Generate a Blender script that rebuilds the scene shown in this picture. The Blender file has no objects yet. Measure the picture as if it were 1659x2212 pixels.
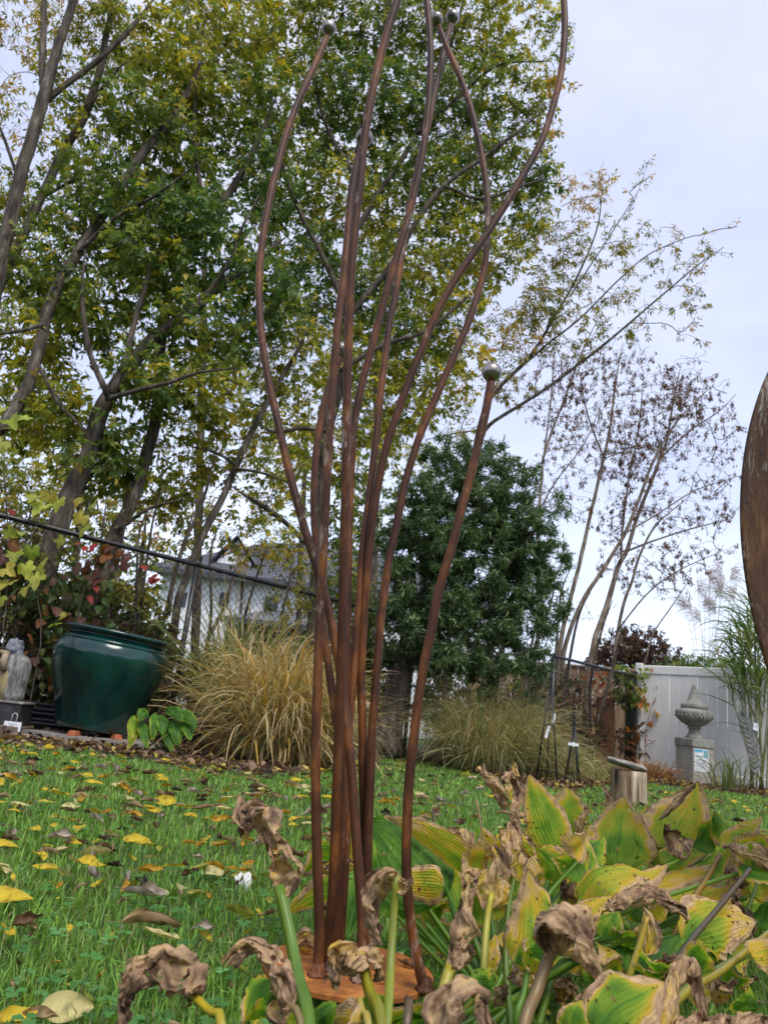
import bpy, bmesh, math, random
import numpy as np
from mathutils import Vector, Matrix, noise
PI = math.pi
rng = np.random.default_rng(7)
random.seed(7)
SC = bpy.context.scene
COL = SC.collection

# ------------------------------------------------------------------ camera
PITCH, ROLL, CAMH, FPX = math.radians(15.9), math.radians(6.3), 0.36, 1600.0
cam_d = bpy.data.cameras.new('camera'); cam = bpy.data.objects.new('camera', cam_d); COL.objects.link(cam)
cam_d.sensor_fit = 'VERTICAL'; cam_d.sensor_height = 36.0; cam_d.lens = 36.0 * FPX / 2212.0
cam_d.clip_start = 0.02; cam_d.clip_end = 4000
cp, sp_, cr, sr = math.cos(PITCH), math.sin(PITCH), math.cos(ROLL), math.sin(ROLL)
_r0 = Vector((1, 0, 0)); _u0 = Vector((0, -sp_, cp)); _f = Vector((0, cp, sp_))
_r = _r0 * cr + _u0 * sr; _u = _u0 * cr - _r0 * sr
cam.matrix_world = Matrix(((_r.x, _u.x, -_f.x, 0), (_r.y, _u.y, -_f.y, 0), (_r.z, _u.z, -_f.z, CAMH), (0, 0, 0, 1)))
cam_d.dof.use_dof = True; cam_d.dof.focus_distance = 1.25; cam_d.dof.aperture_fstop = 13.0
SC.camera = cam
CAMP = np.array([0, 0, CAMH])

# ------------------------------------------------------------------ sky, sun, exposure
SUN_EL, SUN_AZ = math.radians(57), math.radians(158)      # azimuth clockwise from +Y
world = bpy.data.worlds.new('World'); SC.world = world; world.use_nodes = True
wn, wl = world.node_tree.nodes, world.node_tree.links
wn.clear()
wo = wn.new('ShaderNodeOutputWorld'); add = wn.new('ShaderNodeAddShader')
bg1 = wn.new('ShaderNodeBackground'); bg2 = wn.new('ShaderNodeBackground')
sky = wn.new('ShaderNodeTexSky'); sky.sky_type = 'NISHITA'; sky.sun_disc = False
sky.sun_elevation = SUN_EL; sky.sun_rotation = SUN_AZ
bg1.inputs['Strength'].default_value = 0.05
wl.new(sky.outputs[0], bg1.inputs['Color'])
tc = wn.new('ShaderNodeTexCoord'); mp = wn.new('ShaderNodeMapping'); mp.inputs['Scale'].default_value = (1.0, 1.0, 2.2)
nz = wn.new('ShaderNodeTexNoise'); nz.inputs['Scale'].default_value = 2.0; nz.inputs['Detail'].default_value = 5; nz.inputs['Roughness'].default_value = 0.5
rp = wn.new('ShaderNodeValToRGB')
rp.color_ramp.elements[0].position = 0.34; rp.color_ramp.elements[0].color = (0.485, 0.515, 0.70, 1)
rp.color_ramp.elements[1].position = 0.68; rp.color_ramp.elements[1].color = (0.80, 0.805, 0.90, 1)
wl.new(tc.outputs['Generated'], mp.inputs['Vector']); wl.new(mp.outputs[0], nz.inputs['Vector'])
wl.new(nz.outputs['Fac'], rp.inputs[0]); wl.new(rp.outputs[0], bg2.inputs['Color'])
bg2.inputs['Strength'].default_value = 0.59
wl.new(bg1.outputs[0], add.inputs[0]); wl.new(bg2.outputs[0], add.inputs[1]); wl.new(add.outputs[0], wo.inputs['Surface'])
sun_d = bpy.data.lights.new('sun', 'SUN'); sun_d.energy = 1.5; sun_d.angle = math.radians(25); sun_d.color = (1.0, 0.95, 0.86)
sun = bpy.data.objects.new('sun', sun_d); COL.objects.link(sun)
sdir = Vector((math.sin(SUN_AZ) * math.cos(SUN_EL), math.cos(SUN_AZ) * math.cos(SUN_EL), math.sin(SUN_EL)))
sun.rotation_euler = sdir.to_track_quat('Z', 'Y').to_euler()
SC.view_settings.view_transform = 'Standard'; SC.view_settings.look = 'None'
SC.view_settings.exposure = 0.86; SC.view_settings.gamma = 1.0
SC.view_settings.use_curve_mapping = False
SC.cycles.max_bounces = 8; SC.cycles.diffuse_bounces = 4; SC.cycles.transmission_bounces = 4; SC.cycles.transparent_max_bounces = 4

# ------------------------------------------------------------------ survey helpers: photograph measurements -> metres on the site
def ray(sx, sy):
    u = (sx - 829.5) / FPX; v = (1106.0 - sy) / FPX
    a = u * cr - v * sr; b = u * sr + v * cr
    return np.array([a, cp - b * sp_, sp_ + b * cp])
def A(sx, sy, Y):
    d = ray(sx, sy); return CAMP + d * (Y / d[1])
def G(sx, sy, z=0.0):
    d = ray(sx, sy); return CAMP + d * ((z - CAMH) / d[2])
def M(sx, sy, Y):                       # metres per measured unit at that spot
    return (Y / ray(sx, sy)[1]) / FPX

# ------------------------------------------------------------------ mesh helpers
class MB:
    def __init__(s): s.v = []; s.f = {}; s.c = []; s.a = []; s.n = 0
    def add(s, v, faces, col=None, lc=None):
        v = np.asarray(v, float).reshape(-1, 3)
        for f in faces:
            f = np.asarray(f, np.int64)
            if f.size: s.f.setdefault(f.shape[1], []).append(f + s.n)
        s.v.append(v)
        s.c.append(np.broadcast_to(np.asarray((1, 1, 1) if col is None else col, float), (len(v), 3)))
        s.a.append(np.zeros((len(v), 3)) if lc is None else np.asarray(lc, float))
        s.n += len(v)
    def mesh(s, name, mat, origin=(0, 0, 0), smooth=True, col=False, lc=False):
        me = bpy.data.meshes.new(name)
        V = np.concatenate(s.v) - np.asarray(origin, float)
        ks = sorted(s.f); loops = []; starts = []; p = 0
        for k in ks:
            F = np.concatenate(s.f[k]); loops.append(F.ravel()); starts.append(p + np.arange(len(F)) * k); p += F.size
        L = np.concatenate(loops); ST = np.concatenate(starts)
        me.vertices.add(len(V)); me.vertices.foreach_set('co', V.astype(np.float32).ravel())
        me.loops.add(len(L)); me.loops.foreach_set('vertex_index', L.astype(np.int32))
        me.polygons.add(len(ST)); me.polygons.foreach_set('loop_start', ST.astype(np.int32))
        me.polygons.foreach_set('use_smooth', np.full(len(ST), bool(smooth)))
        if col:
            at = me.attributes.new('Col', 'FLOAT_COLOR', 'POINT'); C = np.concatenate(s.c)
            at.data.foreach_set('color', np.concatenate([C, np.ones((len(C), 1))], 1).astype(np.float32).ravel())
        if lc:
            at = me.attributes.new('lc', 'FLOAT_VECTOR', 'POINT'); at.data.foreach_set('vector', np.concatenate(s.a).astype(np.float32).ravel())
        me.update(calc_edges=True); me.validate()
        if mat: me.materials.append(mat)
        return me
    def build(s, name, mat, parent=None, **kw):
        org = (0, 0, 0) if parent is None else world_loc(parent)
        o = bpy.data.objects.new(name, s.mesh(name, mat, origin=org, **kw)); COL.objects.link(o)
        if parent is not None: o.parent = parent
        return o
    # shapes
    def box(s, c, size, rz=0.0, R=None, bev=0.0, col=None):
        hx, hy, hz = np.asarray(size, float) / 2
        if bev <= 0:
            v = np.array([[x, y, z] for x in (-hx, hx) for y in (-hy, hy) for z in (-hz, hz)])
            f = [[0, 1, 3, 2], [4, 6, 7, 5], [0, 4, 5, 1], [2, 3, 7, 6], [0, 2, 6, 4], [1, 5, 7, 3]]
            fs = [f]
        else:
            b = min(bev, hx * .9, hy * .9, hz * .9); v = []
            for x in (-1, 1):
                for y in (-1, 1):
                    for z in (-1, 1):
                        v += [[x * hx, y * (hy - b), z * (hz - b)], [x * (hx - b), y * hy, z * (hz - b)], [x * (hx - b), y * (hy - b), z * hz]]
            idx = lambda x, y, z: ((x > 0) * 4 + (y > 0) * 2 + (z > 0)) * 3
            q = []; t = []
            for sg in (-1, 1):
                a = [idx(sg, -1, -1), idx(sg, 1, -1), idx(sg, 1, 1), idx(sg, -1, 1)]; q.append(a if sg > 0 else a[::-1])
                a = [idx(-1, sg, -1) + 1, idx(1, sg, -1) + 1, idx(1, sg, 1) + 1, idx(-1, sg, 1) + 1]; q.append(a if sg < 0 else a[::-1])
                a = [idx(-1, -1, sg) + 2, idx(1, -1, sg) + 2, idx(1, 1, sg) + 2, idx(-1, 1, sg) + 2]; q.append(a if sg > 0 else a[::-1])
            for y in (-1, 1):
                for z in (-1, 1): q.append([idx(-1, y, z) + 1, idx(1, y, z) + 1, idx(1, y, z) + 2, idx(-1, y, z) + 2])
            for x in (-1, 1):
                for z in (-1, 1): q.append([idx(x, -1, z), idx(x, 1, z), idx(x, 1, z) + 2, idx(x, -1, z) + 2])
            for x in (-1, 1):
                for y in (-1, 1): q.append([idx(x, y, -1), idx(x, y, 1), idx(x, y, 1) + 1, idx(x, y, -1) + 1])
            for x in (-1, 1):
                for y in (-1, 1):
                    for z in (-1, 1): i = idx(x, y, z); t.append([i, i + 1, i + 2])
            v = np.array(v); fs = [q, t]
        if R is not None: v = v @ np.asarray(R).T
        elif rz:
            cz, sz = math.cos(rz), math.sin(rz); v = v @ np.array([[cz, -sz, 0], [sz, cz, 0], [0, 0, 1]]).T
        s.add(v + np.asarray(c, float), fs, col)
    def tube(s, pts, rad, n=8, cap=True, col=None):
        pts = np.asarray(pts, float); m = len(pts)
        rad = np.broadcast_to(np.asarray(rad, float), (m,))
        T = np.gradient(pts, axis=0); T /= np.linalg.norm(T, axis=1)[:, None] + 1e-12
        ref = np.array([0, 0, 1.0]) if abs(T[0, 2]) < .9 else np.array([1.0, 0, 0])
        U = np.cross(T[0], ref); U /= np.linalg.norm(U); a = np.arange(n) * 2 * PI / n; V = []
        for i in range(m):
            U = U - T[i] * (U @ T[i]); U /= np.linalg.norm(U) + 1e-12; W = np.cross(T[i], U)
            V.append(pts[i] + rad[i] * (np.cos(a)[:, None] * U + np.sin(a)[:, None] * W))
        i = np.arange(m - 1)[:, None] * n; j = np.arange(n)[None]; j2 = (j + 1) % n
        q = np.stack([i + j, i + j2, i + n + j2, i + n + j], -1).reshape(-1, 4)
        fs = [q]
        if cap and n > 2: fs += [np.arange(n)[::-1][None], (np.arange(n) + (m - 1) * n)[None]]
        s.add(np.concatenate(V), fs, col)
    def lathe(s, prof, c=(0, 0, 0), n=32, R=None, wob=None, col=None):
        prof = np.asarray(prof, float); a = np.arange(n) * 2 * PI / n; V = []
        for k, (r, z) in enumerate(prof):
            rr = r if wob is None else r * wob(a, k)
            V.append(np.stack([np.cos(a) * rr, np.sin(a) * rr, np.full(n, z)], 1))
        V = np.concatenate(V); m = len(prof)
        if R is not None: V = V @ np.asarray(R).T
        i = np.arange(m - 1)[:, None] * n; j = np.arange(n)[None]; j2 = (j + 1) % n
        q = np.stack([i + j, i + j2, i + n + j2, i + n + j], -1).reshape(-1, 4)
        s.add(V + np.asarray(c, float), [q, np.arange(n)[::-1][None], (np.arange(n) + (m - 1) * n)[None]], col)
    def prism(s, poly, z0, z1, col=None):
        poly = np.asarray(poly, float); n = len(poly)
        v = np.concatenate([np.c_[poly, np.full(n, z0)], np.c_[poly, np.full(n, z1)]])
        j = np.arange(n); j2 = (j + 1) % n
        s.add(v, [np.stack([j, j2, j2 + n, j + n], 1), j[::-1][None], (j + n)[None]], col)
    def tris(s, v, f, col=None): s.add(v, [f], col)

def world_loc(o):
    l = np.array(o.location, float)
    return l + world_loc(o.parent) if o.parent is not None else l
def tag(o, label=None, cat=None, group=None, kind=None):
    if label: o['label'] = label
    if cat: o['category'] = cat
    if group: o['group'] = group
    if kind: o['kind'] = kind
    return o
def thing(name, loc, label, cat, group=None):
    o = bpy.data.objects.new(name, None); COL.objects.link(o); o.location = [float(x) for x in loc]
    o.empty_display_size = .1
    return tag(o, label, cat, group)
def smooth_path(pts, n):
    P = np.asarray(pts, float); m = len(P)
    if m == 2: return P[0] + (P[1] - P[0]) * np.linspace(0, 1, n)[:, None]
    E = np.concatenate([[2 * P[0] - P[1]], P, [2 * P[-1] - P[-2]]])
    d = np.linalg.norm(np.diff(P, axis=0), axis=1); cu = np.concatenate([[0], np.cumsum(d)])
    t = np.linspace(0, cu[-1], n); out = []
    for x in t:
        i = min(max(np.searchsorted(cu, x, 'right') - 1, 0), m - 2); w = (x - cu[i]) / max(d[i], 1e-9)
        p0, p1, p2, p3 = E[i], E[i + 1], E[i + 2], E[i + 3]
        out.append(.5 * (2 * p1 + (p2 - p0) * w + (2 * p0 - 5 * p1 + 4 * p2 - p3) * w * w + (3 * p1 - p0 - 3 * p2 + p3) * w ** 3))
    return np.array(out)
def unit(v): v = np.asarray(v, float); return v / (np.linalg.norm(v, axis=-1, keepdims=True) + 1e-12)
def rotmat(axis, ang): return np.array(Matrix.Rotation(ang, 3, Vector([float(x) for x in axis])))
def wnoise(p, seed=0.0): return noise.noise(Vector((float(p[0]) + seed * 7.13, float(p[1]) - seed * 3.7, float(p[2]) + seed * 1.9)))

# ------------------------------------------------------------------ materials
def ramp_set(r, stops):
    e = r.color_ramp.elements
    while len(e) > 1: e.remove(e[-1])
    e[0].position = stops[0][0]; e[0].color = (*stops[0][1], 1)
    for p, c in stops[1:]:
        x = e.new(p); x.color = (*c, 1)
def mat(name, stops, scale=6.0, detail=6, rough=.7, bump=.2, bscale=None, metal=0.0, stretch=(1, 1, 1), spec=.4, coat=0.0, distort=0.0, nrough=.6):
    m = bpy.data.materials.new(name); m.use_nodes = True; N, L = m.node_tree.nodes, m.node_tree.links
    b = N['Principled BSDF']; t = N.new('ShaderNodeTexCoord'); mp = N.new('ShaderNodeMapping'); mp.inputs['Scale'].default_value = stretch
    L.new(t.outputs['Object'], mp.inputs['Vector'])
    n = N.new('ShaderNodeTexNoise'); n.inputs['Scale'].default_value = scale; n.inputs['Detail'].default_value = detail; n.inputs['Roughness'].default_value = nrough; n.inputs['Distortion'].default_value = distort
    L.new(mp.outputs[0], n.inputs['Vector']); r = N.new('ShaderNodeValToRGB'); ramp_set(r, stops); L.new(n.outputs['Fac'], r.inputs[0]); L.new(r.outputs[0], b.inputs['Base Color'])
    b.inputs['Roughness'].default_value = rough; b.inputs['Metallic'].default_value = metal; b.inputs['Specular IOR Level'].default_value = spec
    if coat: b.inputs['Coat Weight'].default_value = coat; b.inputs['Coat Roughness'].default_value = .08
    if bump:
        n2 = N.new('ShaderNodeTexNoise'); n2.inputs['Scale'].default_value = bscale or scale * 4; n2.inputs['Detail'].default_value = 8
        L.new(mp.outputs[0], n2.inputs['Vector']); bp = N.new('ShaderNodeBump'); bp.inputs['Strength'].default_value = bump; bp.inputs['Distance'].default_value = .01
        L.new(n2.outputs['Fac'], bp.inputs['Height']); L.new(bp.outputs[0], b.inputs['Normal'])
    return m
def leaf_mat(name, trans=.4, rough=.5, spec=.3, mottling=.25, mscale=60):
    """thin leaf whose own colour is stored per leaf; light passes through it"""
    m = bpy.data.materials.new(name); m.use_nodes = True; N, L = m.node_tree.nodes, m.node_tree.links
    b = N['Principled BSDF']; at = N.new('ShaderNodeAttribute'); at.attribute_name = 'Col'
    n = N.new('ShaderNodeTexNoise'); n.inputs['Scale'].default_value = mscale; n.inputs['Detail'].default_value = 3
    t = N.new('ShaderNodeTexCoord'); L.new(t.outputs['Object'], n.inputs['Vector'])
    mr = N.new('ShaderNodeMapRange'); mr.inputs['To Min'].default_value = 1 - mottling; mr.inputs['To Max'].default_value = 1 + mottling
    L.new(n.outputs['Fac'], mr.inputs['Value'])
    mx = N.new('ShaderNodeVectorMath'); mx.operation = 'SCALE'; L.new(at.outputs['Color'], mx.inputs[0]); L.new(mr.outputs[0], mx.inputs['Scale'])
    L.new(mx.outputs[0], b.inputs['Base Color']); b.inputs['Roughness'].default_value = rough; b.inputs['Specular IOR Level'].default_value = spec
    tr = N.new('ShaderNodeBsdfTranslucent'); g = N.new('ShaderNodeVectorMath'); g.operation = 'MULTIPLY'; g.inputs[1].default_value = (1.5, 1.45, .7)
    L.new(mx.outputs[0], g.inputs[0]); L.new(g.outputs[0], tr.inputs['Color'])
    ms = N.new('ShaderNodeMixShader'); ms.inputs[0].default_value = trans
    L.new(b.outputs[0], ms.inputs[1]); L.new(tr.outputs[0], ms.inputs[2]); L.new(ms.outputs[0], N['Material Output'].inputs['Surface'])
    return m
MT = {}
MT['bark'] = mat('bark', [(.34, (.016, .012, .009)), (.48, (.062, .048, .036)), (.58, (.095, .076, .058)), (.68, (.20, .17, .135))], 17, 10, .9, 1.0, 34, stretch=(1, 1, .22))
MT['bark_pale'] = mat('bark_pale', [(.34, (.075, .052, .036)), (.5, (.17, .13, .095)), (.66, (.29, .235, .18))], 14, 8, .9, .7, 26, stretch=(1, 1, .25))
MT['twig'] = mat('twig', [(.35, (.045, .035, .028)), (.65, (.11, .09, .07))], 12, 3, .85, 0)
MT['twig_pale'] = mat('twig_pale', [(.35, (.075, .048, .034)), (.65, (.135, .092, .066))], 12, 3, .85, 0)
MT['foliage'] = leaf_mat('foliage', .42, .5, .3)
MT['foliage_willow'] = leaf_mat('foliage_willow', .25, .42, .5)
MT['samara'] = leaf_mat('samara', .2, .7, .15)
MT['dry_blade'] = leaf_mat('dry_blade', .25, .6, .3, .15)
MT['grass_blade'] = leaf_mat('grass_blade', .35, .45, .4, .2, 9)
MT['fallen'] = leaf_mat('fallen', .2, .6, .25, .45, 55)
MT['black_metal'] = mat('black_metal', [(.4, (.008, .008, .01)), (.7, (.02, .02, .024))], 30, 3, .38, .05, 90, spec=.5)
MT['wire'] = mat('wire', [(.4, (.010, .010, .011)), (.7, (.022, .022, .024))], 30, 2, .45, 0)
MT['soil'] = mat('soil', [(.3, (.025, .018, .012)), (.5, (.06, .04, .026)), (.7, (.11, .075, .05))], 22, 10, .95, .8, 60)
MT['white_vinyl'] = mat('white_vinyl', [(.3, (.74, .73, .70)), (.7, (.83, .82, .79))], 2.2, 5, .42, .04, 30, stretch=(1, 1, .3))
MT['cast_stone'] = mat('cast_stone', [(.3, (.17, .165, .14)), (.5, (.26, .25, .215)), (.7, (.34, .33, .29))], 9, 10, .9, .35, 70)
MT['cast_stone_pale'] = mat('cast_stone_pale', [(.3, (.25, .23, .195)), (.55, (.36, .335, .29)), (.75, (.43, .41, .36))], 9, 10, .9, .3, 70)
MT['slate'] = mat('slate', [(.3, (.14, .125, .11)), (.55, (.27, .25, .22)), (.75, (.40, .38, .34))], 14, 10, .85, .6, 40)
MT['paper'] = mat('paper', [(.3, (.76, .77, .8)), (.7, (.82, .83, .85))], 8, 2, .5, 0)
MT['ink_blue'] = mat('ink_blue', [(.3, (.09, .36, .52)), (.7, (.13, .43, .58))], 20, 2, .5, 0)
MT['ink_teal'] = mat('ink_teal', [(.35, (.05, .22, .23)), (.65, (.3, .55, .5))], 60, 4, .5, 0)
MT['ink_grey'] = mat('ink_grey', [(.3, (.36, .38, .42)), (.7, (.44, .46, .5))], 20, 2, .5, 0)
MT['terracotta'] = mat('terracotta', [(.3, (.36, .10, .045)), (.7, (.50, .17, .08))], 18, 5, .8, .2, 80)
MT['hose'] = mat('hose', [(.3, (.008, .008, .012)), (.7, (.02, .02, .03))], 20, 2, .4, .05)
MT['cedar'] = mat('cedar', [(.3, (.30, .19, .11)), (.5, (.42, .28, .17)), (.7, (.52, .37, .24))], 5, 6, .8, .2, 30, stretch=(3, 3, .3))
MT['shingle_wood'] = mat('shingle_wood', [(.3, (.22, .15, .08)), (.5, (.34, .25, .14)), (.7, (.44, .34, .2))], 9, 6, .85, .3, 40, stretch=(3, 3, .4))
MT['rust_board'] = mat('rust_board', [(.3, (.13, .05, .022)), (.6, (.2, .085, .035)), (.75, (.26, .12, .05))], 5, 6, .85, .2, 30)
MT['house_wall'] = mat('house_wall', [(.3, (.74, .76, .80)), (.7, (.82, .83, .85))], .6, 4, .7, 0)
MT['house_trim'] = mat('house_trim', [(.3, (.06, .062, .07)), (.7, (.09, .09, .1))], 3, 3, .6, 0)
MT['roof_shingle'] = mat('roof_shingle', [(.3, (.085, .09, .105)), (.55, (.15, .155, .175)), (.7, (.2, .205, .225))], 5, 8, .9, .2, 12, stretch=(1, 1, 5))
MT['window_glass'] = mat('window_glass', [(.3, (.03, .035, .045)), (.7, (.07, .08, .095))], 2, 2, .08, 0, spec=.6)
MT['brick_dark'] = mat('brick_dark', [(.3, (.10, .07, .055)), (.7, (.2, .15, .12))], 9, 6, .9, .3, 40)
MT['plinth'] = mat('plinth', [(.3, (.018, .018, .02)), (.6, (.04, .04, .042)), (.8, (.12, .12, .12))], 14, 8, .75, .3, 60)
MT['stone_blue'] = mat('stone_blue', [(.3, (.07, .08, .1)), (.5, (.15, .165, .19)), (.7, (.27, .28, .31))], 16, 8, .7, .6, 50)
MT['stone_grey'] = mat('stone_grey', [(.35, (.06, .065, .06)), (.5, (.19, .19, .175)), (.65, (.36, .36, .34))], 30, 9, .8, .9, 80, stretch=(1, 1, .35))
MT['stone_tan'] = mat('stone_tan', [(.3, (.24, .17, .12)), (.7, (.4, .31, .23))], 12, 6, .8, .3, 50)
MT['stone_ochre'] = mat('stone_ochre', [(.3, (.16, .13, .055)), (.7, (.36, .3, .16))], 16, 6, .85, .5, 50, stretch=(1, 1, .3))
MT['feather'] = mat('feather', [(.3, (.15, .155, .14)), (.6, (.28, .285, .265)), (.75, (.4, .4, .38))], 12, 6, .5, .15, 40, metal=.35)
MT['fungus'] = mat('fungus', [(.3, (.7, .7, .66)), (.7, (.8, .8, .78))], 20, 2, .6, 0)

def rust_mat(name, dark, mid, orange, worn, wamt, rough=.5, scale=1.0, metal=.25):
    m = bpy.data.materials.new(name); m.use_nodes = True; N, L = m.node_tree.nodes, m.node_tree.links; b = N['Principled BSDF']
    t = N.new('ShaderNodeTexCoord')
    def nz(s, d, st=(1, 1, 1)):
        mp = N.new('ShaderNodeMapping'); mp.inputs['Scale'].default_value = st; L.new(t.outputs['Object'], mp.inputs['Vector'])
        n = N.new('ShaderNodeTexNoise'); n.inputs['Scale'].default_value = s * scale; n.inputs['Detail'].default_value = d; n.inputs['Roughness'].default_value = .65
        L.new(mp.outputs[0], n.inputs['Vector']); return n
    n1 = nz(26, 8, (1, 1, .45)); r1 = N.new('ShaderNodeValToRGB'); ramp_set(r1, [(.3, dark), (.52, mid), (.72, orange)]); L.new(n1.outputs['Fac'], r1.inputs[0])
    n2 = nz(7, 4, (1, 1, .5)); n3 = nz(160, 6, (1, 1, .3))
    mu = N.new('ShaderNodeMath'); mu.operation = 'MULTIPLY'; L.new(n2.outputs['Fac'], mu.inputs[0]); L.new(n3.outputs['Fac'], mu.inputs[1])
    mr = N.new('ShaderNodeMapRange'); mr.inputs['From Min'].default_value = .36 - wamt; mr.inputs['From Max'].default_value = .46 - wamt; L.new(mu.outputs[0], mr.inputs['Value'])
    mx = N.new('ShaderNodeMix'); mx.data_type = 'RGBA'; L.new(mr.outputs[0], mx.inputs['Factor']); L.new(r1.outputs[0], mx.inputs['A']); mx.inputs['B'].default_value = (*worn, 1)
    L.new(mx.outputs['Result'], b.inputs['Base Color']); b.inputs['Roughness'].default_value = rough; b.inputs['Metallic'].default_value = metal; b.inputs['Specular IOR Level'].default_value = .25
    bp = N.new('ShaderNodeBump'); bp.inputs['Strength'].default_value = .25; bp.inputs['Distance'].default_value = .003; L.new(n3.outputs['Fac'], bp.inputs['Height']); L.new(bp.outputs[0], b.inputs['Normal'])
    return m
MT['rust_rod'] = rust_mat('rust_rod', (.020, .009, .006), (.085, .030, .012), (.27, .095, .020), (.34, .25, .20), .05, .5, .8, .0)
MT['rust_plate'] = rust_mat('rust_plate', (.075, .032, .016), (.30, .105, .022), (.50, .20, .045), (.16, .09, .06), .03, .8, 1.1, .0)
MT['rust_sheet'] = rust_mat('rust_sheet', (.028, .016, .010), (.085, .04, .018), (.20, .10, .035), (.33, .30, .27), .045, .65, 1.3, .05)
MT['steel_ball'] = rust_mat('steel_ball', (.07, .05, .04), (.30, .265, .235), (.48, .44, .40), (.6, .57, .54), .06, .26, 1.6, .95)

# ================================================================== GROUND
_e = np.array([G(x, y)[:2] for x, y in ((0, 1612), (160, 1622), (320, 1645), (430, 1662), (560, 1680), (690, 1672), (790, 1642), (870, 1638), (960, 1655), (1050, 1680), (1150, 1705), (1260, 1706), (1390, 1690), (1480, 1696), (1570, 1714), (1658, 1724))])
_e = _e[np.argsort(_e[:, 0])]
def edge(X): return np.interp(X, _e[:, 0], _e[:, 1], left=_e[0, 1], right=_e[-1, 1])
m = MB(); m.add([[-900, -300, 0], [900, -300, 0], [900, 2200, 0], [-900, 2200, 0]], [[[0, 1, 2, 3]]])
MT['ground'] = mat('ground', [(.3, (.03, .05, .014)), (.5, (.05, .085, .02)), (.7, (.08, .10, .035))], 9, 9, .95, .5, 50)
tag(m.build('ground', MT['ground'], smooth=False), kind='structure')
xs = np.linspace(-9, 12, 120); m = MB(); ys0 = edge(xs) + np.array([.08 * wnoise((x * 3, 0, 0)) for x in xs]); V = []
for k, w in enumerate(np.linspace(0, 1, 24)):
    far = 15.0; yy = ys0 + (far - ys0) * w ** 1.3
    V.append(np.stack([xs, yy, [.004 + (0 if k == 0 else .012 * abs(wnoise((x * 4, y * 4, 2))) + .004 * min(1, w * 6)) for x, y in zip(xs, yy)]], 1))
V = np.concatenate(V); i, j = np.meshgrid(np.arange(23), np.arange(119), indexing='ij'); a = (i * 120 + j).ravel()
m.add(V, [np.stack([a, a + 1, a + 121, a + 120], 1)])
tag(m.build('garden_bed', MT['soil']), kind='structure')

def strips(root, direc, height, width, col, lean, n=3, side=None, curl=None, twist=0):
    """many tapering ribbons at once: root (k,3), direc horizontal unit (k,3), lean = how far the tip bends over; returns verts, tris, cols"""
    k = len(root); t = np.linspace(0, 1, n + 1); V = np.zeros((k, 2 * n + 1, 3)); side = np.stack([-direc[:, 1], direc[:, 0], np.zeros(k)], 1) if side is None else side
    for q, w in enumerate(t):
        up = height * (w - .5 * lean * w ** 2.2 * np.minimum(1, lean)) ; out = height * lean * w ** 2 * .8
        if curl is not None: up = up - curl * height * w ** 3
        c = root + np.stack([np.zeros(k), np.zeros(k), up], 1) + direc * out[:, None]
        if q == n: V[:, 2 * n] = c
        else:
            hw = (width * (1 - .55 * w) * .5)[:, None]
            V[:, 2 * q] = c - side * hw; V[:, 2 * q + 1] = c + side * hw
    F = []
    for q in range(n - 1): F += [[2 * q, 2 * q + 1, 2 * q + 3], [2 * q, 2 * q + 3, 2 * q + 2]]
    F.append([2 * n - 2, 2 * n - 1, 2 * n]); F = np.array(F)
    Fa = (F[None] + (np.arange(k) * (2 * n + 1))[:, None, None]).reshape(-1, 3)
    return V.reshape(-1, 3), Fa, np.repeat(col, 2 * n + 1, 0)
def pick(pal, k, jit=.25):
    w = np.array([p[0] for p in pal], float); c = np.array([p[1] for p in pal]); i = rng.choice(len(pal), k, p=w / w.sum())
    return c[i] * (1 + jit * rng.uniform(-1, 1, (k, 1))) * (1 + .06 * rng.uniform(-1, 1, (k, 3)))

# lawn: single blades over the mown area in view
ys = []; Yg = np.linspace(.45, 9.5, 400); dens = 52000 / (1 + (Yg / 1.0) ** 2.0); pdf = dens * 1.24 * Yg; N = int(np.trapz(pdf, Yg)); cdf = np.cumsum(pdf); cdf /= cdf[-1]
Y = np.interp(rng.random(N), cdf, Yg); X = (rng.random(N) * 1.32 - .64) * Y
patch = np.array([wnoise((x * 1.6, y * 1.6, 0)) for x, y in zip(X, Y)])
ok = (Y < edge(X) + rng.normal(0, .05, N)); ok &= rng.random(N) < .75 + patch * .5
X, Y, patch = X[ok], Y[ok], patch[ok]; N = len(X); an = rng.random(N) * 2 * PI
lod = np.sqrt(1 + (Y / 1.3) ** 2)
d = np.stack([np.cos(an), np.sin(an), 0 * an], 1)
h = rng.uniform(.018, .046, N) * (1 + .35 * patch); w = .0021 * lod * rng.uniform(.7, 1.3, N)
c = pick([(5, (.122, .25, .038)), (4, (.195, .355, .056)), (2, (.25, .44, .07)), (1, (.08, .15, .026)), (.9, (.28, .27, .10))], N, .3)
m = MB(); m.add(*(lambda v, f, c: (v, [f], c))(*strips(np.stack([X, Y, np.zeros(N)], 1), d, h, w, c, rng.uniform(.2, 1.3, N), 2)))
tag(m.build('lawn_grass', MT['grass_blade'], col=True), 'short green lawn grass', 'grass', kind='stuff')
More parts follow.
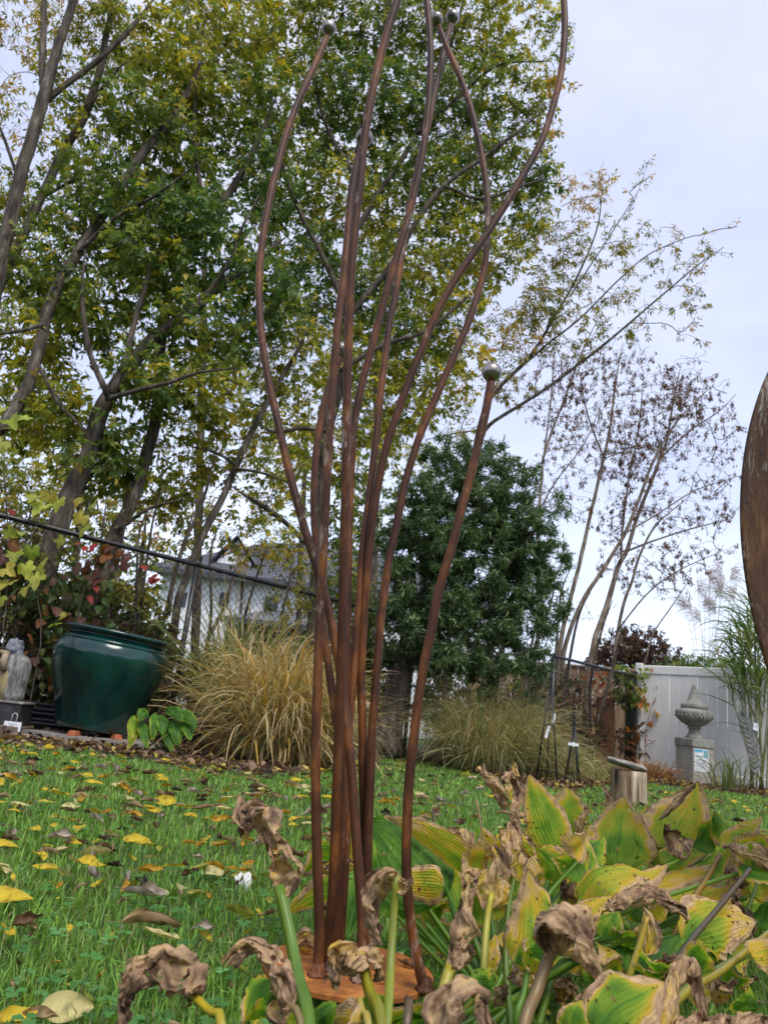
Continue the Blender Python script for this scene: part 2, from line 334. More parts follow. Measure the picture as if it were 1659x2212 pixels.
# clover and small broad weeds in the lawn
Nc = 2600; Y = .8 + 7.5 * rng.random(Nc) ** 1.5; X = (rng.random(Nc) * 1.3 - .64) * Y; pt = np.array([wnoise((x * 1.1, y * 1.1, 9)) for x, y in zip(X, Y)])
ok = (Y < edge(X) - .05) & (pt > .0); X, Y = X[ok], Y[ok]; Nc = len(X); V = []; F = []; C = []
cc = pick([(3, (.09, .25, .06)), (2, (.13, .32, .09)), (1, (.06, .17, .04))], Nc, .2)
a0 = rng.random(Nc) * 2 * PI; hz = rng.uniform(.02, .045, Nc); sz = rng.uniform(.004, .0085, Nc) * (1 + .08 * Y); n = 0
for k in range(3):
    a = a0 + k * 2 * PI / 3; dx, dy = np.cos(a), np.sin(a); px, py = -dy, dx
    pts = np.stack([np.stack([X + sz * (dx * u + px * s), Y + sz * (dy * u + py * s), hz + sz * q], 1) for u, s, q in ((0, 0, 0), (.9, -.85, .25), (1.7, -.6, .1), (1.55, 0, -.05), (1.7, .6, .1), (.9, .85, .25))], 1)
    V.append(pts.reshape(-1, 3)); f = np.array([[0, 1, 3], [1, 2, 3], [0, 3, 5], [3, 4, 5]]); F.append((f[None] + (np.arange(Nc) * 6)[:, None, None] + n).reshape(-1, 3)); n += Nc * 6; C.append(np.repeat(cc, 6, 0))
m = MB(); m.add(np.concatenate(V), [np.concatenate(F)], np.concatenate(C)); tag(m.build('clover', MT['grass_blade'], col=True), 'clover and low weeds among the lawn grass', 'clover', kind='stuff')

# ================================================================== FALLEN LEAVES
def dead_leaf_mesh(name, kind, seed):
    r = np.random.default_rng(seed); L = 1.0; nu, ns = 9, 5; curl = {'flat': .6, 'curl': 2.3, 'fold': 1.5}[kind[1]]; V = []; C = []; bend = r.uniform(-.9, 1.6); tw = r.uniform(-.7, .7)
    base = np.array(kind[0])
    for i in range(nu):
        u = i / (nu - 1); w = .26 * math.sin(PI * min(1, u ** .8 * .97 + .02)) ** .8 * kind[2] + .006
        if kind[3]: w *= 1 + .2 * math.sin(u * 14)          # lobed
        for j in range(ns):
            s = j / (ns - 1) * 2 - 1; cc = curl * (1 + .4 * math.sin(u * 5 + seed)); y = w * math.sin(cc * s) / max(cc, .1); z = w * (1 - math.cos(cc * s)) / max(cc, .1) * 1.2
            z += .12 * bend * (u * u * 2 - u) + .02 * wnoise((u * 4, s * 2, seed)) * (2 + curl); q = tw * (u - .5); y, z = y * math.cos(q) - z * math.sin(q), y * math.sin(q) + z * math.cos(q)
            V.append((u - .5, y, z)); mot = wnoise((u * 5, s * 2.5, seed + 3)); C.append(base * (1 + .35 * mot - .18 * abs(s)) if mot < .26 else base * .38)
    V = np.array(V); V[:, 2] -= V[:, 2].min()
    i, j = np.meshgrid(np.arange(nu - 1), np.arange(ns - 1), indexing='ij'); a = (i * ns + j).ravel(); m = MB(); m.add(V, [np.stack([a, a + 1, a + ns + 1, a + ns], 1)], np.array(C))
    st = np.array([[-.5, 0, V[ns // 2, 2]], [-.62, .02, .03], [-.75, .0, .04]]); m.tube(st, [.012, .009, .007], 4, col=base * .7)
    return m.mesh(name, MT['fallen'], col=True)
LK = {  # colour, form, width, lobed, label text
 'yellow': ((.60, .43, .03), 'flat', 1.0, 0), 'gold': ((.52, .30, .03), 'fold', .9, 0), 'pale': ((.60, .52, .22), 'flat', 1.15, 0), 'tan': ((.38, .26, .14), 'curl', 1.0, 0),
 'brown': ((.16, .09, .05), 'curl', 1.0, 1), 'pink': ((.46, .38, .31), 'curl', 1.2, 1), 'dark': ((.06, .04, .032), 'fold', 1.0, 1), 'olive': ((.36, .36, .06), 'fold', 1.0, 0)}
LTXT = {'yellow': 'bright yellow oval leaf lying flat', 'gold': 'folded golden leaf lying', 'pale': 'pale cream yellow leaf lying flat', 'tan': 'curled tan dry leaf lying', 'brown': 'curled brown lobed leaf lying', 'pink': 'pinkish grey lobed leaf lying', 'dark': 'dark brown crumpled leaf lying', 'olive': 'olive yellow folded leaf lying'}
LM = {k: [dead_leaf_mesh('fallen_leaf', v, 10 * i + q) for q in range(4)] for i, (k, v) in enumerate(LK.items())}
LV = []
def fallen(kind, x, y, L, rz, z=.03, tilt=(0, 0), label=None, q=None):
    o = bpy.data.objects.new('fallen_leaf', LM[kind][rng.integers(4) if q is None else q]); COL.objects.link(o)
    o.location = (x, y, z); o.scale = (L * .74, L * .74, L * .74); o.rotation_euler = (tilt[0], tilt[1], rz)
    LV.append((o, kind, L))
    side = 'left' if x < -.35 - .08 * y else ('centre' if x < .1 + .06 * y else 'right')
    band = 'near the camera' if y < 1.9 else ('in the middle of the lawn' if y < 3.6 else 'on the far part of the lawn')
    tag(o, label or f'{LTXT[kind]} on the grass {band}, {side} side', 'leaf', 'fallen leaves on the lawn'); return o
for kind, sx, sy, L, rz, tl, lab in (
    ('pale', 145, 2168, .075, .6, (.9, .1), 'large pale cream leaf standing up in the grass at the bottom left corner'),
    ('pink', 312, 1930, .10, .2, (.5, .2), 'large pinkish grey lobed leaf left of the tall curled hosta leaf'),
    ('yellow', 296, 1812, .085, .1, (.5, 0), 'bright yellow leaf tilted up in the grass in front of the green pot'),
    ('olive', 516, 1968, .085, 2.7, (.5, .1), 'lime yellow twisted leaf just left of the tall curled hosta stalk'),
    ('yellow', 20, 1935, .10, .3, (.4, 0), 'bright yellow leaf cut by the left edge of the picture'),
    ('tan', 330, 1992, .12, .25, (.3, 0), 'long brown curled leaf over a yellow one in the left foreground'),
    ('pale', 345, 2015, .085, 2.9, (.2, 0), 'long cream leaf beneath the brown curl in the left foreground'),
    ('yellow', 15, 2005, .06, 1.9, (.5, 0), 'small yellow leaf upright at the left picture edge'),
    ('yellow', 35, 2190, .06, .8, (.6, 0), 'crumpled yellow leaf in the bottom left corner of the lawn'),
    ('tan', 85, 2185, .055, .2, (.5, 0), 'small curled tan leaf beside the large pale cream leaf'),
    ('brown', 55, 1985, .07, 1.2, (.7, 0), 'rust brown lobed leaf standing near the left picture edge'),
    ('pink', 440, 2000, .05, .4, (.6, 0), 'small lilac grey leaf standing in the grass left of the curled stalk'),
    ('gold', 480, 1770, .09, .4, (.6, 0), 'orange brown lobed leaf standing behind the tall curled hosta leaf'),
    ('pale', 465, 1880, .075, 1.0, (.5, 0), 'cream leaf leaning on another beside the white fungus'),
    ('gold', 325, 1878, .07, .1, (.4, 0), 'golden leaf under a twisted brown one left of centre'),
    ('pink', 135, 1807, .085, .3, (.5, 0), 'greyish pink crumpled leaf on the lawn below the green pot'),
    ('yellow', 130, 1712, .10, 2.8, (.3, 0), 'long yellow leaf on the lawn straight below the green pot'),
    ('yellow', 205, 1690, .10, .0, (.2, 0), 'pale gold leaf on the grass by the edge of the pot bed')):
    p = G(sx, sy, .035); fallen(kind, p[0], p[1], L, rz, .03, tl, lab)
n_ind = 0; far_m = MB(); kk = list(LK); kw = np.array([5, 2.5, 3, 5, 3, 1.6, 1.6, 1.2]); kw /= kw.sum(); cand = []
while len(cand) < 1500:
    y = .75 + 8.2 * rng.random() ** 1.25; x = (rng.random() * 1.26 - .62) * y
    if y > edge(x) + .1: continue
    keep = .9 if x < .1 else .33
    if x > .1 and y > 3.5: keep = .5
    if rng.random() < keep * (.55 + .9 * max(0, .5 + wnoise((x * 1.3, y * 1.3, 4)))): cand.append((y, x))
cand.sort()
for i, (y, x) in enumerate(cand):
    k = kk[rng.choice(8, p=kw)]; L = rng.uniform(.03, .07) * (.62 if y < 1.5 else (.85 if y < 2.5 else 1.15))
    if i < 280: fallen(k, x, y, L, rng.random() * 6.28, rng.uniform(.008, .028), (rng.normal(0, .38), rng.normal(0, .38)))
    else:
        R = np.array(Matrix.Rotation(rng.random() * 6.28, 3, 'Z') @ Matrix.Rotation(rng.normal(0, .35), 3, 'X')) * L * 1.1
        me = LM[k][rng.integers(4)]; v = np.empty(len(me.vertices) * 3, np.float32); me.vertices.foreach_get('co', v); cl = np.empty(len(me.vertices) * 4, np.float32); me.attributes['Col'].data.foreach_get('color', cl)
        nu = 45; f = np.array([[a, a + 1, a + 6, a + 5] for r_ in range(8) for a in range(r_ * 5, r_ * 5 + 4)])
        far_m.add(v.reshape(-1, 3)[:nu] @ R.T + [x, y, .02], [f], cl.reshape(-1, 4)[:nu, :3])
# every leaf gets a label of its own: kind and size, what it lies nearest to, and its turn among its likes
def where(p):
    v = Vector(p) - Vector((0, 0, CAMH)); z = v.dot(_f); return 829.5 + FPX * v.dot(_r) / z, 1106 - FPX * v.dot(_u) / z
KT = {'yellow': 'flat bright yellow leaf', 'gold': 'folded golden leaf', 'pale': 'flat cream leaf', 'tan': 'curled tan leaf', 'brown': 'curled brown lobed leaf', 'pink': 'pinkish grey lobed leaf', 'dark': 'crumpled dark brown leaf', 'olive': 'folded olive yellow leaf'}
cells = {}
for o, kind, L in LV:
    if o['label'].startswith(LTXT[kind]):
        sx, sy = where(o.location); c = ('at far left' if sx < 120 else 'below the green pot' if sx < 300 else 'below the tan grass' if sx < 620 else 'around the rods' if sx < 940 else 'below the obelisks' if sx < 1280 else 'by the log stump')
        r_ = 'at the far lawn edge' if sy < 1690 else 'on the far lawn' if sy < 1750 else 'in mid lawn' if sy < 1850 else 'on the nearer lawn' if sy < 1930 else 'in the near grass' if sy < 2010 else 'in the foreground grass' if sy < 2090 else 'by the bottom edge' if sy < 2212 else 'just below the view'
        cells.setdefault((kind, c, r_), []).append((sx, o))
ORD = ['leftmost', 'second from left', 'third from left', 'fourth from left', 'fifth from left', 'sixth from left', 'seventh from left', 'eighth from left', 'ninth from left', 'tenth from left', 'eleventh from left', 'twelfth from left', 'thirteenth from left', 'fourteenth from left']
for (kind, c, r_), lst in cells.items():
    lst.sort(key=lambda q: q[0]); n = len(lst)
    for i, (sx, o) in enumerate(lst): o['label'] = f'{KT[kind]} {r_} {c}' + ('' if n == 1 else ', ' + ('rightmost' if i == n - 1 else ORD[min(i, 13)]))
tag(far_m.build('fallen_leaves', MT['fallen'], col=True), 'scatter of smaller yellow and brown leaves over the lawn', 'leaves', kind='stuff')
# leaf litter and bark over the bed
Nl = 9000; X = rng.uniform(-6.5, 10, Nl); Y = edge(X) + .02 + 3.2 * rng.random(Nl) ** 1.7; V = []; F = []; C = []
L = rng.uniform(.03, .075, Nl); an = rng.random(Nl) * 6.28; d = np.stack([np.cos(an), np.sin(an), rng.normal(0, .25, Nl)], 1); sd = np.stack([-np.sin(an), np.cos(an), rng.normal(0, .3, Nl)], 1)
P = np.stack([X, Y, rng.uniform(.014, .034, Nl)], 1); cc = pick([(5, (.12, .07, .045)), (3, (.22, .14, .085)), (2, (.32, .22, .13)), (1, (.45, .34, .10)), (.7, (.5, .40, .05)), (2, (.05, .03, .022))], Nl)
lw = (L * .3)[:, None]; L = L[:, None]; up = np.array([0, 0, 1.0])
V = np.stack([P, P + d * L * .5 + sd * lw + up * .014, P + d * L * .55 - up * .004, P + d * L * .5 - sd * lw + up * .012, P + d * L + up * .008], 1).reshape(-1, 3)
f = np.array([[0, 1, 2], [1, 4, 2], [2, 4, 3], [0, 2, 3]]); m = MB(); m.add(V, [(f[None] + (np.arange(Nl) * 5)[:, None, None]).reshape(-1, 3)], np.repeat(cc, 5, 0))
tag(m.build('leaf_litter', MT['fallen'], col=True), 'brown leaf litter and bark over the garden bed', 'leaf litter', kind='stuff')
# white fungus tuft
p = G(533, 1905, .02); t = thing('white_fungus', (p[0], p[1], 0), 'small cluster of white fungus in the grass left of the rusty rods', 'mushroom')
m = MB()
for k in range(13):
    q = p + np.array([rng.normal(0, .010), rng.normal(0, .007), 0]); h = rng.uniform(.022, .038); m.tube([q * [1, 1, 0], q * [1, 1, 0] + [rng.normal(0, .004), 0, h * .6], q * [1, 1, 0] + [rng.normal(0, .006), 0, h]], [.0022, .004, .0024], 6)
m.build('fungus_stalks', MT['fungus'], t)

# ================================================================== TALL ROD SCULPTURE
ZP = .062
pc = G(752, 2088, ZP); PR = .5 * (G(935, 2092, ZP)[0] - G(570, 2075, ZP)[0])
sc = thing('rod_sculpture', (pc[0], pc[1], 0), 'tall rusted steel sculpture of bent rods with balls rising from a round plate', 'sculpture')
m = MB(); m.lathe([(0.001, ZP - .007), (PR - .001, ZP - .007), (PR, ZP - .006), (PR, ZP - .001), (PR - .001, ZP), (.001, ZP)], (pc[0], pc[1], 0), 72)
m.build('base_plate', MT['rust_plate'], sc, smooth=False)
m = MB(); m.tube([[pc[0] - .012, pc[1] - .02, -.03], [pc[0] - .012, pc[1] - .02, ZP - .007]], .011, 12); m.build('ground_stake', MT['rust_rod'], sc)
RODS = [  # (points, bend towards +/- depth at the top, radius, has ball)
 ('R1', [(777, 2119), (779, 2080), (783, 2026), (780, 1940), (770, 1817), (761, 1680), (748, 1560), (735, 1450), (722, 1380), (705, 1290), (685, 1228), (655, 1130), (625, 1020), (600, 910), (578, 810), (565, 720), (560, 620), (566, 530), (583, 430), (610, 320), (640, 230), (683, 135), (706, 80)], .20, .0065, 1, (711, 61)),
 ('R2', [(733, 2066), (736, 2017), (743, 1909), (748, 1800), (744, 1690), (735, 1610), (724, 1540), (710, 1440), (700, 1372), (692, 1280), (684, 1186), (679, 1114), (679, 1042), (684, 970), (698, 883), (713, 830), (730, 785), (738, 768)], .16, .0062, 1, (740, 757)),
 ('R3', [(685, 2108), (690, 2030), (689, 1950), (685, 1850), (683, 1750), (682, 1650), (684, 1550), (687, 1450), (690, 1350), (696, 1250), (703, 1100), (710, 970), (718, 844), (725, 754), (733, 670), (747, 555), (759, 416), (773, 345), (783, 312)], .07, .0065, 1, (787, 297)),
 ('R4', [(706, 2095), (709, 2026), (718, 1940), (724, 1817), (728, 1690), (732, 1594), (735, 1502), (738, 1409), (741, 1286), (743, 1200), (747, 1042), (748, 934), (751, 790), (754, 690), (761, 555), (770, 462), (780, 370), (789, 287), (807, 185), (830, 92), (858, 0), (885, -90), (915, -170)], -.10, .0066, 1, (920, -186)),
 ('R5', [(720, 2060), (728, 1950), (735, 1850), (741, 1750), (745, 1600), (748, 1450), (750, 1330), (752, 1200), (756, 1060), (760, 988), (765, 916), (778, 844), (799, 765), (820, 685), (852, 570), (877, 486), (895, 416), (914, 324), (925, 231), (930, 139), (928, 69), (921, 0), (908, -100), (900, -170)], .0, .0064, 1, (899, -186)),
 ('R6', [(724, 2075), (727, 2000), (733, 1909), (741, 1786), (747, 1690), (750, 1625), (757, 1533), (763, 1460), (769, 1378), (777, 1286), (783, 1193), (794, 1105), (801, 1042), (810, 970), (821, 862), (832, 772), (841, 700), (856, 624), (868, 546), (882, 460), (905, 350), (928, 255), (942, 185), (960, 106), (974, 54)], .17, .0062, 1, (977, 37)),
 ('R7', [(790, 2060), (791, 2000), (791, 1924), (788, 1786), (784, 1680), (783, 1563), (780, 1480), (781, 1420), (784, 1363), (789, 1286), (796, 1200), (806, 1114), (822, 1020), (837, 955), (859, 891), (882, 826), (911, 754), (935, 695), (960, 643), (997, 583), (1043, 518), (1076, 467), (1108, 416), (1145, 351), (1173, 296), (1196, 222), (1212, 153), (1219, 69), (1217, 0), (1205, -100), (1185, -180)], .02, .0066, 1, (1181, -196)),
 ('R8', [(800, 2075), (792, 2010), (793, 1909), (796, 1786), (800, 1690), (803, 1600), (807, 1540), (811, 1486), (817, 1409), (823, 1332), (832, 1265), (842, 1200), (857, 1132), (871, 1060), (886, 1006), (907, 941), (943, 855), (979, 772), (1010, 700), (1030, 640), (1046, 578), (1053, 500), (1053, 439), (1046, 370), (1032, 296), (1016, 231), (992, 162), (967, 106), (948, 58)], .12, .0064, 1, (942, 42)),
 ('R9', [(918, 2140), (906, 2094), (891, 2017), (880, 1924), (878, 1847), (880, 1755), (886, 1662), (894, 1594), (903, 1517), (915, 1440), (931, 1363), (949, 1270), (975, 1186), (993, 1114), (1012, 1042), (1026, 988), (1047, 898), (1061, 822)], .03, .0064, 1, (1062, 804))]
for nm, pts, dy, r, ball, bc in RODS:
    b = G(*pts[0], ZP); y0 = b[1]; top = ray(*pts[-1]); P = []
    for (x, y) in pts:
        w = np.clip((pts[0][1] - y) / 2100.0, 0, 1); P.append(A(x, y, y0 + dy * w ** 1.2))
    P[0] = b + [0, 0, -.001]
    C = smooth_path(P, 90); m = MB(); m.tube(C, r, 14); ro = m.build('rod', MT['rust_rod'], sc)
    m = MB(); m.lathe([(r * 2.0, 0), (r * 1.65, .003), (r * 1.25, .007), (r * 1.02, .014)], b, 20, wob=lambda a, k: 1 + .1 * np.sin(a * 5 + k) + .06 * np.sin(a * 11)); m.build('weld', MT['rust_rod'], ro)
    w = np.clip((pts[0][1] - bc[1]) / 2100.0, 0, 1); q = A(*bc, y0 + dy * w ** 1.2); R = .0152; th = np.linspace(0, PI, 20)
    m = MB(); m.lathe(np.stack([np.sin(th) * R + 1e-5, -np.cos(th) * R], 1), q, 28); m.build('ball', MT['steel_ball'], ro)

for kx, ky, kd, lb in ((.045, -.055, 'tan', 'small curled tan leaf lying on the round rusty plate near its front edge'), (-.06, .03, 'gold', 'small folded gold leaf lying on the round rusty plate behind the rods'), (.075, .02, 'brown', 'small curled brown leaf lying on the rusty plate near the rightmost rod')):
    o = fallen(kd, pc[0] + kx, pc[1] + ky, .034, rng.random() * 6, ZP + .0015, (0, 0), lb); o['group'] = 'leaves on the plate'
# second sculpture, cut by the right edge of the picture: a pointed blade of rusted plate on a stake
Y2 = 1.05; e1 = A(1597, 1090, Y2); k2 = M(1597, 1090, Y2); Rr = 850 * k2; hw = 300 * k2; hh = math.sqrt(Rr ** 2 - (Rr - hw) ** 2)
bl = thing('blade_sculpture', (e1[0] + hw, Y2, 0), 'large rusted steel blade with pale worn edge at the right picture edge', 'sculpture')
vr = np.array([math.sin(.04), 0, math.cos(.04)]); rt = np.array([math.cos(.04), .25, -math.sin(.04)]); rt /= np.linalg.norm(rt); nn = np.cross(rt, vr); m = MB(); nu, ns = 48, 16; V = []
ctr = e1 + rt * hw
for side in (0, 1):
    for i in range(nu + 1):
        t = (i / nu * 2 - 1) * hh * .999; wd = max(math.sqrt(Rr ** 2 - t ** 2) - (Rr - hw), 0)
        for j in range(ns + 1):
            s = j / ns * 2 - 1; dome = .05 * (1 - s * s) * (wd / hw)
            V.append(ctr + vr * t + rt * (wd * s) + nn * (-dome + (.006 if side else 0)))
i, j = np.meshgrid(np.arange(nu), np.arange(ns), indexing='ij'); a = (i * (ns + 1) + j).ravel(); o_ = (nu + 1) * (ns + 1); q = np.stack([a, a + 1, a + ns + 2, a + ns + 1], 1)
e = np.arange(nu) * (ns + 1); f = e + ns
m.add(V, [q, q[:, ::-1] + o_, np.stack([e, e + ns + 1, e + ns + 1 + o_, e + o_], 1), np.stack([f + o_, f + ns + 1 + o_, f + ns + 1, f], 1)]); m.build('steel_blade', MT['rust_sheet'], bl)
m = MB(); lo = ctr - vr * hh; m.tube([lo + vr * .05 + nn * .012, [lo[0], lo[1], -.05]], .014, 14); m.build('support_rod', MT['rust_rod'], bl)

# ================================================================== BLACK CHAIN-LINK FENCE
FH = 1.62
f0 = G(20, 1118, FH); f1 = G(1372, 1461, FH); fd = unit((f1 - f0) * [1, 1, 0]); fl = float(np.linalg.norm((f1 - f0)[:2])); fn = np.array([fd[1], -fd[0], 0])
fence = thing('chain_link_fence', (f0[0], f0[1], 0), 'long black chain-link fence running behind the garden bed up to the white fence', 'fence')
PRE = 2.4
def fp(s, z): return f0 * [1, 1, 0] + fd * s + [0, 0, z]
m = MB(); m.tube([fp(-PRE, FH), fp(2, FH + .004), fp(fl * .5, FH - .006), fp(fl, FH)], .022, 10); m.build('top_rail', MT['black_metal'], fence)
_p1 = G(420, 1222, FH); _p2 = G(1166, 1416, FH)
s1 = float((_p1 - f0) @ fd); s2 = float((_p2 - f0) @ fd); posts = [-PRE + .1, s1, (s1 + s2) / 2, s2, fl]
for i, s in enumerate(posts):
    last = i == len(posts) - 1; m = MB(); r = .038 if last else .025
    m.tube([fp(s, -.05) - fn * .0, fp(s, FH + (.06 if last else -.02))], r, 12); po = m.build('post', MT['black_metal'], fence)
    m = MB(); m.lathe([(r * 1.15, -.03), (r * 1.15, .0), (r * .8, .02), (.002, .03)], fp(s, FH + (.065 if last else .022)), 14); m.build('post_cap', MT['black_metal'], po)
P = .0365
for i in range(len(posts) - 1):
    a, b = posts[i] + .03, posts[i + 1] - .03; nw = int((b - a) / P); nk = int(1.54 / P); m = MB(); V = []; F = []
    for w in range(nw):
        k = np.arange(nk + 1); s = a + P * (w + ((k + w) % 2)) + .003 * np.sin(k * .7 + w); z = .05 + k * (1.56 / nk); off = .0025 * (-1.0) ** (k + w)
        c = f0 * [1, 1, 0] + fd * s[:, None] + fn * (off[:, None] - .028) + np.stack([0 * s, 0 * s, z], 1); rr = .0030
        ring = np.stack([c + fn * rr * 1.2, c + fd * rr - fn * rr * .7, c - fd * rr - fn * rr * .7], 1).reshape(-1, 3)
        base = w * (nk + 1) * 3; kk_ = np.arange(nk)[:, None] * 3; j = np.arange(3)[None]; j2 = (j + 1) % 3
        F.append((np.stack([kk_ + j, kk_ + j2, kk_ + 3 + j2, kk_ + 3 + j], -1) + base).reshape(-1, 4)); V.append(ring)
    m.add(np.concatenate(V), [np.concatenate(F)]); tag(m.build('chain_link_mesh', MT['wire'], fence), kind='stuff')

# ================================================================== WHITE VINYL FENCE
WH = 1.83
w0 = G(1388, 1437, WH); w1 = G(1659, 1447, WH); wd = unit((w1 - w0) * [1, 1, 0]); wl_ = float(np.linalg.norm((w1 - w0)[:2])) + 2.5; ang = math.atan2(wd[1], wd[0]); wnrm = np.array([wd[1], -wd[0], 0])
wf = thing('white_fence', (w0[0], w0[1], 0), 'white vinyl privacy fence behind the stone urn', 'fence')
def wp(s, z, o=0): return w0 * [1, 1, 0] + wd * s + wnrm * o + [0, 0, z]
m = MB(); m.box(wp(wl_ / 2, WH - .075), (wl_, .055, .15), ang, bev=.012); m.build('top_rail', MT['white_vinyl'], wf, smooth=False)
m = MB(); m.box(wp(wl_ / 2, .10), (wl_, .055, .14), ang, bev=.012); m.build('bottom_rail', MT['white_vinyl'], wf, smooth=False)
m = MB(); m.box(wp(-.055, .93, .0), (.115, .115, 1.86), ang, bev=.01); m.build('post', MT['white_vinyl'], wf, smooth=False)
m = MB(); m.box((0, 0, 0), (.147, .024, WH - .32), ang, bev=.006); pm = m.mesh('plank', MT['white_vinyl'], smooth=False)
s = .08; k = 0
while s < wl_:
    o = bpy.data.objects.new('plank', pm); COL.objects.link(o); o.parent = wf; o.location = Vector(wp(s, (WH - .15 + .17) / 2, .002 * ((k * 7) % 3 - 1))) - wf.location; s += .1525; k += 1
# mossy timber post between the two fences
q = wp(-.22, .8, .03); t = thing('timber_post', (q[0], q[1], 0), 'dark green weathered timber post between the black and the white fence', 'post')
m = MB(); m.box(q, (.12, .09, 1.66), ang, bev=.008)
MT['mossy'] = mat('mossy', [(.3, (.03, .04, .018)), (.55, (.07, .085, .035)), (.75, (.14, .14, .08))], 12, 8, .9, .4, 50, stretch=(2, 2, .3)); m.build('post_body', MT['mossy'], t, smooth=False)
m = MB(); m.box(q + [0, 0, .84], (.13, .1, .02), ang, bev=.004); m.build('post_top', MT['mossy'], t, smooth=False)

# ================================================================== GREEN POT
pb = G(192, 1600, .02); PY = pb[1] + .12; pk = M(192, 1500, PY); px_ = A(192, 1603, PY)[0] + .0; PZ = .098
# flagstone under it
st = thing('flagstone', (px_, PY, 0), 'flat grey irregular flagstone under the green pot', 'stone')
r_ = np.random.default_rng(3); a = np.linspace(0, 2 * PI, 17)[:-1]; rr = .42 * (1 + .08 * r_.normal(size=16)); poly = np.stack([px_ + .07 + np.cos(a) * rr * 1.05, PY - .02 + np.sin(a) * rr * .85], 1)
m = MB(); m.prism(poly, -.02, .044); m.prism(poly * .985 + np.array([px_, PY]) * .015, .044, .052); m.build('stone_slab', MT['slate'], st, smooth=False)
H = 208 * pk; RM = 121 * pk
prof = [(.58 * RM, 0), (.63 * RM, .012), (.675 * RM, .10 * H), (.79 * RM, .28 * H), (.90 * RM, .46 * H), (.97 * RM, .60 * H), (1.0 * RM, .71 * H), (.985 * RM, .79 * H), (.93 * RM, .86 * H), (.86 * RM, .905 * H), (.825 * RM, .925 * H), (.83 * RM, .938 * H), (.90 * RM, .948 * H), (.935 * RM, .958 * H), (.945 * RM, .972 * H), (.93 * RM, .986 * H), (.88 * RM, .992 * H), (.80 * RM, .985 * H), (.77 * RM, .95 * H), (.80 * RM, .85 * H), (.86 * RM, .6 * H), (.6 * RM, .3 * H), (.01, .28 * H)]
pp = np.array(prof); tt = np.linspace(0, 1, len(pp)); fine = smooth_path(np.c_[pp, np.zeros(len(pp))], 90)[:, :2]; fine[:, 0] = np.maximum(fine[:, 0], .002)
MT['glaze'] = mat('glaze', [(.28, (.001, .010, .011)), (.5, (.002, .024, .021)), (.68, (.003, .055, .042))], 2.6, 7, .16, .025, 9, stretch=(1, 1, .45), spec=.5, coat=.25)
gp = thing('garden_pot', (px_, PY, PZ), 'large dark green glazed garden pot with a wide rim', 'pot')
RT = rotmat((0, 1, 0), .085)
m = MB(); m.lathe(fine[:int(90 * .42)], (px_, PY, PZ), 72, R=RT); m.build('pot_body', MT['glaze'], gp)
m = MB(); m.lathe(fine[int(90 * .42) - 1:], (px_, PY, PZ), 72, R=RT); m.build('pot_rim', MT['glaze'], gp)
def pot_foot(x, y, rz, lab):
    t = thing('pot_foot', (x, y, .052), lab, 'pot foot', 'terracotta pot feet')
    R = np.array(Matrix.Rotation(rz, 3, 'Z')); m = MB()
    for k, (d, h) in enumerate(((.13, .0), (.105, .0075), (.085, .0145))): m.box(R @ np.array([0, -.02 + .0 * k, .0]) + [x, y, 0.052 + .0055 + h * 1.5], (.056 - .004 * k, d, .0105), R=R, bev=.002)
    m.build('foot_step', MT['terracotta'], t, smooth=False)
for s, lab in (((172, 1607), 'stepped terracotta foot under the left side of the green pot'), ((246, 1611), 'stepped terracotta foot under the right side of the green pot')):
    q = A(*s, PY - .14); dx = q[0] - px_; pot_foot(q[0], PY - math.sqrt(max(.0, (.66 * RM) ** 2 - dx ** 2)) + .02, math.atan2(dx, .25) * .8, lab)
pot_foot(px_ + .02, PY + .2, 3.1, 'stepped terracotta foot at the back of the green pot')
# coil of black hose behind the pot
hq = A(80, 1525, PY + .45); t = thing('garden_hose', (hq[0], hq[1], 0), 'coil of black garden hose lying behind the green pot', 'hose')
th = np.linspace(0, 7 * 2 * PI, 260); rr = .46 + .02 * np.sin(th * .37); m = MB(); m.tube(np.stack([hq[0] + .12 + rr * np.cos(th) * 1.1, hq[1] + .12 + rr * .62 * np.sin(th), .05 + .026 * th / (2 * PI) + .012 * np.sin(th * 1.7)], 1), .0165, 8); m.build('hose_coil', MT['hose'], t)

# ================================================================== CARVED STONE FIGURE (cut by the left edge)
SY = PY - .15; sk = M(20, 1500, SY)
bq = A(14, 1600, SY); bx, by = bq[0], SY
t = thing('brick_base', (bx, by, 0), 'dark brick base under the black plinth at the left edge', 'brick'); m = MB(); m.box((bx, by, .035), (68 * sk, .3, .07), .06, bev=.006); m.build('brick', MT['brick_dark'], t, smooth=False)
fz = A(20, 1513, SY)[2]; ph = fz - .071 - .016
t = thing('plinth', (bx, by, .07), 'black square plinth with a white card, at the left edge', 'plinth'); m = MB(); m.box((bx, by, .071 + ph / 2), (56 * sk, .24, ph), .06, bev=.004); m.build('plinth_block', MT['plinth'], t, smooth=False)
m = MB(); m.box((bx, by, .071 + ph + .008), (62 * sk, .26, .016), .06, bev=.004); m.build('plinth_top', MT['slate'], t, smooth=False)
cq = A(27.5, 1569, SY - .135); cw = 35 * sk; t = thing('price_card', cq, 'white price card hanging on a wire loop from the black plinth', 'card')
R6 = rotmat((0, 0, 1), .06); m = MB(); m.box(cq, (cw, .002, 19 * sk), .06); m.build('card_sheet', MT['paper'], t, smooth=False)
for k in range(4): m = MB(); m.box(cq + [(-.1 if k % 2 else .0) * cw * .3, -.0022, (5 - 3.2 * k) * sk], (cw * (.55, .3, .5, .35)[k], .0012, .9 * sk), .06); m.build('print_line', MT['ink_grey'], t, smooth=False)
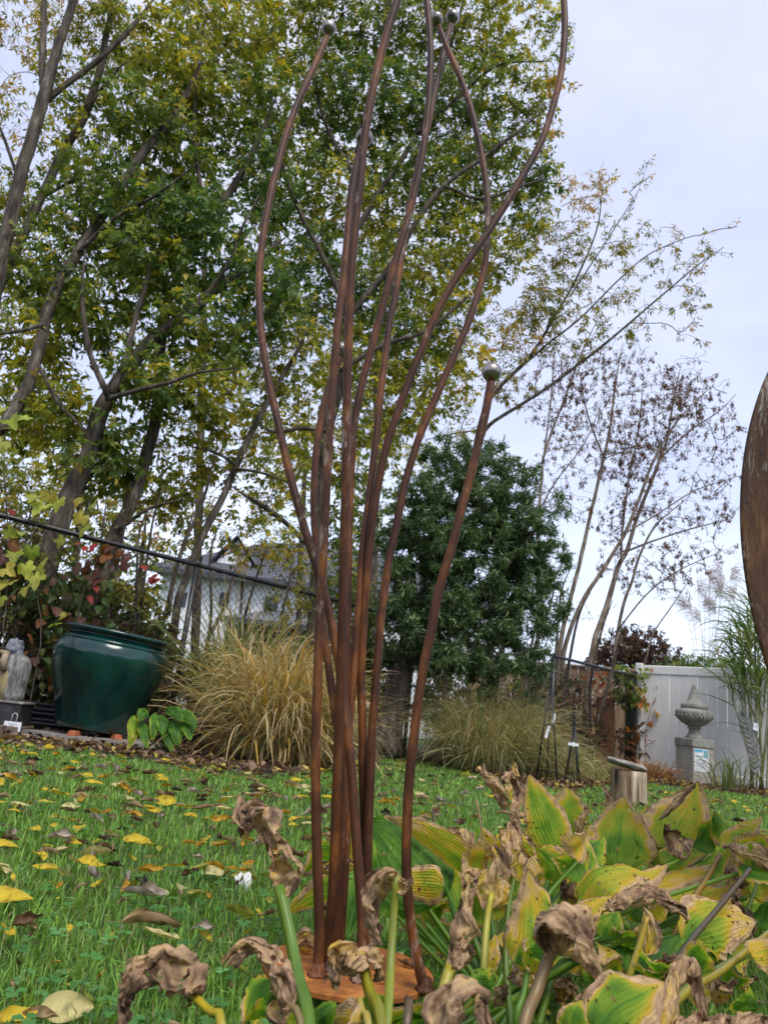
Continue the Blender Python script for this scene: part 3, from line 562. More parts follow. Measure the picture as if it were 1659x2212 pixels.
m = MB(); u = np.linspace(0, PI, 12); hs = np.concatenate([[cq + [-5.2 * sk, 0, 9 * sk]], np.stack([cq[0] - 5.2 * sk * np.cos(u), np.full(12, cq[1] + .004), cq[2] + (22 + 4.5 * np.sin(u)) * sk], 1), [cq + [5.2 * sk, 0, 9 * sk]]]); m.tube(hs, .0022, 6); m.build('wire_loop', MT['paper'], t)
fx = A(18, 1500, SY)[0]
fg = thing('stone_figure', (fx, by, fz), 'small carved stone figure with bowed bluish head on the black plinth', 'statue')
def lump(c, r, seed, amp=.18, nu=26, nv=18, freq=2.2, facet=0):
    th = np.linspace(0, PI, nv); V = []
    for a_ in th:
        for b_ in np.arange(nu) * 2 * PI / nu:
            d = np.array([math.sin(a_) * math.cos(b_), math.sin(a_) * math.sin(b_), math.cos(a_)]); n_ = wnoise(d * freq, seed)
            if facet: n_ = round(n_ * facet) / facet
            V.append(np.asarray(c) + d * np.asarray(r) * (1 + amp * n_))
    i, j = np.meshgrid(np.arange(nv - 1), np.arange(nu), indexing='ij'); q = np.stack([i * nu + j, (i + 1) * nu + j, (i + 1) * nu + (j + 1) % nu, i * nu + (j + 1) % nu], -1).reshape(-1, 4); return np.array(V), [q]
hh_ = 110 * sk
def groove(a, k): return 1 + .05 * np.sin(a * 17) + .03 * np.sin(a * 29 + k)
m = MB(); m.lathe([(.098, 0), (.103, .04), (.10, .12), (.105, .2), (.10, .27), (.08, .31), (.05, .33), (.01, .335)], (fx + .01, by, fz), 48, wob=groove); m.build('body', MT['stone_grey'], fg)
hc = A(33, 1402, SY); m = MB(); m.add(*lump(hc + [0, 0, -.01], (.062, .062, .088), 3, .35, freq=1.9, facet=9)); m.build('head', MT['stone_blue'], fg, smooth=False)
m = MB(); m.add(*lump(hc + [.045, -.01, -.05], (.026, .045, .05), 8, .3, facet=9)); m.add(*lump(hc + [.012, -.055, -.01], (.03, .02, .018), 5, .2)); m.build('beak', MT['stone_blue'], fg, smooth=False)
am = [A(14, 1413, SY - .1), A(9, 1425, SY - .115), A(9, 1448, SY - .115)]; m = MB(); m.tube(am, [.022, .026, .022], 12); m.build('arm', MT['stone_tan'], fg)
m = MB(); m.tube([A(1, 1408, SY - .06), A(12, 1410, SY - .085), A(21, 1413, SY - .07)], .018, 10); m.build('collar', MT['stone_ochre'], fg)
m = MB(); m.lathe([(.06, 0), (.055, .1), (.05, .2), (.02, .22)], A(4, 1505, SY - .06) * [1, 1, 0] + [0, 0, fz], 24, wob=groove); m.build('robe', MT['stone_ochre'], fg)

# ================================================================== STONE URN ON PEDESTAL, SHEET
UY = 11.4; uk = M(1499, 1640, UY) * .3577
ub = A(1500, 1685, UY); ux, uy = ub[0], UY; rz = .30
R = np.array(Matrix.Rotation(rz, 3, 'Z'))
pw = 178 * uk * .86; pd = pw
phh = 262 * uk
t = thing('pedestal', (ux, uy, 0), 'square stone pedestal with a taped notice, carrying the stone urn', 'pedestal')
m = MB(); m.box((ux, uy, phh / 2 - .03), (pw, pd, phh - 50 * uk + .06), rz, bev=.006); m.build('pedestal_shaft', MT['cast_stone_pale'], t, smooth=False)
m = MB(); m.box((ux, uy, phh - 26 * uk), (pw * 1.08, pd * 1.08, 50 * uk), rz, bev=.012); m.build('pedestal_cap', MT['cast_stone'], t, smooth=False)
t = thing('stone_urn', (ux, uy, phh), 'grey stone urn with a fluted bowl and a pointed lid on the pedestal', 'urn')
U = uk
def glob(a, k): return 1 + .022 * np.abs(np.sin(a * 13))
m = MB(); m.lathe([(52 * U, 0), (53 * U, 6 * U), (46 * U, 14 * U), (36 * U, 28 * U), (31 * U, 45 * U), (32 * U, 58 * U)], (ux, uy, phh), 40); m.build('foot', MT['cast_stone'], t)
m = MB(); m.lathe([(30 * U, 57 * U), (40 * U, 59 * U), (41 * U, 66 * U), (36 * U, 71 * U), (30 * U, 73 * U)], (ux, uy, phh), 40); m.build('collar', MT['cast_stone'], t)
m = MB(); m.lathe([(30 * U, 72 * U), (50 * U, 78 * U), (76 * U, 94 * U), (96 * U, 114 * U), (104 * U, 130 * U)], (ux, uy, phh), 104, wob=glob); m.build('fluted_bowl', MT['cast_stone'], t)
m = MB(); m.lathe([(104 * U, 129 * U), (109 * U, 138 * U), (110 * U, 150 * U), (106 * U, 164 * U), (94 * U, 171 * U), (70 * U, 174 * U)], (ux, uy, phh), 64); m.build('bowl_rim', MT['cast_stone'], t)
for k in range(26):
    a = k * 2 * PI / 26; c = np.array([ux + 106 * U * math.cos(a), uy + 106 * U * math.sin(a), phh + 132 * U]); m = MB(); v, f = lump(c, (8 * U, 8 * U, 9 * U), 1, .02, 8, 6); m.add(v, f); m.build('bead', MT['cast_stone'], t)
m = MB(); m.lathe([(72 * U, 173 * U), (78 * U, 175 * U), (78 * U, 198 * U), (73 * U, 204 * U), (60 * U, 208 * U), (46 * U, 218 * U), (34 * U, 236 * U), (26 * U, 262 * U), (19 * U, 290 * U), (12 * U, 301 * U), (13 * U, 306 * U), (9 * U, 314 * U), (5 * U, 322 * U), (.5 * U, 324 * U)], (ux, uy, phh), 40); m.build('lid', MT['cast_stone'], t)
shq = np.array([ux, uy, phh - 122 * uk]) + R @ np.array([-.045 * pw / .4, -pd / 2 - .004, 0]); sw, shh = 104 * uk, 128 * uk
t = thing('notice_sheet', shq, 'printed notice sheet with a blue heading taped on the pedestal', 'notice')
def onsheet(name, mt, x, z, w, h, lift): m = MB(); m.box(shq + R @ np.array([x * sw, -lift, z * shh]), (w * sw, .0012, h * shh), rz); m.build(name, mt, t, smooth=False)
m = MB(); m.box(shq, (sw, .002, shh), rz); m.build('sheet', MT['paper'], t, smooth=False)
onsheet('blue_heading', MT['ink_blue'], -.2, .42, .56, .13, .0022); onsheet('picture', MT['ink_teal'], .3, .26, .30, .27, .0022); onsheet('blue_strip', MT['ink_blue'], .3, .44, .36, .06, .0022)
for k in range(3): onsheet('sketch', MT['ink_teal'], -.34 + .2 * k, .17, .10, .10, .0022)
for k in range(12): onsheet('print_line', MT['ink_grey'], -.02 - .05 * (k % 3), .02 - .038 * k, .78 - .1 * (k % 3), .012, .0022)

# ================================================================== METAL FEATHER
FY = 11.3; qk = M(1612, 1600, FY) * .3577
def fpt(cx, cy, o=0.0): q = A(1065.6 + .3577 * cx, 1364 + .3577 * cy, FY); q[1] += o; return q
spine = smooth_path([fpt(1570, 905), fpt(1572, 830), fpt(1566, 760), fpt(1552, 690), fpt(1530, 610), fpt(1508, 540), fpt(1490, 490)], 40)
t = thing('metal_feather', (spine[0][0], FY, 0), 'grey metal feather sculpture with a small tag, in front of the white fence', 'sculpture')
m = MB(); m.tube(np.concatenate([[spine[0] * [1, 1, 0] + [0, 0, -.03]], spine]), np.linspace(.012, .005, 41), 8); m.build('quill', MT['feather'], t)
for sgn in (-1, 1):
    for k in range(26):
        w = k / 25; i = int(4 + w * 35); c = spine[min(i, 39)]; tg = unit(spine[min(i + 1, 39)] - spine[max(i - 1, 0)])
        side = np.array([tg[2], 0, -tg[0]]) * sgn; L = (62 * math.sin(PI * min(1, .18 + w * .8)) ** .6 + 8) * qk
        d0 = unit(side * .75 + tg * .75); P = smooth_path([c, c + d0 * L * .5, c + d0 * L * .8 + tg * L * .22, c + d0 * L * .95 + tg * L * .5], 7); V = []
        for q, pnt in enumerate(P):
            ww = .021 * math.sin(PI * min(.97, .25 + q / 6 * .72)) ; yo = -.02 * math.sin(q / 6 * PI) - .01 * (k % 2); V += [pnt + tg * ww + [0, yo, 0], pnt - tg * ww + [0, yo - .012, 0]]
        m = MB(); V = np.array(V); m.add(np.concatenate([V, V + [0, .003, 0]]), [[[2 * q, 2 * q + 1, 2 * q + 3, 2 * q + 2] for q in range(6)], [[14 + 2 * q + 2, 14 + 2 * q + 3, 14 + 2 * q + 1, 14 + 2 * q] for q in range(6)]]); m.build('barb', MT['feather'], t)
q = fpt(1572, 575, -.05); t = thing('paper_tag', q, 'small white tag hanging on the metal feather', 'tag'); m = MB(); m.box(q, (30 * qk, .002, 44 * qk), R=rotmat((0, 1, 0), .2)); m.build('tag_card', MT['paper'], t, smooth=False); m = MB(); m.box(q + [.0, -.002, -.0], (10 * qk, .001, 10 * qk), R=rotmat((0, 1, 0), .2)); m.build('tag_print', MT['ink_grey'], t, smooth=False)

# ================================================================== LOG STUMP WITH STONE BASIN
LY = G(1356, 1740)[1] + .1; lk = M(1356, 1700, LY) * .3577; lx = A(1356, 1740, LY)[0]; LHt = 192 * lk
t = thing('log_stump', (lx, LY, 0), 'short weathered log standing on the lawn under a stone slab', 'stump')
MT['old_log'] = mat('old_log', [(.36, (.03, .02, .013)), (.45, (.16, .10, .055)), (.54, (.33, .25, .16)), (.68, (.55, .47, .35))], 22, 10, .9, .8, 40, stretch=(1.2, 1.2, .10), nrough=.62)
RL = 106 * lk
def lw_(a, k): return 1 + .035 * np.sin(a * 3 + 1) + .02 * np.sin(a * 11 + k * .2) + .012 * np.sin(a * 23) - .16 * np.exp(-((a - 4.35) / .07) ** 2)
m = MB(); m.lathe([(RL * 1.04, -.02), (RL * 1.02, .03), (RL, LHt * .4), (RL * .98, LHt * .8), (RL * .97, LHt), (RL * .9, LHt + .004), (.003, LHt + .004)], (lx, LY, 0), 64, wob=lw_); m.build('log', MT['old_log'], t)
m = MB(); v, f = lump((lx - 14 * lk, LY, LHt + .042), (118 * lk, 108 * lk, 30 * lk), 4, .12, 40, 16, 3); zz = v[:, 2] - (LHt + .042); v[:, 2] = LHt + .042 + np.clip(zz, -20 * lk, 22 * lk) - (v[:, 0] - lx) * .17
# shallow hollow in the top
rr2 = np.hypot(v[:, 0] - lx + 14 * lk, v[:, 1] - LY) / (110 * lk); v[:, 2] -= np.where((zz > 0) & (rr2 < .82), .016 * (1 - (rr2 / .82) ** 2) ** .5, 0)
m.add(v, f); tb = thing('stone_basin', (lx, LY, LHt), 'flat hollowed stone slab lying tilted on the log stump', 'bird bath'); m.build('basin', MT['slate'], tb)

# ================================================================== BLACK WIRE OBELISKS
def obelisk(sx, sy, ty, hw_px, label, rot, tags, rings):
    Yo = G(sx, sy)[1] + .05; k = M(sx, (sy + ty) / 2, Yo); bx = A(sx, sy, Yo)[0]; top = A(sx + 2, ty, Yo); Ht = top[2]; hw = hw_px * k
    t = thing('wire_obelisk', (bx, Yo, 0), label, 'trellis', 'black wire plant obelisks'); za = Ht * .78
    legs = [np.array([bx + hw * math.cos(rot + q * PI / 2), Yo + hw * math.sin(rot + q * PI / 2), 0]) for q in range(4)]; ap = np.array([bx, Yo, za])
    for l in legs: m = MB(); m.tube([l - [0, 0, .05], ap + unit(l - ap * [1, 1, 0]) * .008], .0052, 6); m.build('leg', MT['black_metal'], t)
    for q in range(4):
        a_, b_ = legs[q], legs[(q + 1) % 4]; mid = (a_ + b_) / 2; m = MB(); m.tube([mid, mid + (ap - mid) * .96], .0032, 5); m.build('upright_wire', MT['black_metal'], t)
    for rz_ in rings:
        m = MB()
        for q in range(4): a_, b_ = [legs[x % 4] * (1 - rz_) + np.array([bx, Yo, 0]) * rz_ + [0, 0, za * rz_] for x in (q, q + 1)]; m.tube([a_, b_], .0034, 5)
        m.build('cross_ring', MT['black_metal'], t)
    z = za; m = MB(); m.lathe([(.006, -.03), (.014, -.02), (.009, -.005), (.016, .02), (.011, .05), (.006, .07), (.012, .085), (.006, .1), (.007, Ht - za - .09), (.014, Ht - za - .075), (.004, Ht - za - .03), (.0008, Ht - za)], (bx, Yo, za), 12); m.build('finial', MT['black_metal'], t)
    for (tx, tyy, w, h, ro, lab) in tags:
        q = A(tx, tyy, Yo - .05); tg = thing('paper_tag', q, lab, 'tag'); m = MB(); Rt = rotmat((0, 1, 0), ro); m.box(q, (w * k, .003, h * k), R=Rt); m.build('tag_strip', MT['paper'], tg, smooth=False)
        m = MB(); m.box(q + Rt @ np.array([0, 0, h * k * .5 if h > w else 0]) + [0, -.004, 0], (max(w * .9, 4) * k if h > w else 5 * k, .008, 4 * k if h > w else h * 1.5 * k), R=Rt, bev=.002); m.build('tag_knot', MT['paper'], tg, smooth=False)
obelisk(1180, 1693, 1410, 33, 'tall black wire obelisk with white tags in front of the tan grass', .5, [(1182, 1582, 6, 24, .25, 'white strip tag tied low on the tall obelisk'), (1196, 1553, 5, 18, .15, 'white strip tag tied higher on the tall obelisk')], (.12, .55, .72))
obelisk(1235, 1700, 1532, 22, 'short black wire obelisk right of the tall one', .3, [(1238, 1608, 22, 6, .02, 'white band tag wrapped round the short obelisk')], (.22, .6))

# ================================================================== BEYOND THE FENCE: timber fence, rust-brown board, shingled planter, house
def wood_fence(a, b, h, label, wdt=.14):
    a = np.array(a); b = np.array(b); d = unit(b - a); L = float(np.linalg.norm(b - a)); an = math.atan2(d[1], d[0]); nrm = np.array([d[1], -d[0]])
    t = thing('timber_fence', (a[0], a[1], 0), label, 'fence'); m = MB(); m.box((0, 0, 0), (wdt - .006, .02, h), an, bev=.003); ms = [m.mesh('board', MT['cedar'], smooth=False)]
    for k in range(int(L / wdt)):
        o = bpy.data.objects.new('board', ms[0]); COL.objects.link(o); o.parent = t; q = a + d * (k + .5) * wdt + nrm * .003 * (k % 3); o.location = Vector((q[0], q[1], h / 2 + .01 * ((k * 5) % 4 - 2))) - t.location
    m = MB(); c = (a + b) / 2; m.box((c[0], c[1], h + .02), (L, .11, .035), an, bev=.004); m.build('top_cap', MT['cedar'], t, smooth=False)
    m = MB(); c2 = c - nrm * .035; m.box((c2[0], c2[1], h * .5), (L, .04, .09), an, bev=.004); m.build('rail', MT['cedar'], t, smooth=False)
wa = G(1180, 1436, 1.8); wb = G(1384, 1451, 1.8)
wood_fence(wa[:2] + unit(wa[:2] - wb[:2]) * 1.5, wb[:2], 1.8, 'tan timber board fence behind the bare trees, left of the white fence')
q0 = A(585, 1390, 21); q1 = A(705, 1398, 21); wood_fence(q0[:2], q1[:2], q0[2], 'pale timber board fence beneath the white house', .16)
bq = A(1306, 1600, wp(0, 0)[1] - .25); bk = M(1306, 1570, bq[1]); t = thing('rusty_panel', (bq[0], bq[1], 0), 'tall rust brown panel standing behind the black chain-link fence', 'panel')
b_top = A(1306, 1506, bq[1])[2]; m = MB(); m.box((bq[0], bq[1], b_top / 2), (42 * bk, .03, b_top), .15, bev=.006); m.build('panel_sheet', MT['rust_board'], t, smooth=False)
m = MB(); m.box((bq[0] + .02, bq[1] + .05, b_top / 2 - .02), (.05, .05, b_top), .15, bev=.004); m.build('stake', MT['rust_board'], t, smooth=False)
KY = 7.0; ka = A(694, 1512, KY); kb_ = A(792, 1522, KY); kk2 = M(745, 1560, KY); t = thing('shingled_planter', ((ka[0] + kb_[0]) / 2, KY, 0), 'low tan shingle-clad planter half hidden behind the rusty rods', 'planter')
W_ = kb_[0] - ka[0]; topz = ka[2]; m = MB(); m.box(((ka[0] + kb_[0]) / 2, KY + .16, topz / 2 - .02), (W_ * .86, .26, topz - .05), 0); m.build('planter_box', MT['shingle_wood'], t, smooth=False)
m = MB(); m.tube([ka + [-.05, 0, .0], kb_ + [.06, 0, 0]], .028, 10); m.build('top_beam', MT['cedar'], t)
m = MB(); m.box((0, 0, 0), (.088, .011, .075), R=rotmat((1, 0, 0), .12), bev=.002); sm = m.mesh('shingle', MT['shingle_wood'], smooth=False)
for r in range(int(topz / .055)):
    for c in range(int(W_ * .86 / .09) + 1):
        o = bpy.data.objects.new('shingle', sm); COL.objects.link(o); o.parent = t; o.location = Vector((ka[0] + W_ * .07 + .09 * (c + .5 * (r % 2)), KY + .022 + rng.uniform(-.003, .003), topz - .09 - .055 * r + rng.uniform(-.004, .004))) - t.location; o.rotation_euler = (0, rng.normal(0, .03), 0)

HY = 30.0
def hp(x, y, o=0): q = A(x, y, HY); q[1] += o; return q
hl = hp(352, 1250)[0]; hr = hl + 13.5; ez = float(hp(520, 1249)[2]); rz_ = float(hp(575, 1150)[2]); hk = M(520, 1300, HY); dep = 8.0
hs = thing('white_house', ((hl + hr) / 2, HY + dep / 2, 0), 'two-storey white house with grey shingle roof seen beyond the fence', 'house')
m = MB(); m.box(((hl + hr) / 2, HY + dep / 2, ez / 2), (hr - hl, dep, ez), 0); m.build('wall', MT['house_wall'], hs, smooth=False)
ov = .55; a_ = [(hl - ov, HY - ov, ez), (hr + ov, HY - ov, ez), (hr + ov, HY + dep + ov, ez), (hl - ov, HY + dep + ov, ez)]; rg = [(hl + 3.6, HY + dep / 2, rz_ + .5), (hr - 3.6, HY + dep / 2, rz_ + .5)]
m = MB(); v = np.array(a_ + rg); m.add(np.concatenate([v, np.array(a_) - [0, 0, .01]]), [[[0, 1, 5, 4], [2, 3, 4, 5], [9, 8, 7, 6]], [[1, 2, 5], [3, 0, 4]]]); rf = m.build('roof', MT['roof_shingle'], hs, smooth=False)
rowm = MB()                                                         # shingle courses: thin stepped strips up the front slope
nrow = 30; p0, p1, p2, p3 = [np.array(x) for x in (a_[0], a_[1], rg[1], rg[0])]; nup = unit(np.cross(p1 - p0, p3 - p0)); nup = nup * np.sign(nup[2])
for k in range(nrow):
    w0_, w1_ = k / nrow, (k + 1.15) / nrow; l0, r0_, l1, r1_ = p0 + (p3 - p0) * w0_, p1 + (p2 - p1) * w0_, p0 + (p3 - p0) * min(w1_, 1), p1 + (p2 - p1) * min(w1_, 1)
    rowm.add([l0 + nup * .04, r0_ + nup * .04, r1_ + nup * .012, l1 + nup * .012, l0 + nup * .005, r0_ + nup * .005], [[[0, 1, 2, 3], [4, 5, 1, 0]]])
tag(rowm.build('shingle_courses', MT['roof_shingle'], rf, smooth=False), kind='stuff')
m = MB(); m.box(((hl + hr) / 2, HY - ov - .05, ez - .11), (hr - hl + 2 * ov, .12, .2), 0); m.build('gutter', MT['house_trim'], hs, smooth=False)
def window(x0, y0, x1, y1, Yo=0.0, par=hs):
    c = (hp(x0, y0) + hp(x1, y1)) / 2; w = abs(x1 - x0) * hk; h = abs(y1 - y0) * hk; fr = MB(); Yf = HY - .03 + Yo
    for (dx, dz, ww, hh2) in ((-w / 2, 0, .09, h + .09), (w / 2, 0, .09, h + .09), (0, -h / 2, w - .09, .09), (0, h / 2, w - .09, .09), (0, .003, w - .09, .05)): fr.box((c[0] + dx, Yf, c[2] + dz), (ww, .07, hh2), 0)
    o = fr.build('window', MT['house_trim'], par, smooth=False); m = MB(); m.box((c[0], Yf + .012, c[2]), (w - .05, .02, h - .05), 0); m.build('pane', MT['window_glass'], o, smooth=False)
window(477, 1283, 493, 1308); window(574, 1293, 598, 1321); window(390, 1282, 401, 1308); window(660, 1300, 684, 1328)
m = MB(); m.tube([hp(524, 1256, -.1), hp(524, 1272, -.1), hp(521, 1340, -.1), hp(519, 1420, -.1)], .06, 6); m.build('downspout', MT['house_trim'], hs)
# front gable with its own little roof
gx0, gx1 = hp(466, 1200)[0], hp(541, 1200)[0]; gz0 = ez + .75; gz1 = gz0 + .95; gm = (gx0 + gx1) / 2; gy = HY + .55
m = MB(); m.prism([(gx0, gy), (gx1, gy), (gx1, gy + 2.6), (gx0, gy + 2.6)], ez + .05, gz0); m.add([[gx0, gy, gz0 + .0], [gx1, gy, gz0], [gm, gy, gz1]], [[[0, 1, 2]]]); gb = m.build('gable', MT['house_wall'], hs, smooth=False)
m = MB()
for s_ in (-1, 1):
    xe = gm + s_ * ((gx1 - gx0) / 2 + .3); zt = gz0 - .18; v = np.array([[xe, gy - .3, zt], [gm, gy - .3, gz1 + .12], [gm, gy + 3.2, gz1 + .12], [xe, gy + 3.2, zt]]); m.add(np.concatenate([v, v + [0, 0, .05]]), [[[0, 1, 2, 3], [7, 6, 5, 4], [0, 4, 5, 1], [0, 3, 7, 4], [3, 2, 6, 7], [1, 5, 6, 2]]])
m.build('gable_roof', MT['roof_shingle'], hs, smooth=False); window(497, 1172, 512, 1186, .57, hs)
# lean-to porch
xa, xb = hp(497, 1350)[0], hp(760, 1350)[0]; pz0 = float(hp(580, 1357)[2]); pz1 = float(hp(600, 1332)[2])
m = MB(); v = np.array([[xa, HY - 2.2, pz0], [xb, HY - 2.2, pz0], [xb - .1, HY - .02, pz1 + .25], [xa + 1.6, HY - .02, pz1 + .25], [xa + .1, HY - .02, pz0]]); m.add(np.concatenate([v, v - [0, 0, .16]]), [[[0, 1, 2, 3], [9, 8, 7, 6, ][::1], [5, 6, 1, 0]], [[0, 3, 4]]]); m.build('porch_roof', MT['roof_shingle'], hs, smooth=False)
m = MB(); m.box(((xa + xb) / 2, HY - 2.26, pz0 - .07), (xb - xa, .1, .2), 0); m.build('porch_gutter', MT['house_trim'], hs, smooth=False)
m = MB(); m.box(((xa + xb) / 2 + .6, HY - .3, pz0 / 2 - .1), (xb - xa - 1.3, .4, pz0 - .2), 0); m.build('porch_wall', MT['brick_dark'], hs, smooth=False)
for xq in (xa + .35, xa + 2.6, xa + 4.6): m = MB(); m.box((xq, HY - 2.0, pz0 / 2 - .08), (.16, .16, pz0 - .16), 0); m.build('porch_post', MT['house_trim'], hs, smooth=False)

# ================================================================== HOSTAS
def hosta_mat():
    m = bpy.data.materials.new('hosta_leaf'); m.use_nodes = True; N, L = m.node_tree.nodes, m.node_tree.links; b = N['Principled BSDF']
    at = N.new('ShaderNodeAttribute'); at.attribute_name = 'lc'; sx = N.new('ShaderNodeSeparateXYZ'); L.new(at.outputs['Vector'], sx.inputs[0])   # u along, s across, tone
    t = N.new('ShaderNodeTexCoord')
    n1 = N.new('ShaderNodeTexNoise'); n1.inputs['Scale'].default_value = 45; n1.inputs['Detail'].default_value = 6; L.new(t.outputs['Object'], n1.inputs['Vector'])
    m1 = N.new('ShaderNodeMath'); m1.operation = 'MULTIPLY_ADD'; m1.inputs[1].default_value = .34; m1.inputs[2].default_value = -.17; L.new(n1.outputs['Fac'], m1.inputs[0])
    a1 = N.new('ShaderNodeMath'); a1.operation = 'ADD'; L.new(sx.outputs['Z'], a1.inputs[0]); L.new(m1.outputs[0], a1.inputs[1])
    ab = N.new('ShaderNodeMath'); ab.operation = 'ABSOLUTE'; L.new(sx.outputs['Y'], ab.inputs[0])
    # ribs: parallel veins, greener than the blade between them
    w = N.new('ShaderNodeMath'); w.operation = 'MULTIPLY'; w.inputs[1].default_value = 2 * PI * 7; L.new(ab.outputs[0], w.inputs[0]); cs = N.new('ShaderNodeMath'); cs.operation = 'COSINE'; L.new(w.outputs[0], cs.inputs[0])
    pw = N.new('ShaderNodeMapRange'); pw.inputs['From Min'].default_value = .35; pw.inputs['From Max'].default_value = 1; L.new(cs.outputs[0], pw.inputs['Value'])
    vt = N.new('ShaderNodeMath'); vt.operation = 'MULTIPLY_ADD'; vt.inputs[1].default_value = -.016; L.new(pw.outputs[0], vt.inputs[0]); L.new(a1.outputs[0], vt.inputs[2])
    # midrib
    mr = N.new('ShaderNodeMapRange'); mr.inputs['From Min'].default_value = .0; mr.inputs['From Max'].default_value = .07; mr.inputs['To Min'].default_value = -.1; mr.inputs['To Max'].default_value = 0; L.new(ab.outputs[0], mr.inputs['Value'])
    a2 = N.new('ShaderNodeMath'); a2.operation = 'ADD'; L.new(vt.outputs[0], a2.inputs[0]); L.new(mr.outputs[0], a2.inputs[1])
    r = N.new('ShaderNodeValToRGB'); ramp_set(r, [(0, (.035, .115, .012)), (.2, (.10, .25, .018)), (.34, (.25, .40, .028)), (.46, (.48, .48, .04)), (.57, (.66, .43, .03)), (.66, (.68, .47, .18)), (.78, (.56, .385, .215)), (.88, (.38, .245, .145)), (1, (.12, .068, .04))]); L.new(a2.outputs[0], r.inputs[0])
    # small brown specks, denser on yellowing blade
    vo = N.new('ShaderNodeTexVoronoi'); vo.inputs['Scale'].default_value = 150; L.new(t.outputs['Object'], vo.inputs['Vector'])
    n4 = N.new('ShaderNodeTexNoise'); n4.inputs['Scale'].default_value = 28; L.new(t.outputs['Object'], n4.inputs['Vector'])
    th = N.new('ShaderNodeMapRange'); th.inputs['From Min'].default_value = .48; th.inputs['From Max'].default_value = .75; th.inputs['To Min'].default_value = 0; th.inputs['To Max'].default_value = .42; L.new(n4.outputs['Fac'], th.inputs['Value'])
    tl = N.new('ShaderNodeMapRange'); tl.inputs['From Min'].default_value = .22; tl.inputs['From Max'].default_value = .5; L.new(sx.outputs['Z'], tl.inputs['Value'])
    mm = N.new('ShaderNodeMath'); mm.operation = 'MULTIPLY'; L.new(th.outputs[0], mm.inputs[0]); L.new(tl.outputs[0], mm.inputs[1])
    ls = N.new('ShaderNodeMath'); ls.operation = 'LESS_THAN'; L.new(vo.outputs['Distance'], ls.inputs[0]); L.new(mm.outputs[0], ls.inputs[1])
    mx = N.new('ShaderNodeMix'); mx.data_type = 'RGBA'; L.new(ls.outputs[0], mx.inputs['Factor']); L.new(r.outputs[0], mx.inputs['A']); mx.inputs['B'].default_value = (.17, .07, .03, 1)
    # dry tissue: grey-brown blotches
    n5 = N.new('ShaderNodeTexNoise'); n5.inputs['Scale'].default_value = 85; n5.inputs['Detail'].default_value = 8; n5.inputs['Roughness'].default_value = .7; L.new(t.outputs['Object'], n5.inputs['Vector'])
    r5 = N.new('ShaderNodeValToRGB'); ramp_set(r5, [(.32, (.35, .3, .3)), (.5, (1, .98, .98)), (.7, (1.45, 1.42, 1.45))]); L.new(n5.outputs['Fac'], r5.inputs[0])
    dr = N.new('ShaderNodeMapRange'); dr.inputs['From Min'].default_value = .6; dr.inputs['From Max'].default_value = .8; L.new(sx.outputs['Z'], dr.inputs['Value'])
    my = N.new('ShaderNodeMix'); my.data_type = 'RGBA'; my.blend_type = 'MULTIPLY'; L.new(dr.outputs[0], my.inputs['Factor']); L.new(mx.outputs['Result'], my.inputs['A']); L.new(r5.outputs[0], my.inputs['B'])
    L.new(my.outputs['Result'], b.inputs['Base Color']); b.inputs['Specular IOR Level'].default_value = .35
    ro = N.new('ShaderNodeMapRange'); ro.inputs['To Min'].default_value = .42; ro.inputs['To Max'].default_value = .8; L.new(sx.outputs['Z'], ro.inputs['Value']); L.new(ro.outputs[0], b.inputs['Roughness'])
    bp = N.new('ShaderNodeBump'); bp.inputs['Strength'].default_value = .35; bp.inputs['Distance'].default_value = .0016; L.new(cs.outputs[0], bp.inputs['Height'])
    bp2 = N.new('ShaderNodeBump'); bp2.inputs['Strength'].default_value = 1.0; bp2.inputs['Distance'].default_value = .003; L.new(n5.outputs['Fac'], bp2.inputs['Height']); L.new(bp.outputs[0], bp2.inputs['Normal']); L.new(bp2.outputs[0], b.inputs['Normal'])
    tr = N.new('ShaderNodeBsdfTranslucent'); g = N.new('ShaderNodeVectorMath'); g.operation = 'MULTIPLY'; g.inputs[1].default_value = (1.25, 1.3, .7); L.new(my.outputs['Result'], g.inputs[0]); L.new(g.outputs[0], tr.inputs['Color'])
    ms = N.new('ShaderNodeMixShader'); tf = N.new('ShaderNodeMapRange'); tf.inputs['From Min'].default_value = .5; tf.inputs['From Max'].default_value = .85; tf.inputs['To Min'].default_value = .42; tf.inputs['To Max'].default_value = .24; L.new(sx.outputs['Z'], tf.inputs['Value']); L.new(tf.outputs[0], ms.inputs[0])
    L.new(b.outputs[0], ms.inputs[1]); L.new(tr.outputs[0], ms.inputs[2]); L.new(ms.outputs[0], N['Material Output'].inputs['Surface']); return m
MT['hosta'] = hosta_mat()
MT['petiole'] = leaf_mat('petiole', .12, .4, .45, .3, 30)
hseed = [0]
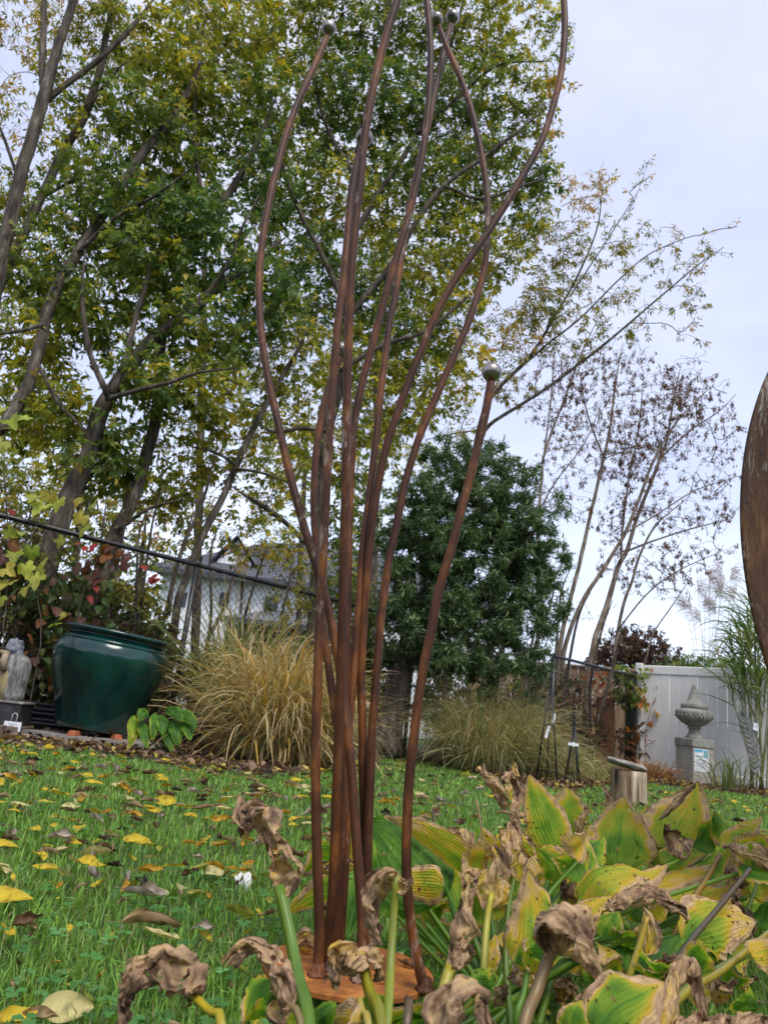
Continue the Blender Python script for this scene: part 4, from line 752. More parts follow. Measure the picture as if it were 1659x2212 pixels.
def hosta_blade(pl, pts, W, roll=0., curl=.5, tone=.2, edge_=.2, tip=.1, crump=.04, twist=0., fold=0., res=1.0, holes=4, ragged=.05, world_pts=False, sidedark=0, shape=.62, label=None):
    hseed[0] += 1; sd = hseed[0]; r = random.Random(sd)
    P = [np.array(p) if world_pts else A(*p) for p in pts]; Lc = sum(np.linalg.norm(P[i + 1] - P[i]) for i in range(len(P) - 1))
    Wm = W * (1.3 if crump > .1 else 1.2) * np.mean([M(*p) for p in pts])
    wither = crump > .1; nu = int((40 if not wither else 64) * res); ns = int((22 if not wither else 36) * res); C = smooth_path(P, nu)
    T = unit(np.gradient(C, axis=0)); view = unit(C - CAMP); s0 = unit(np.cross(unit(P[-1] - P[0]), unit((P[0] + P[-1]) / 2 - CAMP)))
    S = unit(s0 - T[0] * (s0 @ T[0])); V = np.zeros((nu, ns, 3)); LC = np.zeros((nu, ns, 3)); Sprev = S
    for i in range(nu):
        u = i / (nu - 1); Sprev = unit(Sprev - T[i] * (Sprev @ T[i])); a = roll + twist * (u - .3) + (.5 * wnoise((u * 2.5, 0, 0), sd) if wither else 0)
        Nn = np.cross(Sprev, T[i]); Si = Sprev * math.cos(a) + Nn * math.sin(a); Ni = np.cross(Si, T[i])
        w = Wm * (max(0, math.sin(PI * min(1, u ** shape))) ** .8 * .97 + .03 * (1 - u)); c0 = curl * (1 + (.7 * wnoise((u * 3, 2, 0), sd) if wither else .15 * math.sin(u * 4 + sd)))
        for j in range(ns):
            s = j / (ns - 1) * 2 - 1; w2 = w * (1 + ragged * 2.4 * wnoise((u * 9, 3 * math.copysign(1, s), 0), sd) * abs(s)); c = max(abs(c0), .05) * math.copysign(1, c0)
            y = w2 * math.sin(c * s) / c; z = w2 * (1 - math.cos(c * s)) / c + fold * w2 * abs(s)
            z += Wm * .028 * math.cos(2 * PI * 5.5 * abs(s) + .5) * min(1, 4 * (1 - u)) * (1 - .6 * (abs(s) > .93))
            z += Wm * (.12 + .10 * ragged / .05) * wnoise((u * 4.0, s * 1.3, 5), sd) * abs(s) + Wm * .16 * wnoise((u * 13, s * 3, 8), sd) * abs(s) ** 4
            p = C[i] + Si * y + Ni * z
            if wither:
                q = np.array([u * Lc * 9 / .1 * .1, s * 1.6, 0]); kx = crump * Wm
                f1 = wnoise((u * Lc * 40, s * 2.2, 1), sd); f2 = wnoise((u * Lc * 40, s * 2.2, 7), sd + 1); f3 = wnoise((u * Lc * 110, s * 5, 3), sd); f4 = abs(wnoise((u * Lc * 55, s * 4, 11), sd)) - .25
                p = p + Ni * kx * (1.5 * f1 + .8 * f3 + 1.3 * f4 + .35 * wnoise((u * Lc * 260, s * 11, 15), sd)) + Si * kx * (1.2 * f2 + .6 * wnoise((u * Lc * 100, s * 5, 9), sd)) + T[i] * kx * .9 * wnoise((u * Lc * 50, s * 3, 13), sd)
            V[i, j] = p; n_ = wnoise((u * 3.2, s * 2.2, 0), sd)
            n2 = wnoise((u * 8, s * 5, 4), sd); tn = tone + edge_ * (abs(s) ** 2.4) * (1.15 + 1.2 * n_) + tip * u ** 2.2 * (1 + .5 * n_) + .16 * n_ + (1.0 * max(0, abs(s) + .25 * u + .4 * n_ + .35 * n2 - .78) if .16 < tone < .66 else 0)
            tn += (.16 * wnoise((u * Lc * 60, s * 3, 21), sd) + .07 * math.cos(2 * PI * 6 * abs(s))) if wither else 0
            LC[i, j] = (u, s, min(1 if wither else .80 + .10 * n2, max(0, tn)))
    i, j = np.meshgrid(np.arange(nu - 1), np.arange(ns - 1), indexing='ij'); a = (i * ns + j).ravel(); q = np.stack([a, a + 1, a + ns + 1, a + ns], 1); uu = ((i + .5) / (nu - 1)).ravel(); ss = ((j + .5) / (ns - 1) * 2 - 1).ravel(); keep = np.ones(len(q), bool)
    for _ in range(holes * (2 if wither else 1)):
        hu, hs_, hr_ = r.uniform(.15, .95), r.uniform(-.95, .95), r.choice([.018, .025, .03, .045 if wither else .03, .07 if wither else .035]) * min(1.0, 1.8 * Wm / Lc); keep &= ((uu - hu) ** 2 + ((ss - hs_) * Wm / Lc) ** 2) > hr_ ** 2
    kf = min(1.0, 2.0 * Wm / Lc)
    for _ in range(int(ragged * 130)):
        hu, sg, hr_ = r.uniform(.1, 1), r.choice([-1, 1]), r.uniform(.012, .042) * kf; keep &= ((uu - hu) ** 2 + ((ss - sg) * Wm / Lc) ** 2) > hr_ ** 2
    m = MB(); m.add(V.reshape(-1, 3), [q[keep]], lc=LC.reshape(-1, 3)); o = m.build('withered_leaf' if wither else 'leaf', MT['hosta'], pl, lc=True)
    if label: o['label'] = label
    return o
PG = [(.10, .22, .02), (.16, .30, .03), (.24, .36, .04)]
def petiole(pl, pts, r=.0035, col=None, end_col=None, name='petiole', world_pts=False, tip=.6, n=26):
    P = [np.array(p)[:3] if len(p) == 4 else A(*p) for p in pts]
    if len(pts[0]) == 4 and len(P) > 2:                              # run the stalk straight on into the ground near its crown
        dv = P[1] - P[2]; k0 = min(P[1][2] / max(-dv[2], .02), 3.0) if dv[2] < 0 else 1.0; g = P[1] + dv * k0; g[2] = min(g[2], .0) if P[1][2] > 0 else P[1][2] - .02
        P[0] = g * .75 + P[0] * .25; P = [P[0], (P[0] + P[1]) / 2] + P[1:]
    C = smooth_path(P, n); m = MB(); rad = np.linspace(r * 1.25, r * tip, n); c0 = np.array(PG[rng.integers(3)] if col is None else col); c0 = c0 * np.array([.66, .70, .6]); c1 = c0 if end_col is None else np.array(end_col) * np.array([.7, .72, .6]); k = 8
    T = np.gradient(C, axis=0); m.tube(C, rad, k); ax = np.repeat(C, k, 0); m.v[0] = ax + (m.v[0] - ax) * np.tile(np.where(np.arange(k) % 4 == 0, .62, 1.0), n)[:, None] * (1 + .12 * np.repeat(np.array([wnoise((i * .4, hseed[0], 0), 3) for i in range(n)]), k))[:, None]; w = np.repeat(np.linspace(0, 1, n), k)[:, None]
    stripe = 1 + .38 * np.tile(np.cos(np.arange(k) * 2 * PI / k * 2), n)[:, None] * np.array([1, .6, .3]); m.c[0] = (c0 * (1 - w) + c1 * w) * stripe; return m.build(name, MT['petiole'], pl, col=True)
r5 = lambda x, y: (x / 2, 1475 + y / 2)
r6 = lambda x, y: (829.5 + x / 2, 1475 + y / 2)
c4 = lambda x, y: (511.5 + .3083 * x, 1662.4 + .3083 * y)
def at(p, Y): return (p[0], p[1], Y)
front = thing('hosta_plant', (-.02, .60, 0), 'hosta with withered brown leaves in front of the round rusty plate', 'hosta', 'hosta plants')
main = thing('hosta_plant', (.27, .98, 0), 'large yellowing hosta clump right of the rusty rods', 'hosta', 'hosta plants')
back = thing('hosta_plant', (.72, 1.45, 0), 'hosta with upright yellow and green leaves behind the main clump, at the right', 'hosta', 'hosta plants')
near = thing('hosta_plant', (.27, .60, 0), 'hosta with large brown drooping leaves at the bottom right corner', 'hosta', 'hosta plants')
def crown(pl, sx=.05): l = np.array(pl.location); return (l[0] + rng.normal(0, sx), l[1] + rng.normal(0, sx), .0, 0)
YL, GR = (.50, .38, .03), (.16, .32, .03); BR = (.2, .12, .07)
# --- front plant
petiole(front, [crown(front), at(r5(1330, 1475), .66), at(r5(1290, 1290), .70), at(r5(1255, 1100), .73), at(r5(1205, 880), .75)], .0068, GR, (.22, .34, .04), tip=.8)
hosta_blade(front, [at(r5(1222, 930), .75), at(r5(1215, 780), .752), at(r5(1160, 660), .755), at(r5(1115, 580), .76), at(r5(1062, 570), .75), at(r5(1040, 650), .745)], 52, .5, 2.6, .80, .06, .10, .30, .8, holes=12, ragged=.10, label='tall greyish brown curled leaf left of the rods')
petiole(front, [crown(front), at(r5(960, 1500), .56), at(r5(905, 1420), .58), at(r5(815, 1330), .60)], .0045, (.30, .36, .03), YL)
hosta_blade(front, [at(r5(815, 1345), .60), at(r5(870, 1260), .60), at(r5(790, 1190), .59), at(r5(690, 1170), .585), at(r5(600, 1225), .58), at(r5(550, 1330), .575), at(r5(515, 1480), .575)], 54, .6, 2.1, .86, .02, .05, .32, .9, holes=14, ragged=.12, label='large brown arching dead leaf in the bottom left foreground')
petiole(front, [crown(front), at(r5(1300, 1480), .62), at(r5(1240, 1390), .645), at(r5(1190, 1310), .65)], .004, (.42, .30, .10), (.40, .28, .14))
hosta_blade(front, [at(r5(1230, 1400), .645), at(r5(1210, 1290), .65), at(r5(1140, 1180), .655), at(r5(1085, 1135), .66), at(r5(1020, 1170), .66), at(r5(1000, 1200), .665)], 40, .4, 2.4, .80, .03, .12, .34, .6, holes=12, ragged=.12)
hosta_blade(front, [at(r5(1270, 1400), .66), at(r5(1190, 1400), .655), at(r5(1240, 1480), .65)], 22, .3, 1.6, .72, .1, .1, .25, .3)
hosta_blade(front, [at(r5(1180, 1300), .78), at(r5(1110, 1380), .76), at(r5(1040, 1490), .74)], 34, .8, 1.0, .12, .35, .45, .05, .2)
petiole(front, [crown(front), at(c4(1010, 1790), .64), at(c4(930, 1560), .68), at(c4(880, 1330), .70)], .0052, (.22, .36, .03), YL, tip=.9)
hosta_blade(front, [at(c4(885, 1380), .70), at(c4(860, 1260), .69), at(c4(760, 1230), .68), at(c4(680, 1270), .675), at(c4(690, 1400), .675), at(c4(670, 1520), .68)], 46, .2, 2.2, .80, .02, .05, .36, 1.2, holes=16, ragged=.14, label='crumpled grey brown leaf above the middle of the rusty plate')
hosta_blade(front, [at(c4(900, 1300), .70), at(c4(960, 1270), .69), at(c4(1020, 1330), .69), at(c4(985, 1480), .695)], 26, .4, 2.4, .78, .0, .1, .4, .9, holes=8, ragged=.14)
petiole(front, [crown(front), at(c4(1050, 1790), .66), at(c4(1075, 1400), .70), at(c4(1100, 1000), .72), at(c4(1115, 740), .72)], .0056, (.26, .36, .03), (.45, .42, .06), tip=.75)
hosta_blade(front, [at(c4(1110, 770), .722), at(c4(1040, 800), .73), at(c4(1000, 900), .735), at(c4(970, 1050), .735), at(c4(970, 1230), .73)], 34, .5, 1.9, .88, .0, .02, .30, .5, holes=14, ragged=.1)
hosta_blade(front, [at(c4(1110, 780), .72), at(c4(1090, 720), .715), at(c4(1010, 740), .715), at(c4(960, 800), .72)], 18, .3, 2.4, .76, .0, .1, .45, 1.2, holes=4, ragged=.2)
hosta_blade(front, [at(c4(1115, 790), .72), at(c4(1160, 830), .715), at(c4(1230, 770), .715)], 20, .2, 2.0, .76, .0, .1, .4, 1.0, holes=3, ragged=.2)
petiole(front, [crown(front), at(c4(920, 1830), .60), at(c4(880, 1700), .62), at(c4(860, 1600), .63)], .004, (.45, .35, .08))
hosta_blade(front, [at(c4(870, 1620), .63), at(c4(890, 1690), .62), at(c4(780, 1790), .60)], 18, .3, 1.2, .55, .2, .2, .1, .3)
petiole(front, [crown(front), at(c4(1190, 1790), .60), at(c4(1205, 1610), .62)], .0038, (.12, .2, .03), (.12, .07, .05), 'cut_stalk', tip=.9)
for q in range(8):                                                  # low leaves round the plate and its shadow side
    x0, x1 = (560 + q * 55, 600 + q * 52); hosta_blade(front, [(x1, 2230, .70 + .02 * q), (x0 + 25, 2190 + 10 * (q % 2), .74), (x0 - 30, 2205 + 18 * (q % 3), .78)], 34, rng.uniform(.6, 1.3), .6, (.08, .3, .1, .6)[q % 4], .3, .3, .05, .2)
# leaves behind the rods
hosta_blade(main, [(735, 1865, 1.34), (690, 1852, 1.36), (642, 1908, 1.33)], 30, .7, .8, .20, .35, .35, .05, .2)
hosta_blade(main, [(770, 1875, 1.36), (720, 1880, 1.34), (655, 1890, 1.32)], 16, .9, .9, .62, .2, .2, .12, .3)
hosta_blade(main, [(735, 1915, 1.28), (680, 1935, 1.26), (617, 1975, 1.24)], 30, .6, .5, .28, .45, .35, .05, .2, holes=8)
hosta_blade(main, [(792, 1868, 1.42), (745, 1830, 1.42), (694, 1800, 1.43)], 26, .8, .8, .55, .3, .2, .1, .3)
hosta_blade(main, [(800, 1905, 1.3), (772, 1950, 1.26), (752, 2025, 1.22)], 32, .6, .6, .06, .1, .1, .04, .1)
hosta_blade(main, [(690, 2045, 1.12), (660, 2020, 1.12), (632, 2052, 1.12)], 16, .3, 1.8, .72, .1, .1, .3, .3)
hosta_blade(main, [(858, 1880, 1.36), (830, 1860, 1.37), (806, 1842, 1.38)], 18, .8, .8, .5, .3, .2, .1, .3)
# --- main clump
petiole(main, [crown(main), (1045, 2140, 1.05), (1000, 2010, 1.15), (965, 1922, 1.22)], .0052, (.10, .22, .03), GR)
hosta_blade(main, [(968, 1930, 1.22), (920, 1880, 1.23), (860, 1820, 1.26), (803, 1774, 1.30)], 104, -.35, .75, .10, .10, .12, .03, .1, fold=.22, holes=12, ragged=.02, shape=.75, label='big fresh green leaf beside the rusty rods')
hosta_blade(main, [(1033, 1890, 1.24), (970, 1838, 1.22), (900, 1795, 1.24), (832, 1762, 1.27)], 34, .55, .7, .36, .22, .35, .05, .2, holes=6, ragged=.05)
hosta_blade(main, [(1005, 1850, 1.34), (985, 1805, 1.4), (950, 1795, 1.42)], 30, .3, 1.5, .72, .08, .1, .2, .5, holes=5)
hosta_blade(main, [(1000, 1860, 1.36), (1012, 1822, 1.36), (1030, 1870, 1.34)], 16, .3, 2.2, .8, .0, .05, .3, .6)
petiole(main, [crown(main), (1006, 1960, 1.3), (1003, 1840, 1.33)], .0028, (.14, .22, .03), (.10, .06, .04), 'flower_stalk')
petiole(main, [crown(main), (950, 1830, 1.46), (934, 1752, 1.5)], .003, (.12, .12, .03), (.16, .10, .06), 'flower_stalk', tip=.8)
petiole(main, [crown(main), (1050, 1850, 1.42), (1029, 1728, 1.46)], .0034, (.24, .30, .03), (.50, .33, .12), 'flower_stalk', tip=.7)
hosta_blade(main, [(1040, 1852, 1.56), (1042, 1820, 1.58), (1030, 1786, 1.60)], 27, .1, .5, .16, .2, .1, .03, .1)
hosta_blade(main, [(1095, 1745, 1.30), (1075, 1715, 1.30), (1050, 1685, 1.31), (1036, 1655, 1.32)], 24, .3, 3.2, .78, .0, .08, .22, 2.4, holes=3, ragged=.08, label='rolled brown leaf tip pointing up left of the black obelisk')
hosta_blade(main, [(1112, 1730, 1.36), (1112, 1690, 1.37), (1108, 1645, 1.38)], 20, .1, 1.2, .66, .1, .1, .12, .3, holes=5)
hosta_blade(main, [(1104, 1790, 1.26), (1108, 1740, 1.26), (1112, 1700, 1.27), (1100, 1678, 1.27), (1090, 1690, 1.26)], 24, .3, 3.0, .82, .0, .1, .26, 1.6, holes=6, ragged=.1)
hosta_blade(main, [(1098, 1870, 1.12), (1100, 1810, 1.14), (1106, 1770, 1.16), (1120, 1752, 1.16)], 26, .2, 2.6, .78, .0, .1, .28, 1.2, holes=8, ragged=.1)
petiole(main, [crown(main), (1125, 1900, 1.25), (1122, 1790, 1.3), (1112, 1690, 1.33)], .003, (.30, .30, .03), (.55, .36, .05))
petiole(main, [crown(main), (1170, 1950, 1.25), (1204, 1840, 1.33)], .004)
hosta_blade(main, [(1206, 1838, 1.34), (1185, 1780, 1.34), (1160, 1720, 1.35), (1142, 1672, 1.36)], 47, -.25, .7, .33, .26, .3, .04, .15, fold=.1, holes=7, label='yellow green leaf with brown margin in front of the black obelisk')
hosta_blade(back, [(1215, 1800, 1.62), (1220, 1752, 1.62), (1222, 1698, 1.63)], 42, .2, .6, .20, .22, .60, .05, .1, holes=3, shape=.8)
hosta_blade(main, [(1195, 1822, 1.5), (1165, 1785, 1.5), (1135, 1740, 1.52)], 38, .3, .6, .08, .15, .15, .03, .1)
hosta_blade(main, [(1256, 1810, 1.45), (1250, 1775, 1.45), (1268, 1740, 1.46)], 14, .2, 2.2, .76, .0, .1, .25, .8)
petiole(back, [crown(back), (1310, 1960, 1.35), (1330, 1872, 1.36)], .0048)
hosta_blade(back, [(1330, 1876, 1.36), (1336, 1820, 1.37), (1342, 1768, 1.39), (1346, 1720, 1.40)], 64, .1, .55, .27, .20, .42, .04, .05, fold=.06, holes=10, shape=.7, label='broad upright green leaf with yellow margin and brown tip')
hosta_blade(back, [(1330, 1770, 1.48), (1312, 1730, 1.48), (1304, 1700, 1.49)], 18, .2, 2.8, .76, .0, .1, .24, 1.5, holes=3)
hosta_blade(back, [(1385, 1820, 1.56), (1392, 1780, 1.57), (1405, 1735, 1.58)], 38, .3, .7, .22, .25, .15, .05, .1)
hosta_blade(back, [(1398, 1858, 1.44), (1393, 1815, 1.44), (1382, 1775, 1.44)], 20, .9, 1.4, .66, .1, .1, .15, .3)
petiole(back, [crown(back), (1400, 1960, 1.45), (1415, 1870, 1.48)], .0048, (.18, .30, .04), (.24, .38, .05))
hosta_blade(back, [(1412, 1872, 1.48), (1450, 1808, 1.48), (1486, 1748, 1.50), (1508, 1688, 1.52)], 66, .05, .6, .38, .22, .36, .05, .05, fold=.08, holes=9, ragged=.07, shape=.72, label='broad yellow leaf with brown speckles and a dark curled tip at the right')
hosta_blade(back, [(1425, 1770, 1.44), (1462, 1728, 1.45), (1500, 1692, 1.47)], 12, .3, 2.4, .84, .0, .1, .24, .8, holes=3)
hosta_blade(back, [(1540, 1755, 1.46), (1575, 1790, 1.46), (1615, 1800, 1.44), (1660, 1826, 1.42)], 40, .85, 1.3, .22, .5, .3, .06, .2, holes=4)
hosta_blade(back, [(1640, 1800, 1.50), (1655, 1840, 1.48), (1690, 1900, 1.45)], 34, .6, .8, .4, .35, .25, .05, .1)
petiole(back, [crown(back), (1620, 1950, 1.35), (1645, 1880, 1.42)], .0045)
hosta_blade(back, [(1690, 1888, 1.16), (1640, 1860, 1.17), (1590, 1838, 1.19), (1562, 1826, 1.2)], 30, .6, 2.0, .76, .05, .08, .13, .4, holes=5, ragged=.08)
hosta_blade(back, [(1600, 1870, 1.2), (1640, 1885, 1.17), (1690, 1915, 1.14)], 26, .9, .8, .14, .4, .2, .04, .1)
petiole(main, [crown(main), (1215, 2030, 1.08), (1255, 1938, 1.13)], .005, (.14, .26, .03), (.24, .34, .04))
hosta_blade(main, [(1250, 1942, 1.13), (1290, 1893, 1.12), (1350, 1876, 1.13), (1400, 1884, 1.14), (1442, 1866, 1.16)], 50, .75, .75, .42, .22, .25, .05, .35, holes=8, ragged=.05, label='wavy yellow leaf with a tan rim lying across the middle of the clump')
hosta_blade(main, [(1195, 1872, 1.28), (1235, 1850, 1.29), (1282, 1812, 1.30)], 24, .5, 1.2, .50, .25, .2, .08, .4)
hosta_blade(main, [(1215, 1895, 1.22), (1190, 1860, 1.23), (1155, 1830, 1.24)], 34, .2, .6, .28, .25, .2, .04, .1)
hosta_blade(main, [(1150, 1850, 1.2), (1128, 1820, 1.2), (1122, 1795, 1.22)], 18, .3, 1.2, .52, .3, .2, .12, .5)
hosta_blade(back, [(1432, 1872, 1.34), (1470, 1845, 1.34), (1524, 1846, 1.34)], 30, .35, .9, .26, .45, .15, .05, .1)
hosta_blade(back, [(1410, 1912, 1.22), (1470, 1888, 1.24), (1545, 1865, 1.28)], 26, .7, .9, .58, .25, .15, .08, .3)
hosta_blade(back, [(1445, 1948, 1.2), (1520, 1930, 1.22), (1605, 1912, 1.25)], 36, .5, 1.0, .48, .35, .2, .07, .25, holes=6)
petiole(main, [crown(main), (1430, 2080, 1.02), (1478, 2030, 1.06)], .005, (.10, .2, .02), (.16, .3, .03))
hosta_blade(main, [(1474, 2034, 1.06), (1520, 1998, 1.07), (1570, 1985, 1.09), (1632, 1990, 1.1)], 58, .15, .55, .30, .22, .50, .05, .15, holes=8, ragged=.10, shape=.85, label='fan-shaped yellow green leaf with a ragged tan end at the right')
hosta_blade(main, [(1455, 1960, 1.14), (1500, 1945, 1.15), (1560, 1950, 1.16)], 22, .5, 1.8, .74, .0, .1, .22, .5)
hosta_blade(main, [(1312, 1965, .95), (1365, 1930, .95), (1410, 1922, .95), (1455, 1950, .95), (1488, 1982, .95)], 27, .6, 2.5, .86, .0, .05, .26, 1.0, holes=8, ragged=.1, label='dark brown crumpled leaf folded over a yellow stalk')
hosta_blade(main, [(1395, 2060, .94), (1398, 2010, .94), (1390, 1960, .945)], 27, .3, .9, .66, .15, .1, .12, .3, holes=5)
petiole(main, [crown(main), (1358, 2110, .93), (1378, 2050, .935), (1398, 1980, .94)], .005, (.2, .34, .03), (.5, .34, .05))
hosta_blade(main, [(1370, 2100, 1.02), (1410, 2060, 1.02), (1468, 2018, 1.04)], 46, .5, .6, .04, .06, .08, .03, .1, holes=3)
hosta_blade(main, [(1310, 2100, 1.04), (1330, 2060, 1.04), (1368, 2030, 1.05)], 34, .5, .6, .05, .08, .1, .03, .1)
hosta_blade(main, [(1300, 2030, 1.0), (1318, 1990, 1.0), (1335, 1965, 1.01)], 30, .3, .6, .2, .2, .2, .03, .1)
hosta_blade(main, [(1235, 1990, 1.06), (1275, 1955, 1.07), (1320, 1935, 1.08)], 28, .6, .8, .52, .2, .1, .05, .2)
petiole(main, [crown(main), (1115, 2212, .78), (1130, 2150, .79), (1139, 2098, .8)], .0054, (.16, .32, .03), GR)
hosta_blade(main, [(1140, 2106, .80), (1146, 2030, .80), (1148, 1950, .81), (1140, 1876, .82)], 56, .12, .7, .42, .30, .34, .10, .2, holes=14, ragged=.06, shape=.6, label='tall leaf, green below and tan above, in front of the brown hood-shaped leaf')
hosta_blade(main, [(975, 2090, .76), (985, 2020, .76), (1000, 1950, .765), (1010, 1890, .77), (1032, 1890, .77)], 36, .3, 2.6, .80, .02, .05, .28, .8, holes=18, ragged=.1, label='upright crumpled brown leaf right of the rightmost rod')
petiole(main, [crown(main), (940, 2212, .72), (952, 2160, .74), (972, 2088, .76)], .0056, (.24, .36, .03), (.40, .36, .04), tip=.9)
petiole(main, [crown(main), (1045, 2100, .86), (1052, 1990, .89), (1062, 1930, .9)], .0052, (.16, .3, .03), (.46, .4, .04))
hosta_blade(main, [(1055, 1966, .90), (1064, 1910, .90), (1072, 1858, .905), (1066, 1826, .91)], 36, .2, 1.5, .70, .12, .12, .16, .4, holes=8, ragged=.08)
hosta_blade(main, [(1118, 1900, 1.0), (1122, 1862, 1.0), (1128, 1835, 1.01)], 17, .4, 1.5, .60, .2, .2, .2, .5)
petiole(main, [crown(main), (1092, 2080, .92), (1098, 1960, .96), (1110, 1900, .99)], .0045, (.09, .2, .02), (.2, .26, .03))
hosta_blade(main, [(1052, 2096, .92), (1062, 2055, .92), (1070, 2018, .93)], 18, .2, .6, .56, .05, .05, .02, .1, holes=0)
petiole(main, [crown(main), (1475, 2055, .95), (1550, 1962, 1.05), (1619, 1878, 1.12)], .0036, (.13, .10, .07), (.16, .11, .08), 'flower_stalk', tip=.9)
petiole(main, [crown(main), (1490, 1955, 1.15), (1525, 1900, 1.2), (1554, 1848, 1.24)], .0046, (.5, .33, .05), (.42, .22, .06), 'flower_stalk', tip=.8)
for k in range(46):                                                 # the fan of petioles in the heart of the clump
    u = k / 45; sx = 850 + 560 * u + rng.normal(0, 18); sy = 1950 + 60 * rng.random() + (20 if sx > 1250 else 0); Yp = rng.uniform(.98, 1.3)
    petiole(main, [crown(main, .06), ((sx + 1080) / 2 + rng.normal(0, 15), 2075, (Yp + 1.0) / 2), (sx, sy, Yp)], rng.uniform(.0032, .0052), [(.10, .22, .02), (.17, .31, .03), (.06, .15, .015), (.30, .32, .03)][rng.choice(4, p=[.35, .35, .2, .1])])
# --- near plant, bottom right
petiole(near, [crown(near), (1130, 2230, .63), (1160, 2140, .65), (1195, 2040, .665)], .0052, (.24, .16, .07), (.26, .17, .08), tip=.9)
hosta_blade(near, [(1192, 2062, .665), (1190, 1990, .66), (1220, 1962, .65), (1258, 1985, .64), (1285, 2060, .635), (1300, 2145, .635)], 60, .15, 1.5, .86, .02, .03, .16, .3, holes=8, ragged=.07, label='large dark brown hood-shaped leaf bent over its stalk')
hosta_blade(near, [(1190, 2060, .66), (1175, 2000, .655), (1165, 1985, .65)], 34, .5, 2.0, .84, .0, .05, .3, .5, holes=5, ragged=.12)
hosta_blade(near, [(1230, 2225, .60), (1262, 2160, .61), (1308, 2120, .62)], 30, .4, 2.2, .84, .05, .05, .3, .5, holes=6, ragged=.1)
hosta_blade(near, [(940, 2235, .53), (945, 2160, .535), (985, 2118, .54), (1035, 2140, .54), (1062, 2230, .54)], 48, .5, 1.7, .84, .02, .03, .22, .4, holes=10, ragged=.1, label='brown arched leaf cut by the bottom edge right of the plate')
hosta_blade(near, [(1285, 2235, .58), (1330, 2180, .585), (1385, 2150, .59), (1432, 2120, .60)], 62, .15, .45, .24, .18, .55, .04, .05, holes=9, ragged=.06, shape=.8, label='pale green ribbed leaf with brown tip at the bottom')
hosta_blade(near, [(1230, 2240, .57), (1240, 2190, .57), (1258, 2160, .575)], 34, .2, .6, .26, .2, .3, .04, .1)
hosta_blade(near, [(1432, 2195, .64), (1455, 2110, .64), (1480, 2062, .645), (1505, 2100, .645), (1522, 2200, .64)], 36, .4, 2.2, .82, .02, .03, .2, .5, holes=6, ragged=.07, label='folded brown leaf draped like a cloth at the lower right')
hosta_blade(near, [(1415, 2235, .6), (1440, 2150, .62), (1452, 2090, .63)], 30, .3, 1.4, .66, .15, .1, .15, .3)
petiole(near, [crown(near), (1390, 2225, .66), (1520, 2115, .78), (1665, 2030, .92)], .0042, (.10, .2, .02), (.24, .30, .04), tip=.9)
petiole(near, [crown(near), (1440, 2190, .68), (1560, 2095, .8), (1665, 2010, .94)], .0034, (.40, .34, .04), (.5, .36, .05), tip=.9)
for k in range(16):                                                 # dead leaves lying over one another along the bottom edge
    sx = 1395 + 19 * k; hosta_blade(near, [(sx - 30, 2240, .60), (sx, 2195 + 9 * (k % 3), .62 + .01 * (k % 4)), (sx + 45, 2212 + 8 * (k % 2), .64)], 24, rng.uniform(.2, .9), 2.0, rng.uniform(.72, .9), .0, .05, .3, .6, holes=5, ragged=.12, res=.8)
for k in range(64):                                                 # lower leaves that fill the clump
    pl = (main, main, back, near)[k % 4]; sx = rng.uniform(900, 1640); sy = rng.uniform(2040, 2190); Yp = {main: 1.05, back: 1.25, near: .8}[pl] + rng.uniform(-.08, .12)
    if pl is back: sx = rng.uniform(1350, 1650); sy = rng.uniform(1960, 2080)
    if A(sx, sy, Yp)[2] < .02: continue
    ln = rng.uniform(35, 75); an = rng.uniform(-.6, 3.7); tn = rng.choice([.06, .12, .22, .35, .55, .70, .78]); hosta_blade(pl, [(sx, sy, Yp), (sx + ln * .5 * math.cos(an), sy - ln * .5 * math.sin(an), Yp), (sx + ln * math.cos(an), sy - ln * .8 * math.sin(an), Yp - .02)], rng.uniform(20, 40), rng.uniform(0, 1), .7 if tn < .6 else 2.0, tn, .25, .2, .04 if tn < .6 else .25, .4, res=.8)
for k in range(54):                                                 # the leaves crowded behind one another through the clump
    u = rng.random(); pl = main if u < .5 else back; cx = 960 + 680 * u; bx_ = cx + rng.normal(0, 18); by_ = rng.uniform(1850, 2030) - 25 * (u > .6); Yp = rng.uniform(1.08, 1.5) + .12 * (u > .5); ln = rng.uniform(60, 115); an = PI / 2 + (.55 - u) * .9 + rng.normal(0, .55); tn = rng.choice([.12, .22, .32, .42, .52, .62, .76], p=[.1, .16, .2, .2, .14, .1, .1])
    dry = tn > .7; hosta_blade(pl, [(bx_, by_, Yp), (bx_ + ln * .5 * math.cos(an), by_ - ln * .55 * math.sin(an), Yp + .02), (bx_ + ln * 1.05 * math.cos(an), by_ - ln * .9 * math.sin(an), Yp + .03 * rng.normal())], rng.uniform(26, 44), rng.uniform(-.7, .8), rng.uniform(.4, 1.0) if not dry else 2.0, tn, .26, .28, .05 if not dry else .24, .2, res=.85, ragged=.06, holes=6)
    if k % 2 == 0: petiole(pl, [crown(pl, .06), ((bx_ + 1100) / 2, by_ + 90, Yp - .05), (bx_, by_ + 3, Yp)], rng.uniform(.003, .0046))
